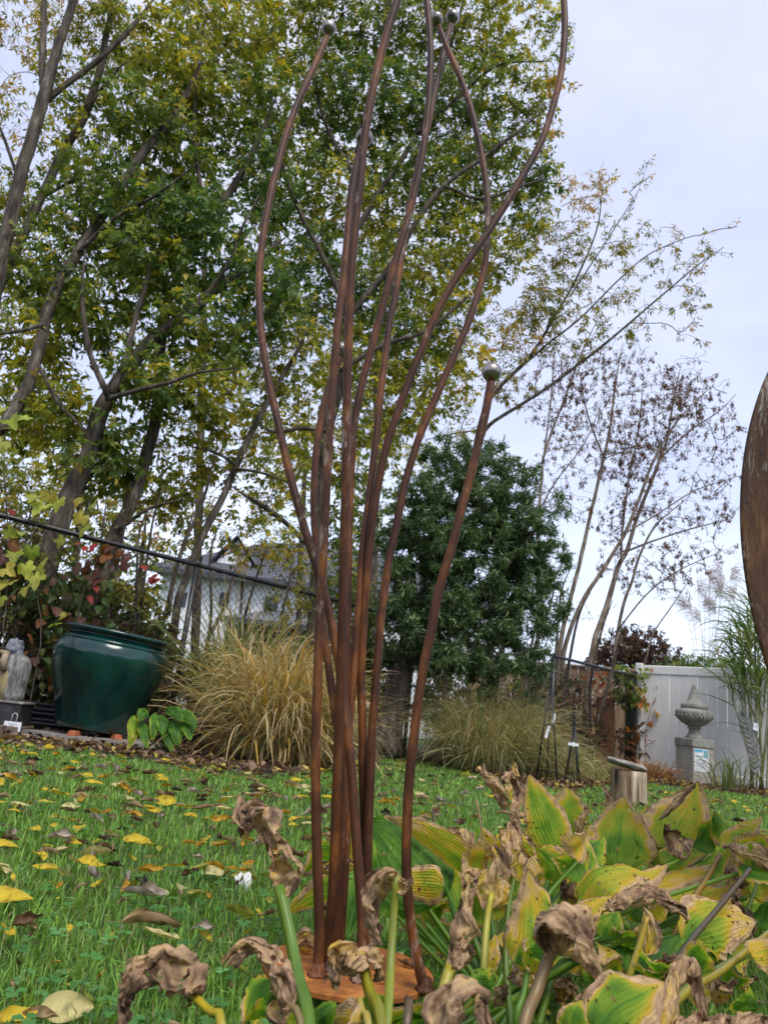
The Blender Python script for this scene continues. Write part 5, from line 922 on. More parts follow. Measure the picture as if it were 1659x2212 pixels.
# small hosta under the grass beside the pot
hb = G(330, 1640); hb[1] = min(hb[1], edge(hb[0]) + .25) + .22; sh = thing('hosta_plant', (hb[0], hb[1] + .1, 0), 'small green hosta with heart-shaped leaves between the green pot and the tan grass', 'hosta', 'hosta plants'); Yh = hb[1]
for (bx_, by_, tx_, ty_, w_, tn) in ((300, 1555, 318, 1618, 15, .12), (345, 1545, 352, 1590, 16, .08), (372, 1555, 385, 1612, 18, .06), (335, 1540, 330, 1600, 14, .2), (290, 1545, 280, 1605, 13, .42), (395, 1560, 412, 1600, 16, .08), (360, 1530, 395, 1560, 16, .05), (315, 1530, 300, 1560, 15, .1), (350, 1575, 372, 1625, 14, .07), (385, 1535, 425, 1575, 15, .1), (298, 1570, 275, 1622, 11, .45)):
    zb = A(bx_, by_, Yh)[2]; hosta_blade(sh, [(bx_, by_, Yh), ((bx_ + tx_) / 2 + 3, (by_ + ty_) / 2 - 7, Yh - .06), (tx_, ty_, Yh - .10)], w_ * .74, .15, .5, tn * .7, .15 if tn < .3 else .05, .1, .03, .05, res=.7, shape=.75)
    petiole(sh, [np.array([hb[0], hb[1] + .1, 0, 0]), (bx_, by_, Yh)], .004, (.1, .2, .03))

# ================================================================== TREES
YEL = [(3, (0.462, 0.33, 0.033)), (2, (0.374, 0.33, 0.044)), (2, (0.176, 0.22, 0.033)), (1, (0.495, 0.242, 0.033))]
YGR = [(3, (0.227, 0.254, 0.035)), (3, (0.346, 0.346, 0.043)), (2, (0.13, 0.173, 0.032)), (1.6, (0.518, 0.41, 0.043))]
GRN = [(3, (0.098, 0.155, 0.032)), (3, (0.149, 0.213, 0.039)), (2, (0.23, 0.27, 0.046)), (1, (0.057, 0.103, 0.025)), (1, (0.414, 0.356, 0.046))]
DGR = [(3, (0.066, 0.126, 0.036)), (3, (0.102, 0.174, 0.043)), (1.5, (0.168, 0.24, 0.054)), (0.6, (0.36, 0.336, 0.048))]
OLV = [(3, (0.221, 0.221, 0.039)), (2, (0.312, 0.26, 0.046)), (2, (0.117, 0.143, 0.033)), (1, (0.39, 0.286, 0.065))]
GLD = [(3, (.50, .30, .02)), (2, (.42, .26, .03)), (1, (.30, .25, .03))]
SAM = [(3, (0.15, 0.084, 0.052)), (2, (0.214, 0.127, 0.079)), (2, (0.095, 0.048, 0.032)), (1, (0.269, 0.19, 0.127))]
WIL = [(4, (.055, .105, .035)), (3, (.085, .15, .052)), (2, (.14, .21, .085)), (1, (.03, .07, .027)), (.8, (.21, .28, .11))]

class Skel:
    def __init__(s, cap=60000): s.P = np.zeros((cap, 3)); s.T = np.zeros((cap, 3)); s.R = np.zeros(cap); s.n = 0
    def put(s, P, T, R): k = len(P); s.P[s.n:s.n + k] = P; s.T[s.n:s.n + k] = T; s.R[s.n:s.n + k] = R; s.n += k
def grow(sk, targets, wig=.18, droop=0., maxr=.02, tipr=.0018):
    """join each target point to the nearest bit of wood already grown, by a curved twig"""
    tw = []
    L = sk.P[:sk.n]; d0 = np.array([np.min(((L - t) ** 2).sum(1)) for t in targets]); order = np.argsort(d0)
    for ti in order:
        t = targets[ti]; d2 = ((sk.P[:sk.n] - t) ** 2).sum(1); i = int(np.argmin(d2)); d = math.sqrt(d2[i])
        if d < .05: continue
        p = sk.P[i]; T = sk.T[i]; k = max(4, min(9, int(d / .14) + 3)); w = np.linspace(0, 1, k)[:, None]
        c1 = p + unit(T * .8 + unit(t - p) * .8 + rng.normal(0, .25, 3)) * d * .4; c2 = t - unit(t - p + rng.normal(0, .3, 3) * d) * d * .3 + [0, 0, d * .1 + droop * d]
        C = p * (1 - w) ** 3 + 3 * c1 * w * (1 - w) ** 2 + 3 * c2 * w ** 2 * (1 - w) + t * w ** 3
        C[1:-1] += rng.normal(0, wig * d / k * .5, (k - 2, 3)); tg = unit(np.gradient(C, axis=0)); r0 = min(maxr, sk.R[i] * .8, .0028 + .0085 * d); R = np.linspace(max(r0, tipr), tipr, k)
        sk.put(C[1:], tg[1:], R[1:]); tw.append((C, R, ti))
    return tw
def twig_mesh(tw, n=3):
    m = MB()
    by = {}
    for C, R, _ in tw: by.setdefault(len(C), []).append((C, R))
    for k, lst in by.items():
        C = np.array([x[0] for x in lst]); R = np.array([x[1] for x in lst]); q = len(lst); T = unit(np.gradient(C, axis=1)); ref = np.where(np.abs(T[..., 2:3]) < .9, np.array([0, 0, 1.0]), np.array([1.0, 0, 0])); U = unit(np.cross(T, ref)); W = np.cross(T, U)
        a = np.arange(n) * 2 * PI / n; V = C[:, :, None] + R[:, :, None, None] * (np.cos(a)[None, None, :, None] * U[:, :, None] + np.sin(a)[None, None, :, None] * W[:, :, None])
        i = np.arange(k - 1)[:, None] * n; j = np.arange(n)[None]; j2 = (j + 1) % n; f = np.stack([i + j, i + j2, i + n + j2, i + n + j], -1).reshape(-1, 4)
        m.add(V.reshape(-1, 3), [(f[None] + (np.arange(q) * k * n)[:, None, None]).reshape(-1, 4)])
    return m
def anchors(tw, per, lo=.3):
    P, T, I = [], [], []
    for C, R, ti in tw:
        n = rng.poisson(per)
        if n == 0: continue
        w = lo + (1 - lo) * rng.random(n) ** .8; x = w * (len(C) - 1); i = np.minimum(x.astype(int), len(C) - 2); f = (x - i)[:, None]
        P.append(C[i] * (1 - f) + C[i + 1] * f); T.append(C[i + 1] - C[i]); I.append(np.full(n, ti))
    return np.concatenate(P), unit(np.concatenate(T)), np.concatenate(I)
def leaflets(m, P, D, Nn, L, W, C, droop=.25):
    k = len(P); S = unit(np.cross(D, Nn)); Nn = np.cross(S, D); L = L[:, None]; W = W[:, None]
    V = np.stack([P, P + .36 * L * D + .5 * W * S + .1 * W * Nn, P + .36 * L * D - .5 * W * S + .1 * W * Nn, P + .5 * L * D - .06 * W * Nn, P + .72 * L * D + .30 * W * S, P + .72 * L * D - .30 * W * S, P + L * D - droop * L * Nn], 1).reshape(-1, 3)
    f = np.array([[0, 1, 3], [0, 3, 2], [1, 4, 3], [3, 5, 2], [3, 4, 6], [3, 6, 5]]); m.add(V, [(f[None] + (np.arange(k) * 7)[:, None, None]).reshape(-1, 3)], np.repeat(C, 7, 0))
def curled(m, P, D, Nn, L, W, C, curl):
    k = len(P); S = unit(np.cross(D, Nn)); Nn = np.cross(S, D); L = L[:, None]; W = W[:, None]; cu = curl[:, None]; r = []
    for w, hw in ((0, .15), (.33, .5), (.68, .42), (1, 0)):
        a = cu * w; c = P + L * (D * np.sin(a) / np.maximum(np.abs(cu), .2) * np.sign(cu) + Nn * (1 - np.cos(a)) / np.maximum(np.abs(cu), .2)) if False else P + L * (D * w * np.cos(a * .6) + Nn * w * np.sin(a * .6))
        r += [c - S * W * hw, c + S * W * hw] if hw else [c]
    V = np.stack(r, 1).reshape(-1, 3); f = np.array([[0, 1, 3], [0, 3, 2], [2, 3, 5], [2, 5, 4], [4, 5, 6]]); m.add(V, [(f[None] + (np.arange(k) * 7)[:, None, None]).reshape(-1, 3)], np.repeat(C, 7, 0))
def blob_points(blobs):
    P, I = [], []
    for bi, b in enumerate(blobs):
        sx, sy, rx, ry, Y, dr, n = b[:7]; k = M(sx, sy, Y); c = A(sx, sy, Y); v = rng.normal(size=(n, 3)); v = unit(v) * rng.random((n, 1)) ** .42
        d = ray(sx, sy); fw = unit(d); rt = unit(np.array([cr, 0, -sr]) - fw * 0); up = np.cross(rt, fw)
        P.append(c + rt * v[:, :1] * rx * k + up * v[:, 1:2] * ry * k + np.array([0, 1.0, .0]) * v[:, 2:] * dr); I.append(np.full(n, bi))
    return np.concatenate(P), np.concatenate(I)
def tree(name, label, cat, limbs, blobs, pals, bark='bark', twigm='twig', sprays=3.0, size=(.075, .032), leafm='foliage', style='compound', group=None, wig=.18, nl=(3, 6), maxr=.02, droop=0., base=None, crown_name='crown', root=True, tipr=.0018, lw=1.0):
    """limbs: list of [(sx, sy, Y, width)] polylines, the first of them the trunk, carried down to the ground"""
    P0 = []
    for li, l in enumerate(limbs):
        pts = [A(x, y, Y) for x, y, Y, w in l]; rad = [max(.004, lw * .5 * w * M(x, y, Y)) for x, y, Y, w in l]; rad[-1] = min(rad[-1], .006)
        if li == 0 and root and pts[0][2] > .05:
            dv = pts[0] - pts[1]; g = pts[0] + dv * min(.8 * pts[0][2] / max(abs(dv[2]), .05), 1.2) * np.array([1, 1, 0]) * .5; pts = [np.array([g[0], g[1], -.05])] + pts; rad = [rad[0] * 1.25] + rad
        P0.append((pts, rad))
    b = P0[0][0][0]; t = thing(name, (b[0], b[1], 0), label, cat, group); sk = Skel()
    for li, (pts, rad) in enumerate(P0):
        L = sum(np.linalg.norm(pts[i + 1] - pts[i]) for i in range(len(pts) - 1)); n = max(8, int(L / .11)); C = smooth_path(pts, n); cu = np.concatenate([[0], np.cumsum(np.linalg.norm(np.diff(np.array(pts), axis=0), axis=1))]); R = np.interp(np.linspace(0, cu[-1], n), cu, rad)
        R = R * (1 + .07 * np.array([wnoise((i * .35, li, 0), 5) for i in range(n)])); 
        if n > 4: C[1:-1] += np.array([[wnoise((i * .3, li, q), 9) for q in range(3)] for i in range(1, n - 1)]) * R[1:-1, None] * .22
        m = MB(); m.tube(C, R, 12 if R.max() > .03 else 7); m.build('trunk' if li == 0 else 'limb', MT[bark], t); s = 0 if li else int(n * .15); sk.put(C[s:], unit(np.gradient(C, axis=0))[s:], R[s:])
    if blobs:
        tg, bi = blob_points(blobs); fs = np.concatenate([rng.permutation(np.nonzero(bi == q)[0])[:2] for q in range(len(blobs))]); tw = grow(sk, tg[fs] , wig, droop, maxr * 1.1, tipr * 2.2) + grow(sk, tg, wig, droop, maxr, tipr); tag(twig_mesh(tw).build('twigs', MT[twigm], t), kind='stuff')
        P, T, I = anchors(tw, sprays); bl = bi[I]; k = len(P); m = MB(); C = np.zeros((k, 3)); sc_ = np.array([b[8] if len(b) > 8 else 1.0 for b in blobs])[bl]
        keep = rng.random(k) < np.array([b[9] if len(b) > 9 else 1.0 for b in blobs])[bl]; P, T, bl, C, sc_ = P[keep], T[keep], bl[keep], C[keep], sc_[keep]; k = len(P)
        for q in range(len(blobs)):
            w = bl == q
            if w.any(): C[w] = pick(pals[blobs[q][7]], int(w.sum()), .3)
        if style == 'compound':
            D = unit(T * .55 + rng.normal(0, .55, (k, 3)) + np.array([0, 0, -.45])); N0 = unit(rng.normal(0, .55, (k, 3)) + np.array([0, 0, 1.0])); S = unit(np.cross(D, N0)); N0 = np.cross(S, D); st = rng.uniform(.03, .07, k)[:, None] * sc_[:, None]; nn = rng.integers(nl[0], nl[1], k)
            for q in range(nl[1] - 1):
                w = nn > q
                if not w.any(): continue
                pair = (q + 1) // 2; sg = 0 if q == 0 else (1 if q % 2 else -1); a = sg * rng.uniform(.7, 1.2, k); b0 = P + D * st * (1.9 - .62 * pair) if q else P + D * st * 1.9
                Dq = unit(D * np.cos(a)[:, None] + S * np.sin(a)[:, None] + rng.normal(0, .22, (k, 3)) + np.array([0, 0, -.28])); l = size[0] * sc_ * rng.uniform(.6, 1.25, k); leaflets(m, b0[w], Dq[w], unit(N0 + rng.normal(0, .45, (k, 3)))[w], l[w], l[w] * size[1] / size[0] * rng.uniform(.7, 1.2, w.sum()), C[w] * rng.uniform(.85, 1.15, (w.sum(), 1)), .18)
        elif style == 'curled':
            for q in range(nl[1]):
                D = unit(T * .3 + rng.normal(0, .7, (k, 3)) + np.array([0, 0, -.55])); N0 = unit(rng.normal(0, 1, (k, 3))); l = size[0] * rng.uniform(.6, 1.3, k); curled(m, P + rng.normal(0, .02, (k, 3)), D, N0, l, np.full(k, size[1]) * rng.uniform(.7, 1.3, k), C * rng.uniform(.8, 1.25, (k, 1)), rng.uniform(-2.6, 2.6, k))
        elif style == 'samara':
            for q in range(nl[1]):
                w = rng.random(k) < .8; D = unit(rng.normal(0, .3, (k, 3)) + np.array([0, 0, -1.0])); N0 = unit(rng.normal(0, 1, (k, 3))); l = size[0] * rng.uniform(.7, 1.3, k); leaflets(m, (P + rng.normal(0, .022, (k, 3)) + np.array([0, 0, -.03]))[w], D[w], N0[w], l[w], l[w] * size[1] / size[0], C[w] * rng.uniform(.7, 1.3, (w.sum(), 1)), .1)
        tag(m.build(crown_name, MT[leafm], t, col=True), kind='stuff')
    return t
PAL = dict(Y=YEL, y=YGR, G=GRN, D=DGR, O=OLV, A=GLD, S=SAM, W=WIL)
DENS = .8
def bl_(lst, Y, dr, dens, pal):                                     # (sx, sy, rx, ry[, palette, density factor, Y offset])
    out = []
    for b in lst:
        p = b[4] if len(b) > 4 and b[4] else pal; f = b[5] if len(b) > 5 else 1.0; yo = b[6] if len(b) > 6 else 0.0
        out.append((b[0], b[1], b[2], b[3], Y + yo + (.35 if pal in 'YyGD' and Y < 9 else 0), dr, max(6, int(DENS * dens * f * b[2] * b[3] / 1000)), p))
    return out
def lm(pts, Y0, Y1): n = len(pts); return [(x, y, Y0 + (Y1 - Y0) * i / max(1, n - 1), w) for i, (x, y, w) in enumerate(pts)]
g_ = 'trees behind the black chain-link fence'
tree('boxelder_tree', 'leaning grey trunk forking at the left edge with sparse golden leaves', 'tree',
     [lm([(-40, 760, 34), (0, 560, 30), (22, 480, 28), (60, 330, 26), (95, 215, 25), (118, 135, 20), (140, 60, 18), (165, -10, 16), (190, -90, 12)], 6.6, 7.0),
      lm([(97, 225, 15), (92, 150, 14), (95, 60, 13), (98, -20, 12), (104, -100, 8)], 6.9, 6.8), lm([(100, 218, 13), (150, 178, 12), (200, 140, 12), (250, 97, 11), (300, 40, 9), (340, -10, 8)], 6.9, 7.2), lm([(45, 400, 8), (10, 300, 7), (-20, 230, 5)], 6.9, 6.7)],
     bl_([(50, 50, 110, 90, 'Y', .8), (150, 40, 80, 80, 'y', .8), (30, 250, 70, 100, 'Y', .45), (110, 160, 70, 70, 'y', .6), (40, 420, 60, 80, 'y', .5), (240, 30, 80, 60, 'y', .8), (60, -70, 130, 60, 'Y', .7), (240, -70, 110, 60, 'y', .8)], 7.0, .7, 17, 'Y'), PAL, size=(.072, .024), group=g_)
tree('boxelder_tree', 'slim leaning trunk second from the left edge of the picture', 'tree',
     [lm([(-60, 740, 24), (0, 615, 22), (40, 530, 20), (80, 450, 19), (130, 340, 18), (180, 260, 17), (215, 160, 15), (232, 70, 13), (255, -20, 11), (270, -90, 8)], 7.2, 7.5), lm([(95, 425, 8), (150, 395, 7), (210, 370, 6), (290, 350, 4)], 7.2, 7.0), lm([(190, 235, 8), (240, 165, 7), (290, 120, 6), (380, 85, 4)], 7.3, 7.3)],
     bl_([(60, 470, 90, 100, 'y', .8), (150, 330, 80, 90, 'y', .7), (210, 240, 90, 90, 'G', .9), (280, 130, 90, 90, 'y', .9), (220, 60, 80, 80, 'y', .8), (30, 600, 80, 90, 'y', .9)], 7.3, .7, 18, 'y'), PAL, size=(.078, .032), group=g_)
tree('boxelder_tree', 'dark sinuous trunk curving up from the left edge below the forked one', 'tree',
     [lm([(-30, 980, 30), (5, 925, 28), (35, 880, 26), (65, 827, 24), (88, 745, 24), (100, 690, 23), (120, 625, 22), (165, 550, 22), (205, 490, 21), (240, 440, 20), (310, 330, 18), (350, 285, 16), (400, 210, 13), (440, 120, 10)], 6.4, 7.2), lm([(98, 700, 9), (50, 714, 9), (0, 720, 8), (-40, 724, 7)], 6.5, 6.3), lm([(170, 545, 9), (250, 470, 8), (340, 420, 7), (430, 350, 5)], 6.8, 6.5), lm([(85, 790, 9), (125, 870, 8), (160, 905, 6), (190, 940, 4)], 6.5, 6.4)],
     bl_([(110, 600, 100, 90, 'G'), (240, 420, 110, 100, 'G'), (330, 280, 110, 110, 'G'), (370, 150, 110, 100, 'y'), (90, 760, 100, 90, 'y'), (40, 880, 80, 90, 'y'), (180, 500, 100, 80, 'G')], 6.9, .7, 20, 'G'), PAL, size=(.082, .038), group=g_)
tree('boxelder_tree', 'thick bare-barked trunk leaning right, behind the black fence above the green pot', 'tree',
     [lm([(60, 1390, 56), (85, 1280, 52), (120, 1160, 46), (147, 1080, 42), (172, 1030, 40), (195, 972, 38), (215, 897, 35), (236, 860, 33), (280, 797, 31), (320, 745, 29), (390, 690, 27), (450, 637, 24), (490, 605, 21), (560, 560, 16), (620, 510, 11)], 6.7, 7.2), lm([(236, 858, 15), (205, 790, 12), (190, 740, 11), (178, 640, 9), (185, 540, 6)], 6.6, 6.5), lm([(242, 850, 17), (275, 770, 14), (290, 700, 12), (320, 600, 10), (330, 520, 8)], 6.6, 6.9), lm([(230, 862, 12), (310, 840, 10), (370, 826, 9), (430, 805, 7), (510, 795, 5)], 6.6, 6.3), lm([(440, 645, 10), (500, 560, 8), (520, 500, 7), (560, 420, 5)], 6.9, 6.9)],
     bl_([(190, 660, 110, 100, 'G'), (330, 600, 110, 110, 'G'), (320, 480, 110, 90, 'D'), (450, 520, 110, 110, 'D'), (450, 720, 110, 80, 'G'), (330, 840, 100, 90, 'G', .9), (150, 900, 100, 90, 'y', .9), (560, 640, 90, 90, 'D'), (200, 1010, 90, 70, 'G', .7), (450, 840, 90, 90, 'y', .8), (260, 960, 70, 70, 'G', .7)], 6.7, .6, 20, 'G'), PAL, size=(.085, .042), group=g_)
tree('boxelder_tree', 'mid-sized trunk leaning right, behind the fence just right of the thick trunk', 'tree',
     [lm([(160, 1400, 36), (195, 1312, 34), (225, 1257, 32), (250, 1152, 30), (275, 1107, 28), (300, 1037, 27), (315, 987, 26), (335, 920, 25), (345, 850, 24), (345, 760, 23), (360, 660, 21), (380, 610, 20), (415, 530, 19), (450, 475, 18), (510, 395, 15), (560, 300, 12), (600, 200, 9)], 7.0, 7.8), lm([(250, 1150, 10), (320, 1100, 8), (390, 1080, 7)], 7.1, 6.8), lm([(380, 612, 9), (350, 500, 8), (330, 400, 6)], 7.3, 7.2), lm([(450, 478, 10), (430, 380, 9), (420, 260, 8), (430, 120, 6), (450, 20, 4)], 7.5, 7.4)],
     bl_([(400, 420, 110, 110, 'G'), (450, 280, 110, 110, 'G'), (440, 140, 110, 110, 'y'), (470, 30, 110, 90, 'y'), (560, 250, 90, 110, 'G'), (580, 400, 80, 110, 'D'), (300, 540, 90, 90, 'G', .7), (330, 1060, 100, 60, 'y', .7), (390, 980, 90, 70, 'y', .7), (540, 110, 90, 90, 'y'), (560, -40, 120, 60, 'y'), (420, -60, 110, 60, 'y')], 7.6, .7, 19, 'G'), PAL, size=(.082, .038), group=g_)
tree('slender_tree', 'slender leaning tree with light yellow green leaves rising in front of the white house', 'tree',
     [lm([(372, 1400, 20), (385, 1300, 17), (400, 1257, 16), (430, 1177, 16), (450, 1132, 16), (480, 1077, 15), (510, 1007, 15), (550, 922, 13), (590, 847, 11), (645, 752, 8), (690, 660, 5)], 7.3, 7.8), lm([(365, 1330, 10), (374, 1260, 10), (400, 1170, 9), (440, 1080, 7), (470, 960, 5)], 7.4, 7.2), lm([(510, 1005, 7), (470, 980, 6), (400, 960, 4)], 7.5, 7.3), lm([(508, 1012, 8), (560, 1020, 7), (620, 1040, 5)], 7.5, 7.6), lm([(450, 1380, 9), (480, 1320, 9), (505, 1250, 8), (515, 1200, 6)], 7.4, 7.5)],
     bl_([(640, 780, 90, 100, 'y'), (560, 880, 90, 90, 'y', .8), (480, 960, 90, 80, 'y', .7), (600, 1010, 90, 70, 'y', .8), (400, 1060, 80, 70, 'y', .7), (560, 1120, 80, 45, 'y', .6), (600, 1200, 60, 40, 'Y', .45), (640, 690, 80, 80, 'G'), (540, 760, 90, 80, 'G'), (470, 1140, 60, 50, 'y', .5), (650, 1270, 40, 60, 'O', .5), (610, 1310, 50, 40, 'O', .4), (520, 1180, 60, 40, 'Y', .6),  (620, 1170, 60, 50, 'y', .6), (400, 1180, 50, 50, 'y', .5)], 7.6, .6, 19, 'y'), PAL, size=(.066, .030), group=g_)
tree('boxelder_tree', 'tall dark-trunked tree in the middle whose dense crown fills the top behind the rods', 'tree',
     [lm([(664, 1500, 34), (672, 1420, 30), (681, 1290, 27), (690, 1150, 26), (700, 1042, 25), (705, 950, 25), (724, 862, 24), (738, 780, 23), (744, 660, 21), (752, 520, 19), (765, 400, 17), (790, 250, 14), (820, 120, 11), (840, 0, 9), (850, -80, 6)], 8.6, 9.0),
      lm([(740, 700, 15), (790, 640, 14), (850, 565, 13), (905, 470, 12), (960, 400, 11), (1045, 340, 9), (1110, 290, 8), (1188, 228, 5)], 8.4, 8.2), lm([(742, 650, 14), (690, 540, 12), (640, 440, 11), (590, 300, 10), (555, 180, 8), (540, 40, 6)], 8.3, 8.3), lm([(755, 520, 14), (830, 400, 12), (900, 290, 11), (945, 180, 9), (985, 60, 8), (1010, -40, 5)], 8.5, 8.9), lm([(732, 800, 11), (830, 745, 10), (920, 715, 8), (1010, 640, 7), (1110, 545, 5)], 8.3, 8.3), lm([(960, 402, 8), (1040, 430, 7), (1130, 400, 6), (1190, 385, 4)], 8.2, 8.1), lm([(900, 290, 8), (1000, 200, 7), (1080, 140, 6), (1190, 132, 4)], 8.6, 8.3), lm([(770, 385, 9), (700, 260, 8), (680, 130, 7), (700, 0, 5)], 8.5, 8.8), lm([(686, 1200, 12), (640, 1150, 11), (590, 1107, 11), (545, 1080, 9), (500, 1050, 6)], 8.0, 7.7), lm([(706, 930, 12), (650, 925, 10), (600, 935, 8), (560, 920, 5)], 8.1, 7.9)],
     bl_([(620, 60, 120, 110, 'y'), (740, 90, 130, 130, 'G'), (880, 90, 120, 130, 'G'), (1000, 80, 110, 120, 'y'), (1110, 60, 90, 90, 'y', .8), (1165, 110, 70, 40, 'y', .55), (1215, 80, 40, 25, 'O', .5), (640, 240, 120, 120, 'G'), (770, 270, 130, 130, 'D'), (910, 260, 130, 120, 'D'), (1040, 240, 120, 120, 'G'), (1140, 240, 75, 90, 'y', .8), (1195, 225, 35, 70, 'A', .4), (640, 430, 110, 120, 'G'), (760, 470, 120, 110, 'y', .8), (880, 430, 120, 110, 'G'), (1000, 400, 110, 110, 'G'), (1110, 390, 90, 90, 'G', .9), (1160, 420, 50, 70, 'D', .9), (650, 600, 110, 110, 'D'), (780, 640, 110, 100, 'D'), (900, 590, 110, 100, 'y', .9), (1020, 560, 100, 90, 'y'), (1110, 520, 70, 70, 'y', .8), (760, 800, 90, 90, 'y', .8), (870, 740, 110, 90, 'G'), (980, 690, 90, 80, 'y'), (830, 890, 100, 90, 'y', .9), (930, 840, 90, 80, 'y', .9), (1000, 780, 60, 70, 'Y', .6), (780, 990, 80, 80, 'y', .8), (700, 960, 80, 80, 'y', .7), (760, 1120, 70, 90, 'G', .8), (740, 1260, 50, 90, 'G', .7), (640, 910, 80, 70, 'y', .6), (570, 1090, 70, 50, 'y', .5), (700, -40, 130, 60, 'y'), (880, -50, 130, 60, 'G'), (1040, -40, 110, 60, 'y')], 8.6, .8, 21, 'G'), PAL, size=(.085, .036), sprays=3.3, group=g_)
tree('boxelder_tree', 'leaning limb-rich tree whose olive branches reach far right across the sky', 'tree',
     [lm([(960, 1500, 18), (975, 1300, 16), (990, 1100, 15), (1010, 1000, 14), (1049, 927, 13), (1085, 898, 12), (1129, 872, 12), (1189, 832, 11), (1245, 790, 10), (1304, 745, 9), (1380, 680, 7), (1450, 620, 5), (1510, 570, 4), (1562, 534, 3)], 10.2, 10.3), lm([(1020, 985, 13), (1045, 887, 12), (1080, 837, 12), (1110, 805, 11), (1150, 762, 10), (1200, 680, 9), (1250, 590, 7), (1290, 490, 5), (1300, 400, 3)], 10.2, 10.1), lm([(1110, 807, 8), (1180, 745, 7), (1250, 690, 6), (1330, 610, 5), (1400, 550, 4), (1478, 515, 3)], 10.2, 9.9), lm([(1049, 927, 6), (990, 935, 5), (920, 950, 3)], 10.2, 10.0), lm([(1230, 640, 5), (1310, 520, 4), (1380, 410, 3)], 10.2, 10.3)],
     bl_([(1255, 420, 70, 45, 'A', .75), (1310, 390, 30, 30, 'O', .5), (1375, 405, 30, 35, 'O', .45), (1200, 560, 60, 80, 'O', 1), (1170, 680, 80, 80, 'O', 1), (1090, 740, 70, 80, 'Y', .7), (1280, 560, 90, 90, 'O', .42), (1400, 500, 60, 50, 'O', .25), (1460, 560, 60, 45, 'O', .45), (1545, 545, 35, 20, 'O', .35), (1350, 650, 100, 80, 'O', .32), (1480, 640, 60, 50, 'O', .35), (1240, 700, 80, 70, 'O', .5), (1100, 830, 70, 50, 'O', .6), (1500, 720, 50, 30, 'O', .15), (1160, 480, 50, 50, 'y', .8), (1000, 930, 50, 40, 'y', .5)], 10.1, .7, 20, 'O'), PAL, size=(.075, .024), sprays=4.2, twigm='twig_pale', group=g_, tipr=.0036, lw=.66)
# bare boxelders with brown seed clusters, right
SB = lambda l, Y: bl_(l, Y, .9, 44, 'S')
gb_ = 'bare trees hung with brown seed clusters'
kw = dict(style='samara', size=(.052, .020), leafm='samara', bark='bark_pale', twigm='twig_pale', nl=(6, 10), sprays=.72, maxr=.016, group=gb_, tipr=.0042, lw=.66, wig=.07)
tree('bare_tree', 'bare pale tree with two leaning stems just right of the dark willow crown', 'tree', [lm([(1205, 1440, 17), (1214, 1367, 15), (1230, 1300, 14), (1244, 1247, 13), (1258, 1190, 13), (1269, 1137, 12), (1304, 987, 10), (1319, 912, 8), (1330, 820, 6), (1345, 740, 4)], 13.7, 14.1), lm([(1212, 1480, 16), (1218, 1410, 15), (1229, 1367, 14), (1259, 1297, 14), (1304, 1227, 13), (1349, 1152, 12), (1384, 1067, 10), (1404, 1010, 9), (1430, 960, 7), (1470, 900, 5), (1540, 830, 3)], 13.7, 13.5), lm([(1304, 990, 6), (1270, 900, 5), (1250, 800, 4)], 13.9, 13.8), lm([(1349, 1152, 6), (1420, 1110, 5), (1500, 1060, 4), (1590, 1030, 3)], 13.6, 13.5)],
     SB([(1260, 850, 70, 80), (1330, 800, 80, 70), (1300, 930, 80, 70), (1440, 900, 80, 70), (1510, 860, 50, 60), (1380, 1000, 80, 60), (1480, 1050, 90, 30, None, .6), (1250, 1050, 50, 90, None, .6), (1570, 1030, 40, 25, None, .5)], 13.8), PAL, **kw)
tree('bare_tree', 'bare pale tree with a curved trunk in the middle of the seed-hung thicket', 'tree', [lm([(1268, 1475, 20), (1274, 1437, 19), (1284, 1382, 18), (1298, 1340, 17), (1314, 1297, 17), (1334, 1227, 15), (1354, 1187, 14), (1378, 1110, 12), (1404, 1047, 11), (1425, 990, 10), (1440, 950, 8), (1455, 860, 6), (1470, 790, 4)], 14.0, 14.4), lm([(1340, 1215, 8), (1345, 1130, 7), (1360, 1020, 6), (1380, 920, 5), (1390, 800, 3)], 14.1, 14.4), lm([(1354, 1190, 8), (1420, 1165, 6), (1500, 1140, 5), (1580, 1120, 3)], 14.1, 13.9), lm([(1425, 990, 7), (1490, 930, 5), (1550, 890, 4), (1590, 850, 3)], 14.3, 14.2)],
     SB([(1400, 880, 70, 90), (1470, 830, 60, 70), (1350, 1000, 70, 70), (1450, 960, 70, 60), (1540, 920, 50, 50), (1400, 1100, 80, 50), (1500, 1130, 80, 30, None, .7), (1330, 1120, 50, 60, None, .7), (1570, 1110, 30, 20, None, .5), (1560, 970, 35, 40, None, .6)], 14.2), PAL, **kw)
tree('bare_tree', 'smallest bare tree of the thicket, its thin stem nearest to the white fence', 'tree', [lm([(1320, 1480, 14), (1324, 1442, 12), (1334, 1362, 11), (1348, 1300, 10), (1364, 1257, 9), (1385, 1190, 8), (1420, 1130, 6), (1480, 1080, 4)], 14.4, 14.6), lm([(1334, 1360, 6), (1400, 1280, 5), (1470, 1230, 4), (1560, 1190, 3)], 14.4, 14.2), lm([(1390, 1440, 5), (1410, 1370, 5), (1450, 1310, 4), (1490, 1250, 3)], 14.5, 14.4)],
     SB([(1560, 1000, 40, 60, None, .6), (1540, 1100, 50, 40, None, .7), (1450, 1200, 80, 40, None, .9), (1400, 1250, 60, 40, None, .8), (1330, 1210, 50, 50, None, .8), (1530, 1190, 50, 25, None, .6), (1450, 1270, 50, 30, None, .6), (1510, 1240, 30, 20, None, .5)], 14.4), PAL, **kw)
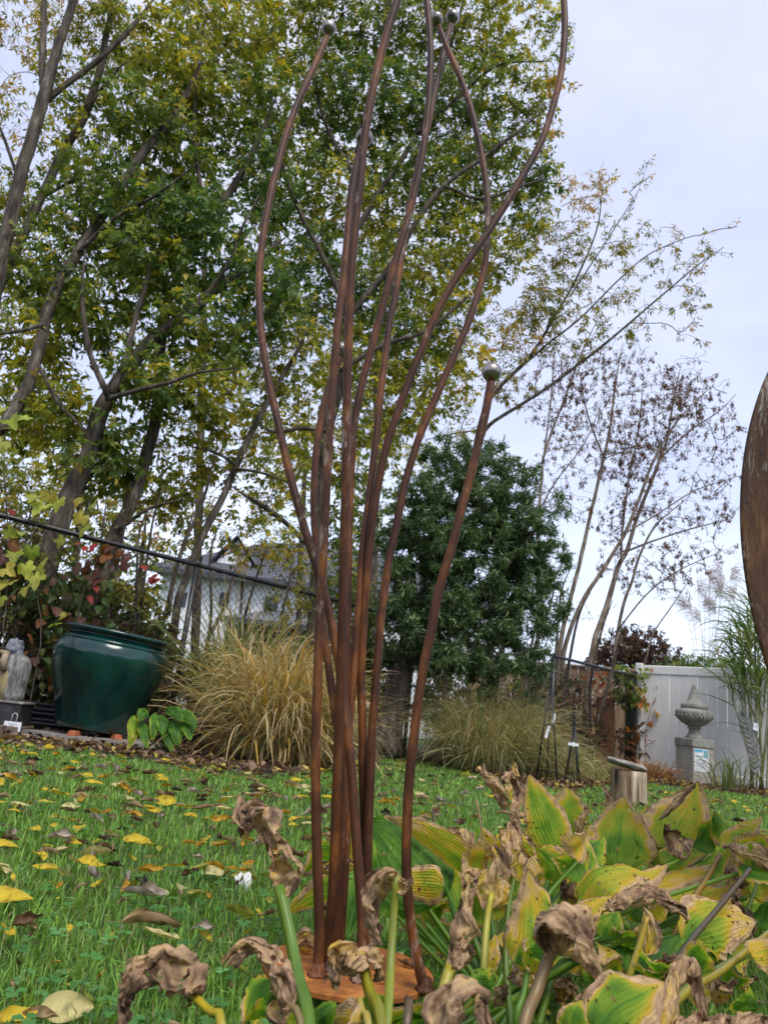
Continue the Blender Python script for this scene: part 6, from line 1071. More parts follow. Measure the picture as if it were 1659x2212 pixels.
tree('bare_tree', 'thin upright bare tree rising behind the right shoulder of the willow crown', 'tree', [lm([(1150, 1480, 13), (1160, 1387, 12), (1163, 1230, 11), (1165, 1100, 10), (1170, 1030, 10), (1174, 987, 9), (1196, 920, 8), (1219, 862, 7), (1254, 767, 5), (1290, 690, 3)], 13.3, 13.9), lm([(1172, 1000, 6), (1190, 860, 5), (1195, 780, 4), (1200, 700, 3)], 13.6, 13.5), lm([(1166, 1100, 5), (1200, 1040, 5), (1260, 960, 4), (1300, 870, 3)], 13.7, 13.5)],
     SB([(1190, 850, 60, 80), (1250, 790, 60, 60), (1160, 780, 50, 50, None, .6), (1210, 960, 50, 60), (1190, 1060, 40, 60, None, .5)], 13.8), PAL, **kw)
# curly willow
WY = 8.35
tree('curly_willow', 'dark green curly-leaved willow with a leaning grey trunk in the garden bed', 'tree',
     [lm([(838, 1634, 62), (843, 1580, 56), (852, 1520, 54), (866, 1450, 54), (885, 1390, 48), (915, 1310, 38), (950, 1220, 30), (985, 1130, 22), (1010, 1040, 14), (1020, 970, 8)], WY, WY + .1), lm([(872, 1440, 26), (930, 1370, 22), (1000, 1310, 17), (1070, 1250, 12), (1130, 1180, 8), (1170, 1120, 5)], WY, WY - .5), lm([(880, 1430, 18), (960, 1430, 14), (1050, 1420, 10), (1130, 1410, 6)], WY, WY - .5), lm([(905, 1340, 16), (890, 1240, 13), (885, 1150, 9), (900, 1060, 5)], WY, WY + .5), lm([(950, 1222, 14), (1040, 1150, 10), (1080, 1060, 7), (1080, 990, 4)], WY, WY + .4), lm([(862, 1445, 12), (830, 1390, 10), (815, 1320, 7)], WY, WY - .3)],
     bl_([(1010, 1000, 105, 55, None, .9), (905, 1090, 60, 80, None, .9), (1000, 1100, 110, 90), (1100, 1080, 75, 100), (1130, 1160, 70, 90), (930, 1200, 100, 100), (1040, 1210, 110, 100), (1140, 1250, 60, 80), (900, 1330, 80, 80), (1000, 1330, 110, 80), (1110, 1340, 80, 70), (940, 1420, 80, 40), (1040, 1430, 100, 45), (1130, 1430, 60, 40, None, .8), (1200, 1230, 30, 80, None, .6), (1195, 1110, 25, 50, None, .5), (1190, 1350, 30, 60, None, .6), (840, 1150, 30, 60, None, .5), (1080, 960, 40, 25, None, .5), (1150, 1500, 20, 40, None, .25), (1060, 1500, 40, 35, None, .25), (850, 1250, 40, 70, None, .7), (845, 1400, 40, 40, None, .6), (1000, 1620, 25, 45, None, .12, -.4), (930, 1530, 20, 40, None, .15)], WY - .15, .62, 19, 'W'),
     PAL, style='curled', size=(.085, .0135), leafm='foliage_willow', sprays=14, nl=(2, 4), droop=.02, wig=.35, maxr=.008)
# further trees closing the view low down
gd = 'leafy trees beyond the fence'
DT = lambda label, limbs, blobs, pal, Y, sz=.10, sp=2.6: tree('distant_tree', label, 'tree', limbs, bl_(blobs, Y, 1.2, 13, pal), PAL, size=(sz, sz * .45), sprays=sp, group=gd)
DT('yellowing tree far behind the fence at the left, above the pot', [lm([(150, 1420, 16), (160, 1250, 14), (180, 1050, 12), (200, 900, 8)], 13, 13)], [(60, 1020, 110, 90, 'y', 1.5), (180, 1060, 110, 90, 'y', 1.5), (30, 940, 80, 70, 'y', 1.2), (60, 1130, 110, 90, 'O', 1.6), (170, 1180, 110, 80, 'y', 1.2), (280, 1120, 90, 80, 'Y', 1.0), (250, 950, 110, 90, 'y', .6), (60, 880, 100, 80, 'y', .5)], 'y', 13)
DT('bushy green tree beside the left end of the white house', [lm([(300, 1420, 14), (300, 1300, 12), (310, 1180, 9), (320, 1080, 6)], 15, 15)], [(290, 1260, 70, 80, 'D', 1), (240, 1330, 70, 80, 'G', 1), (320, 1330, 40, 70, 'D', 1), (330, 1180, 60, 70, 'y', .8), (400, 1080, 80, 60, 'Y', .5)], 'G', 15)
DT('small-leaved tree far behind the middle trunk', [lm([(640, 1450, 14), (650, 1200, 12), (660, 1000, 10), (670, 850, 6)], 17, 17)], [(560, 960, 110, 80, 'y', .6), (680, 960, 110, 90, 'y', .7), (640, 1060, 100, 60, 'y', .5), (720, 820, 110, 90, 'G', .7), (860, 960, 110, 90, 'y', .9), (860, 1080, 90, 90, 'G', .9), (780, 1200, 70, 90, 'G', .9), (520, 820, 100, 80, 'y', .6), (400, 900, 100, 80, 'y', .6)], 'y', 17, .12)
DT('large tree far behind filling the gaps of the upper left canopy', [lm([(420, 1450, 20), (430, 1100, 18), (440, 700, 16), (450, 300, 10)], 14, 16)], [(300, 250, 130, 120, 'y', .5), (450, 200, 130, 120, 'G', .6), (350, 420, 130, 110, 'G', .7), (500, 420, 120, 110, 'G', .7), (230, 600, 120, 100, 'G', .6), (380, 640, 120, 100, 'G', .7), (520, 600, 110, 100, 'G', .7), (100, 700, 120, 100, 'y', .5), (300, 780, 120, 90, 'y', .6), (440, 60, 140, 90, 'y', .5)], 'G', 15, .12)
DT('large tree far behind filling the gaps of the middle canopy', [lm([(800, 1450, 20), (810, 1100, 18), (820, 700, 16), (850, 250, 10)], 15, 17)], [(680, 150, 130, 120, 'y', .5), (840, 180, 130, 120, 'G', .6), (980, 180, 120, 120, 'y', .5), (700, 350, 130, 110, 'G', .7), (860, 380, 130, 110, 'G', .7), (1010, 380, 110, 110, 'y', .6), (720, 560, 120, 100, 'G', .7), (880, 580, 120, 100, 'y', .7), (1010, 560, 90, 100, 'y', .6), (800, 760, 120, 90, 'y', .7), (940, 780, 90, 90, 'y', .6)], 'G', 16, .12)
tree('copper_shrub', 'round dark copper-leaved shrub beyond the timber fence', 'shrub', [lm([(1365, 1470, 10), (1365, 1430, 9), (1368, 1390, 6)], 20, 20)], bl_([(1330, 1400, 50, 40, 'C'), (1380, 1385, 55, 45, 'C'), (1420, 1415, 50, 35, 'C'), (1370, 1430, 80, 30, 'C'), (1300, 1430, 30, 25, 'C')], 20, 1.0, 60, 'C'), dict(PAL, C=[(3, (.065, .032, .024)), (2, (.11, .06, .04)), (1, (.04, .022, .02)), (1, (.16, .10, .06))]), size=(.10, .05), sprays=4)
tree('cedar_hedge', 'low dark green cedar hedge peeping over the white fence', 'hedge', [lm([(1490, 1500, 8), (1490, 1430, 6)], 19, 19)], bl_([(1455, 1435, 25, 22, 'D'), (1490, 1432, 25, 24, 'D'), (1530, 1434, 25, 24, 'D'), (1570, 1438, 25, 22, 'D'), (1425, 1448, 20, 14, 'D')], 19, .6, 90, 'D'), PAL, size=(.09, .03), sprays=5)
# undergrowth behind the wire
UG = dict(PAL, U=[(3, (.10, .085, .04)), (2, (.07, .09, .03)), (2, (.16, .12, .06)), (1, (.05, .035, .025)), (.6, (.25, .20, .04))], V=[(3, (.06, .10, .025)), (2, (.10, .14, .03)), (1, (.2, .2, .04)), (1, (.12, .08, .04))])
for lab, trunk, blobs, Y in (
    ('tangled brown-green undergrowth behind the fence at the left edge', [(40, 1520, 8), (50, 1440, 6), (60, 1380, 4)], [(30, 1450, 60, 90, 'U'), (110, 1460, 70, 90, 'U'), (20, 1260, 60, 70, 'V', .9), (110, 1290, 60, 70, 'V', .8), (60, 1200, 70, 50, 'V', .6), (60, 1350, 70, 70, 'U', .8), (150, 1370, 60, 60, 'V', .7)], 6.6),
    ('brown-green undergrowth behind the fence right above the pot', [(230, 1540, 8), (240, 1440, 6), (240, 1380, 4)], [(210, 1420, 70, 80, 'U'), (300, 1430, 70, 60, 'V'), (200, 1280, 60, 70, 'V', .8), (310, 1290, 50, 50, 'O', .7), (330, 1390, 50, 60, 'V', .9), (260, 1350, 70, 50, 'V', .7), (310, 1480, 80, 60, 'U')], 7.2),
    ('low leafy bush behind the fence under the house porch', [(480, 1520, 8), (490, 1450, 6), (500, 1400, 4)], [(430, 1430, 60, 40, 'V'), (510, 1420, 60, 45, 'G'), (560, 1430, 50, 50, 'G'), (460, 1480, 90, 40, 'U'), (570, 1480, 70, 40, 'U')], 8.2),
    ('green shrub between the middle trunk and the willow', [(760, 1600, 8), (765, 1500, 6), (770, 1400, 4)], [(700, 1520, 40, 50, 'U', .8), (800, 1540, 40, 50, 'V', .8), (820, 1480, 30, 60, 'G', .8), (770, 1340, 40, 90, 'G', .9), (790, 1450, 40, 80, 'V', 1), (740, 1400, 30, 70, 'G', .8), (740, 1490, 30, 40, 'U')], 9.0),
    ('scrubby undergrowth behind the fence right of the willow trunk', [(980, 1620, 8), (985, 1540, 6), (990, 1480, 4)], [(940, 1520, 60, 60, 'U'), (1030, 1520, 60, 50, 'U', .8), (1090, 1510, 50, 60, 'V', .8), (960, 1470, 80, 40, 'V', .7)], 10.7),
    ('rusty-tinted undergrowth behind the fence by the obelisks', [(1230, 1640, 8), (1235, 1560, 6), (1240, 1500, 4)], [(1140, 1500, 40, 70, 'V'), (1180, 1480, 50, 40, 'U', .8), (1230, 1470, 40, 30, 'U', .5), (1210, 1580, 60, 50, 'R', .9), (1190, 1540, 50, 60, 'U', .7), (1270, 1590, 50, 50, 'R', .8), (1240, 1500, 50, 50, 'R', .35), (1340, 1480, 40, 50, 'V', .7), (1350, 1600, 40, 40, 'R', .8), (1300, 1500, 30, 40, 'R', .3)], 13.0)):
    tree('undergrowth_bush', lab, 'bush', [lm(trunk, Y, Y)], bl_(blobs, Y, .45, 44, 'U'), dict(UG, R=[(2, (.20, .07, .035)), (3, (.10, .055, .035)), (2, (.10, .10, .03)), (1, (.36, .13, .03))]), size=(.095, .042), sprays=2.8, nl=(2, 4), group='bushes behind the black fence')
for lab, spots, Y in (('thicket of thin leaning stems behind the fence between willow and white fence', [(1100, 1300), (1125, 1240), (1190, 1300), (1210, 1290), (1250, 1330), (1300, 1360), (1335, 1390), (1160, 1330)], 12.2), ('thicket of thin leaning stems behind the fence in front of the white house', [(395, 1180), (455, 1200), (560, 1230), (625, 1260)], 7.6), ('thicket of thin leaning stems behind the fence above the pot', [(180, 1120), (260, 1150), (300, 1160), (330, 1130), (60, 1150), (110, 1180), (280, 1090), (220, 1160)], 6.9)):
    lim = []
    for k, (sx, sy) in enumerate(spots):
        b = (sx - rng.uniform(15, 70), 1470 + (100 if Y > 10 else 0)); lim.append(lm([(b[0], b[1], 9), ((b[0] + sx) / 2 + rng.normal(0, 8), (b[1] + sy) / 2, 7), (sx, sy, 5), (sx + rng.uniform(5, 30), sy - rng.uniform(40, 90), 3)], Y, Y + rng.uniform(-.2, .4)))
    tree('leaning_thicket', lab, 'bush', lim, bl_([(x, y - 20, 45, 50, 'U', .35) for x, y in spots], Y, .4, 22, 'U'), UG, size=(.07, .03), sprays=.8, nl=(1, 3), twigm='twig')
# tall reedy tree far beyond the land, closing the horizon
m = MB(); Nn_ = 5200; th = rng.uniform(-.75, .72, Nn_); Rr_ = rng.uniform(60, 75, Nn_); hz = (2.2 + 2.0 * np.array([abs(wnoise((t_ * 14, 3, 0))) for t_ in th])) * rng.random(Nn_) ** .5; P = np.stack([np.sin(th) * Rr_, np.cos(th) * Rr_, hz], 1); D = unit(rng.normal(0, 1, (Nn_, 3))); leaflets(m, P, D, unit(rng.normal(0, 1, (Nn_, 3))), rng.uniform(.8, 1.6, Nn_), rng.uniform(.5, .9, Nn_), pick([(3, (.05, .065, .035)), (2, (.09, .09, .05)), (1, (.12, .09, .05))], Nn_), .2)
tag(m.build('distant_woods', MT['foliage'], col=True), 'low distant line of woods along the horizon', 'woods', kind='stuff')

m = MB(); Nn_ = 9000; th = rng.uniform(.85, 2 * PI - .85, Nn_); Rr_ = 19 + 5 * rng.random(Nn_); hz = (4.2 + 3.0 * np.array([wnoise((math.cos(t_) * 3, math.sin(t_) * 3, 5)) for t_ in th])) * rng.random(Nn_) ** .7; P = np.stack([np.sin(th) * Rr_, np.cos(th) * Rr_, hz], 1); D = unit(rng.normal(0, 1, (Nn_, 3))); leaflets(m, P, D, unit(rng.normal(0, 1, (Nn_, 3))), rng.uniform(.5, 1.1, Nn_), rng.uniform(.35, .7, Nn_), pick([(3, (.06, .10, .03)), (2, (.10, .12, .04)), (1, (.2, .17, .04))], Nn_), .2)
tag(m.build('surrounding_woods', MT['foliage'], col=True), 'belt of leafy trees round the rest of the garden', 'woods', kind='stuff')

# ================================================================== ORNAMENTAL GRASSES
MT['cane'] = mat('cane', [(.3, (.10, .13, .04)), (.7, (.24, .23, .09))], 12, 4, .6, .1)
TAN = [(4, (.50, .38, .18)), (2.5, (.38, .28, .12)), (1.8, (.25, .27, .11)), (1.5, (.60, .50, .30)), (1, (.52, .34, .08))]
TGR = [(3, (.44, .36, .18)), (2, (.26, .29, .11)), (2, (.17, .22, .07)), (1, (.52, .42, .25))]
GRS = [(4, (.10, .19, .045)), (2, (.16, .26, .07)), (1.5, (.28, .30, .11)), (.8, (.42, .36, .2))]
PNK = [(3, (.42, .31, .20)), (2, (.34, .23, .15)), (2, (.30, .30, .14)), (1, (.50, .42, .28))]
def arching(root, az, L, width, th0, th1, col, n=9, power=1.4, drift=.5):
    """long drooping blades: each starts near upright and bends over under its own weight"""
    k = len(root); P = root.copy(); pts = [P.copy()]; a = az.copy(); dr = rng.normal(0, drift, k)
    for q in range(n):
        w = (q + .5) / n; th = th0 + (th1 - th0) * w ** power; a2 = a + dr * w; st = (L / n)[:, None]
        P = P + st * np.stack([np.sin(th) * np.cos(a2), np.sin(th) * np.sin(a2), np.cos(th)], 1); P[:, 2] = np.maximum(P[:, 2], .012 + .01 * rng.random(k)); pts.append(P.copy())
    side = unit(np.stack([-np.sin(a), np.cos(a), rng.normal(0, .5, k)], 1)); V = []
    for q in range(n + 1):
        w = q / n; hw = (width * .5 * min(1, .5 + w * 2.5) * (1 - w ** 2.5))[:, None]
        V += [pts[q] - side * hw, pts[q] + side * hw] if q < n else [pts[q]]
    V = np.stack(V, 1); F = []
    for q in range(n - 1): F += [[2 * q, 2 * q + 1, 2 * q + 3], [2 * q, 2 * q + 3, 2 * q + 2]]
    F.append([2 * n - 2, 2 * n - 1, 2 * n]); F = np.array(F); nv = 2 * n + 1
    return V.reshape(-1, 3), (F[None] + (np.arange(k) * nv)[:, None, None]).reshape(-1, 3), np.repeat(col, nv, 0)
def clump(label, x, y, h, spread, n, wdt, pal, lean=(.7, 1.6), curl=.15, base=.12, bias=(0, 0), plume=0, name='ornamental_grass', grp='ornamental grasses in the garden bed'):
    t = thing(name, (x, y, 0), label, 'grass clump', grp); a = rng.random(n) * 2 * PI; r = base * rng.random(n) ** .6; root = np.stack([x + r * np.cos(a), y + r * np.sin(a), np.full(n, .02)], 1)
    d = np.stack([np.cos(a) * (.4 + r / base) + bias[0] + rng.normal(0, .45, n), np.sin(a) * (.4 + r / base) + bias[1] + rng.normal(0, .45, n)], 1); az = np.arctan2(d[:, 1], d[:, 0])
    L = h * 1.35 * rng.uniform(.25, 1.15, n); th1 = np.clip(rng.normal(2.0 + curl * 1.6, .8, n) * spread, .15, 3.0); th0 = np.abs(rng.normal(.28, .28, n)) * spread
    V, F, C = arching(root, az, L, wdt * rng.uniform(.55, 1.35, n), th0, th1, pick(pal, n, .3), 9, rng.uniform(.8, 2.8, n))
    m = MB(); m.add(V, [F], C); nb = n // 5
    if wdt > .007:                                                  # blades snapped part-way up, their ends hanging
        a3 = rng.random(nb) * 2 * PI; r3 = base * rng.random(nb); V, F, C = arching(np.stack([x + r3 * np.cos(a3), y + r3 * np.sin(a3), np.full(nb, .02)], 1), a3 + rng.normal(0, .6, nb), h * rng.uniform(.9, 1.6, nb), wdt * rng.uniform(.8, 1.7, nb), np.abs(rng.normal(.2, .2, nb)), rng.uniform(2.4, 3.1, nb), pick(pal, nb, .35), 12, rng.uniform(2.5, 6, nb), .9); m.add(V, [F], C)
    tag(m.build('blades', MT['dry_blade'], t, col=True), kind='stuff')
    if plume:
        k = plume; a = rng.random(k) * 2 * PI; d = np.stack([np.cos(a), np.sin(a), 0 * a], 1); m = MB(); m2 = MB()
        for q in range(k):
            Hh = h * rng.uniform(.95, 1.25); P = np.array([x, y, .02]) + d[q] * base * .5 + np.stack([d[q, 0] * spread * .35 * np.linspace(0, 1, 6) ** 2 * Hh, d[q, 1] * spread * .35 * np.linspace(0, 1, 6) ** 2 * Hh, np.linspace(0, 1, 6) * Hh], 1); m.tube(P, np.linspace(.0025, .0014, 6), 4)
            kk3 = 60; w = rng.random(kk3); b0 = P[-1] + (P[-1] - P[-2]) * .0 - (P[-1] - P[-2]) * w[:, None] * .55; D = unit(np.array([0, 0, .6]) + d[q] * .7 + rng.normal(0, .45, (kk3, 3))); curled(m2, b0, D, unit(rng.normal(0, 1, (kk3, 3))), rng.uniform(.06, .16, kk3) * h / 1.6, np.full(kk3, .0035), pick([(1, (.50, .40, .40)), (1, (.42, .32, .30))], kk3), rng.uniform(-1.8, 1.8, kk3))
        tag(m.build('stalks', MT['twig_pale'], t), kind='stuff'); tag(m2.build('plumes', MT['samara'], t, col=True), kind='stuff')
    return t
def gp_(sx, sy): p = G(sx, sy); return p[0], max(p[1], edge(p[0]) + .0)
x, y = gp_(455, 1640); clump('tall straw-coloured grass clump with arching blades right of the green pot', x + .30, y + .42, .80, .95, 600, .014, TAN, bias=(.45, -.6), base=.32)
x, y = gp_(400, 1630); clump('green and tan grass arching over the rim of the green pot', x + .16, y + 1.0, 1.18, .8, 420, .013, TGR, bias=(.1, -.35), base=.16)
x, y = gp_(600, 1655); clump('pale tan grass clump drooping onto the lawn left of the rods', x, y + .25, .72, 1.0, 1300, .0085, TAN, bias=(.1, -.7), base=.2, curl=.3)
x, y = gp_(665, 1660); clump('feathery cream grass clump right behind the leftmost rods', x, y + .25, .62, .85, 900, .0055, TAN, bias=(-.15, -.8), base=.12, curl=.35)
x, y = gp_(520, 1655); clump('straw grass with orange-gold blades between the two tan clumps', x + .1, y + .6, .8, .95, 380, .015, TAN + [(1.5, (.52, .32, .06))], bias=(.0, -.4), base=.16)
x, y = gp_(1000, 1664); clump('wide feathery brown-pink grass mound right of the willow trunk', x + .28, y + .6, .78, .9, 2600, .0065, PNK, bias=(0, -.3), base=.5, curl=.2)
x, y = gp_(1085, 1680); clump('feathery tan grass mound between the willow and the tall obelisk', x, y + .6, .76, .95, 2400, .0065, TGR, bias=(.35, -.3), base=.42, curl=.2)
x, y = gp_(1200, 1690); clump('low green-tan grass tuft at the feet of the obelisks', x, y + .35, .42, 1.0, 900, .007, TGR, bias=(0, -.3), base=.3, curl=.25)
x, y = gp_(1275, 1690); clump('short tan grass tuft right of the small obelisk', x, y + .3, .3, 1.1, 600, .007, TGR, bias=(0, -.3), base=.25, curl=.25)
x, y = gp_(1425, 1688); clump('rusty bronze fern-like tuft before the white fence left of the pedestal', x, y + .35, .26, 1.2, 420, .012, [(3, (.34, .17, .07)), (2, (.24, .12, .06)), (1, (.42, .28, .1))], base=.3, curl=.3)
x, y = gp_(1590, 1712); clump('sparse grey-green strappy plant at the foot of the metal feather', x, y + .3, .5, 1.0, 90, .016, [(2, (.12, .17, .06)), (1, (.3, .27, .12))], base=.28)
mq = wp(float((A(1630, 1600, w0[1]) - w0)[0]), 0, .3)
rg = thing('reed_grass', (mq[0] + .05, mq[1] - .25, 0), 'very tall green reed grass arching over the top of the white fence', 'grass clump')
RY = mq[1] - .25; m = MB(); m2 = MB()
for sx, top, nb in ((1632, 1330, 26), (1645, 1290, 30), (1655, 1350, 26), (1622, 1385, 22), (1668, 1300, 28), (1685, 1340, 24), (1640, 1420, 20), (1660, 1440, 20), (1705, 1300, 24), (1628, 1300, 30), (1612, 1345, 30), (1595, 1330, 34), (1572, 1375, 30), (1600, 1390, 30), (1545, 1400, 22), (1620, 1270, 30)):
    b0 = np.array([A(1640, 1600, RY)[0] + rng.normal(0, .07), RY + rng.normal(0, .06), 0]); tp = A(sx, top, RY + rng.normal(0, .15)); P = smooth_path([b0, (b0 + tp) / 2 + rng.normal(0, .03, 3), tp], 12); m.tube(P, np.linspace(.011, .005, 12), 6)
    w = .55 + .45 * rng.random(nb); i = w * 11; i0 = np.minimum(i.astype(int), 10); f = (i - i0)[:, None]; rt_ = P[i0] * (1 - f) + P[i0 + 1] * f; az = rng.random(nb) * 2 * PI
    az = np.where(rng.random(nb) < .45, PI + rng.normal(0, .7, nb), az); V, F, C = arching(rt_, az, rng.uniform(.5, 1.15, nb), rng.uniform(.016, .032, nb), np.abs(rng.normal(.45, .25, nb)), rng.uniform(1.5, 2.9, nb), pick(GRS, nb, .25), 10, 1.2, .3); m2.add(V, [F], C)
nb = 14; az = rng.normal(-PI / 2, 1.2, nb); V, F, C = arching(np.stack([A(1640, 1600, RY)[0] + rng.normal(0, .08, nb), RY + rng.normal(0, .06, nb), rng.uniform(.1, 1.6, nb)], 1), az, rng.uniform(.6, 1.2, nb), rng.uniform(.014, .026, nb), rng.uniform(.2, .8, nb), rng.uniform(1.8, 3.0, nb), pick([(2, (.12, .15, .05)), (2, (.3, .26, .12)), (1, (.2, .2, .08))], nb), 10, 1.0, .3); m2.add(V, [F], C)
nb = 26; V, F, C = arching(np.stack([A(1560, 1420, RY)[0] + rng.normal(0, .35, nb), RY + rng.normal(0, .1, nb), rng.uniform(1.75, 2.15, nb)], 1), rng.normal(-PI / 2, .9, nb), rng.uniform(.4, .9, nb), rng.uniform(.012, .022, nb), rng.uniform(1.0, 1.6, nb), rng.uniform(2.6, 3.1, nb), pick(GRS, nb, .25), 8, .8, .2)
tag(m.build('canes', MT['cane'], rg), kind='stuff'); tag(m2.build('blades', MT['dry_blade'], rg, col=True), kind='stuff')
pt = thing('plume_grass', (mq[0] - .4, mq[1] + 1.6, 0), 'feathery pinkish plumes of reed grass rising behind the white fence', 'grass clump'); m = MB(); m2 = MB()
for (sx, sy, dx) in ((1505, 1255, 25), (1530, 1235, 30), (1548, 1262, 26), (1520, 1285, 28), (1490, 1300, 20), (1565, 1248, 22), (1580, 1225, 24), (1475, 1290, 15), (1545, 1300, 20), (1510, 1320, 22), (1590, 1270, 20), (1560, 1215, 20)):
    tp = A(sx, sy, mq[1] + 1.6); b0 = np.array([mq[0] - .35 + rng.normal(0, .12), mq[1] + 1.6, 0]); P = smooth_path([b0, (b0 + tp) / 2 + [.1, 0, .3], tp], 14); m.tube(P, np.linspace(.006, .002, 14), 5); k = 110; w = rng.random(k)[:, None]; b = tp - (P[-1] - P[-3]) * w * .5
    D = unit(np.array([-.75 if dx < 24 else .6, 0, .15]) + rng.normal(0, .35, (k, 3)) + np.array([0, 0, .3])); curled(m2, b, D, unit(np.array([0, 0, -1.0]) + rng.normal(0, .4, (k, 3))), rng.uniform(.14, .34, k), np.full(k, .006), pick([(1, (.52, .42, .44)), (1, (.44, .34, .34))], k), rng.uniform(.6, 1.8, k))
tag(m.build('stalks', MT['twig_pale'], pt), kind='stuff'); tag(m2.build('plumes', MT['samara'], pt, col=True), kind='stuff')
# dry brush pile behind the tan grass
bpx = A(585, 1480, 7.1); t = thing('brush_pile', (bpx[0], 7.1, 0), 'mound of dry brown twigs piled by the fence behind the tan grass', 'brush pile'); m = MB(); lst = []
for k in range(1500):
    a = rng.random() * 2 * PI; rr = rng.random() ** .6; c = np.array([bpx[0] + 1.05 * rr * math.cos(a), 7.1 + .35 * rr * math.sin(a), (.92 * (1 - rr ** 1.8)) * rng.random() ** .5 + .02]); d = unit(rng.normal(0, 1, 3) * [1, 1, .45]); L = rng.uniform(.15, .6); w = np.linspace(-.5, .5, 5)[:, None]; lst.append((c + d * L * w + np.array([0, 0, 1.0]) * (.25 - w ** 2) * L * rng.normal(.3, .3) + rng.normal(0, .012, (5, 3)), np.linspace(.005, .002, 5), 0))
tag(twig_mesh(lst).build('dry_twigs', MT['twig'], t), kind='stuff')

# ================================================================== VINES ON THE FENCE
def vine_leaf_mesh(name, lobes, fold, seed):
    r = np.random.default_rng(seed)
    if lobes: ang = np.array([-165, -150, -118, -95, -72, -52, -36, -18, 0, 18, 36, 52, 72, 95, 118, 150, 165]) * PI / 180; rad = np.array([.22, .42, .50, .38, .52, .56, .40, .58, .78, .58, .40, .56, .52, .38, .50, .42, .22]) * r.uniform(.92, 1.08, 17); x = rad * np.cos(ang) + .25; y = rad * np.sin(ang); cx = .25
    else: u = np.linspace(0, 1, 10); w = .30 * np.sin(PI * u ** .75) ** .9 * r.uniform(.94, 1.06, 10); w[0] = w[-1] = 0; x = np.concatenate([u, u[::-1][1:]]); y = np.concatenate([w, -w[::-1][1:]]); cx = .45
    n = len(x); z = fold * np.abs(y) - .3 * (x - cx) ** 2 + .025 * r.normal(size=n)
    mid = np.stack([cx + (x - cx) * .5, y * .5, z * .35 + .02], 1); V = np.concatenate([[[cx, 0, 0]], mid, np.stack([x, y, z], 1)]); F3 = [[0, 1 + i, 2 + i] for i in range(n - 1)]; F4 = [[1 + i, 1 + n + i, 2 + n + i, 2 + i] for i in range(n - 1)]; return V, F3, F4
def vine(label, leaves, stems, size, name='fence_vine'):
    s0 = A(*stems[0][0]); t = thing(name, (s0[0], s0[1], 0), label, 'vine', 'vines climbing the black fence')
    for st in stems: m = MB(); C = smooth_path([A(*p) for p in st], 24); C[1:-1] += rng.normal(0, .006, (22, 3)); m.tube(C, np.linspace(.006, .002, 24), 6); m.build('stem', MT['twig'], t)
    for (sx, sy, Y, sz, pal, lob) in leaves:
        Y = Yv(sx) - .03 if Y is None else Y
        V, F3, F4 = vine_leaf_mesh('vine_leaf', lob, rng.uniform(-.1, .5), int(rng.integers(1e6))); p = A(sx, sy, Y); L = sz * M(sx, sy, Y); q = Matrix.Rotation(rng.normal(0, .5), 3, 'Z') @ Matrix.Rotation(PI / 2 - .45 + rng.normal(0, .4), 3, 'X') @ Matrix.Rotation(-PI / 2 + rng.normal(0, .5), 3, 'Z')
        c = pick(pal, 1, .25)[0]; k = len(V); cc = c * (1 - .3 * rng.random((k, 1))) ; cc[0] = c * 1.15; m = MB(); m.add(V * L @ np.array(q).T + p, [F3, F4], cc); m.build('vine_leaf', MT['foliage'], t, col=True)
LIM = [(3, (.42, .46, .08)), (2, (.52, .46, .09)), (1, (.28, .38, .05))]; PUR = [(3, (.10, .045, .035)), (2, (.13, .06, .045)), (1.5, (.07, .06, .025)), (1, (.22, .09, .03))]; RED = [(1, (.45, .06, .035)), (1, (.36, .05, .05))]; DKG = [(2, (.045, .085, .02)), (2, (.07, .10, .02)), (1, (.12, .12, .02)), (1, (.16, .07, .02))]
Yv = lambda sx: float(5.72 + (sx / 420.0) * 1.22)
vine('grape vine with big lime yellow lobed leaves on the fence at the left edge', [(x, y, Yv(x) - .12, s, LIM, 3) for x, y, s in ((25, 1255, 42), (55, 1215, 40), (75, 1235, 46), (95, 1210, 40), (70, 1180, 36), (10, 1225, 40), (35, 1190, 38), (5, 1285, 34), (45, 1150, 34), (15, 1140, 36), (60, 1265, 36), (140, 1160, 30), (185, 1110, 36), (205, 1085, 34), (195, 1130, 40), (180, 1080, 30), (100, 1090, 44), (85, 1070, 40), (110, 1060, 40), (130, 1075, 34), (20, 905, 44), (40, 925, 40), (10, 950, 44), (8, 880, 36), (65, 900, 30), (130, 1345, 26), (145, 1325, 24))], [[(-20, 1600, 5.6), (5, 1400, 5.62), (20, 1250, 5.7), (60, 1180, 5.82), (110, 1080, 5.95), (200, 1070, 6.2)], [(20, 1250, 5.7), (15, 1100, 5.7), (10, 920, 5.7)]], 40)
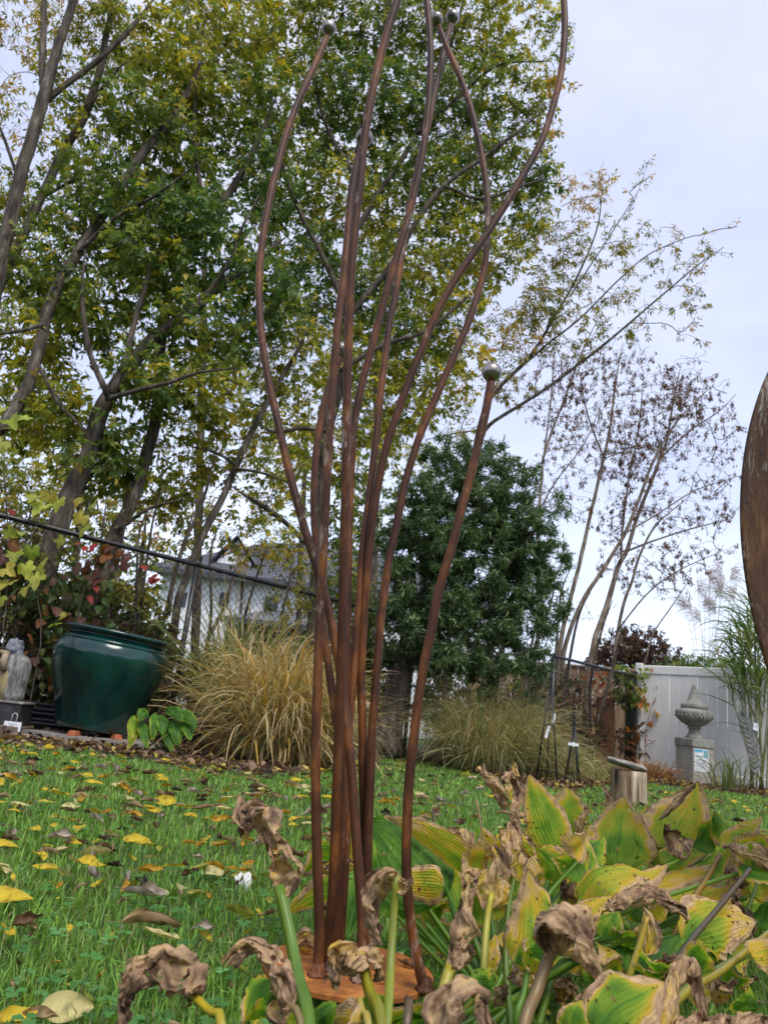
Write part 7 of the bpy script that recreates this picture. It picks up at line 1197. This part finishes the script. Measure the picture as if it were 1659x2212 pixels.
vine('creeper with dark red and purple leaves along the top rail of the black fence', [(x, y, Yv(x) - .1, s, pal, 0) for x, y, s, pal in [(8, 1120, 40, PUR), (25, 1160, 42, PUR), (5, 1180, 40, PUR), (20, 1195, 36, PUR), (30, 1130, 34, PUR), (26, 1100, 28, RED), (5, 1150, 36, PUR), (192, 1180, 28, RED), (210, 1172, 30, RED), (178, 1170, 24, RED), (232, 1175, 38, PUR), (240, 1195, 42, PUR), (222, 1200, 36, PUR), (252, 1180, 36, PUR), (270, 1190, 30, PUR), (283, 1195, 34, PUR), (195, 1205, 34, PUR), (218, 1225, 36, PUR), (190, 1240, 42, PUR), (226, 1245, 40, PUR), (170, 1215, 34, PUR), (145, 1280, 36, PUR), (190, 1285, 26, RED), (140, 1330, 40, PUR), (120, 1310, 38, PUR), (175, 1330, 34, PUR), (172, 1380, 38, PUR), (340, 1238, 34, RED), (348, 1248, 30, RED), (308, 1220, 26, RED), (205, 1260, 24, RED)]] + [(rng.uniform(0, 260), rng.uniform(1190, 1480), None, rng.uniform(18, 34), DKG if rng.random() < .82 else PUR, 0) for _ in range(130)], [[(60, 1560, 5.8), (90, 1350, 5.9), (60, 1200, 5.85), (10, 1130, 5.7)], [(160, 1520, 6.1), (175, 1300, 6.15), (220, 1200, 6.3), (290, 1195, 6.5)], [(220, 1200, 6.3), (300, 1220, 6.55), (345, 1240, 6.7)]], 36)
vx = wp(.1, 0, .12); V0 = vx[1]
vine('young vine with a few orange leaves against the left end of the white fence', [(x, y, V0, s, [(2, (.50, .17, .04)), (1, (.42, .22, .06))], 3) for x, y, s in ((1385, 1505, 18), (1380, 1520, 18), (1398, 1517, 15), (1428, 1502, 16), (1415, 1535, 20), (1408, 1562, 14), (1455, 1497, 10), (1377, 1493, 14), (1420, 1482, 8), (1408, 1445, 8))], [[(1391, 1660, V0), (1394, 1600, V0), (1400, 1545, V0), (1410, 1520, V0), (1432, 1498, V0), (1470, 1455, V0), (1490, 1440, V0)], [(1410, 1520, V0), (1425, 1490, V0), (1430, 1465, V0)], [(1393, 1612, V0), (1415, 1600, V0), (1440, 1588, V0)]], 16, 'young_vine')
vine('green and orange creeper hanging at the corner where the black fence meets the white one', [(rng.uniform(1325, 1400), rng.uniform(1435, 1530), fp(fl, 0)[1] - .1, rng.uniform(9, 16), [(3, (.12, .2, .03)), (2, (.2, .24, .04)), (1, (.4, .3, .04))], 0) for _ in range(75)] + [(rng.uniform(1268, 1310), rng.uniform(1448, 1480), fp(fl, 0)[1] - .5, rng.uniform(10, 16), [(1, (.42, .12, .04))], 0) for _ in range(14)] + [(rng.uniform(985, 1090), rng.uniform(1505, 1560), 9.1, rng.uniform(9, 14), [(1, (.48, .15, .05)), (1, (.4, .2, .05))], 0) for _ in range(14)], [[(1380, 1660, fp(fl, 0)[1] - .05), (1378, 1550, fp(fl, 0)[1] - .05), (1385, 1450, fp(fl, 0)[1] - .05), (1345, 1455, fp(fl, 0)[1] - .2), (1290, 1450, fp(fl, 0)[1] - .5)]], 14)
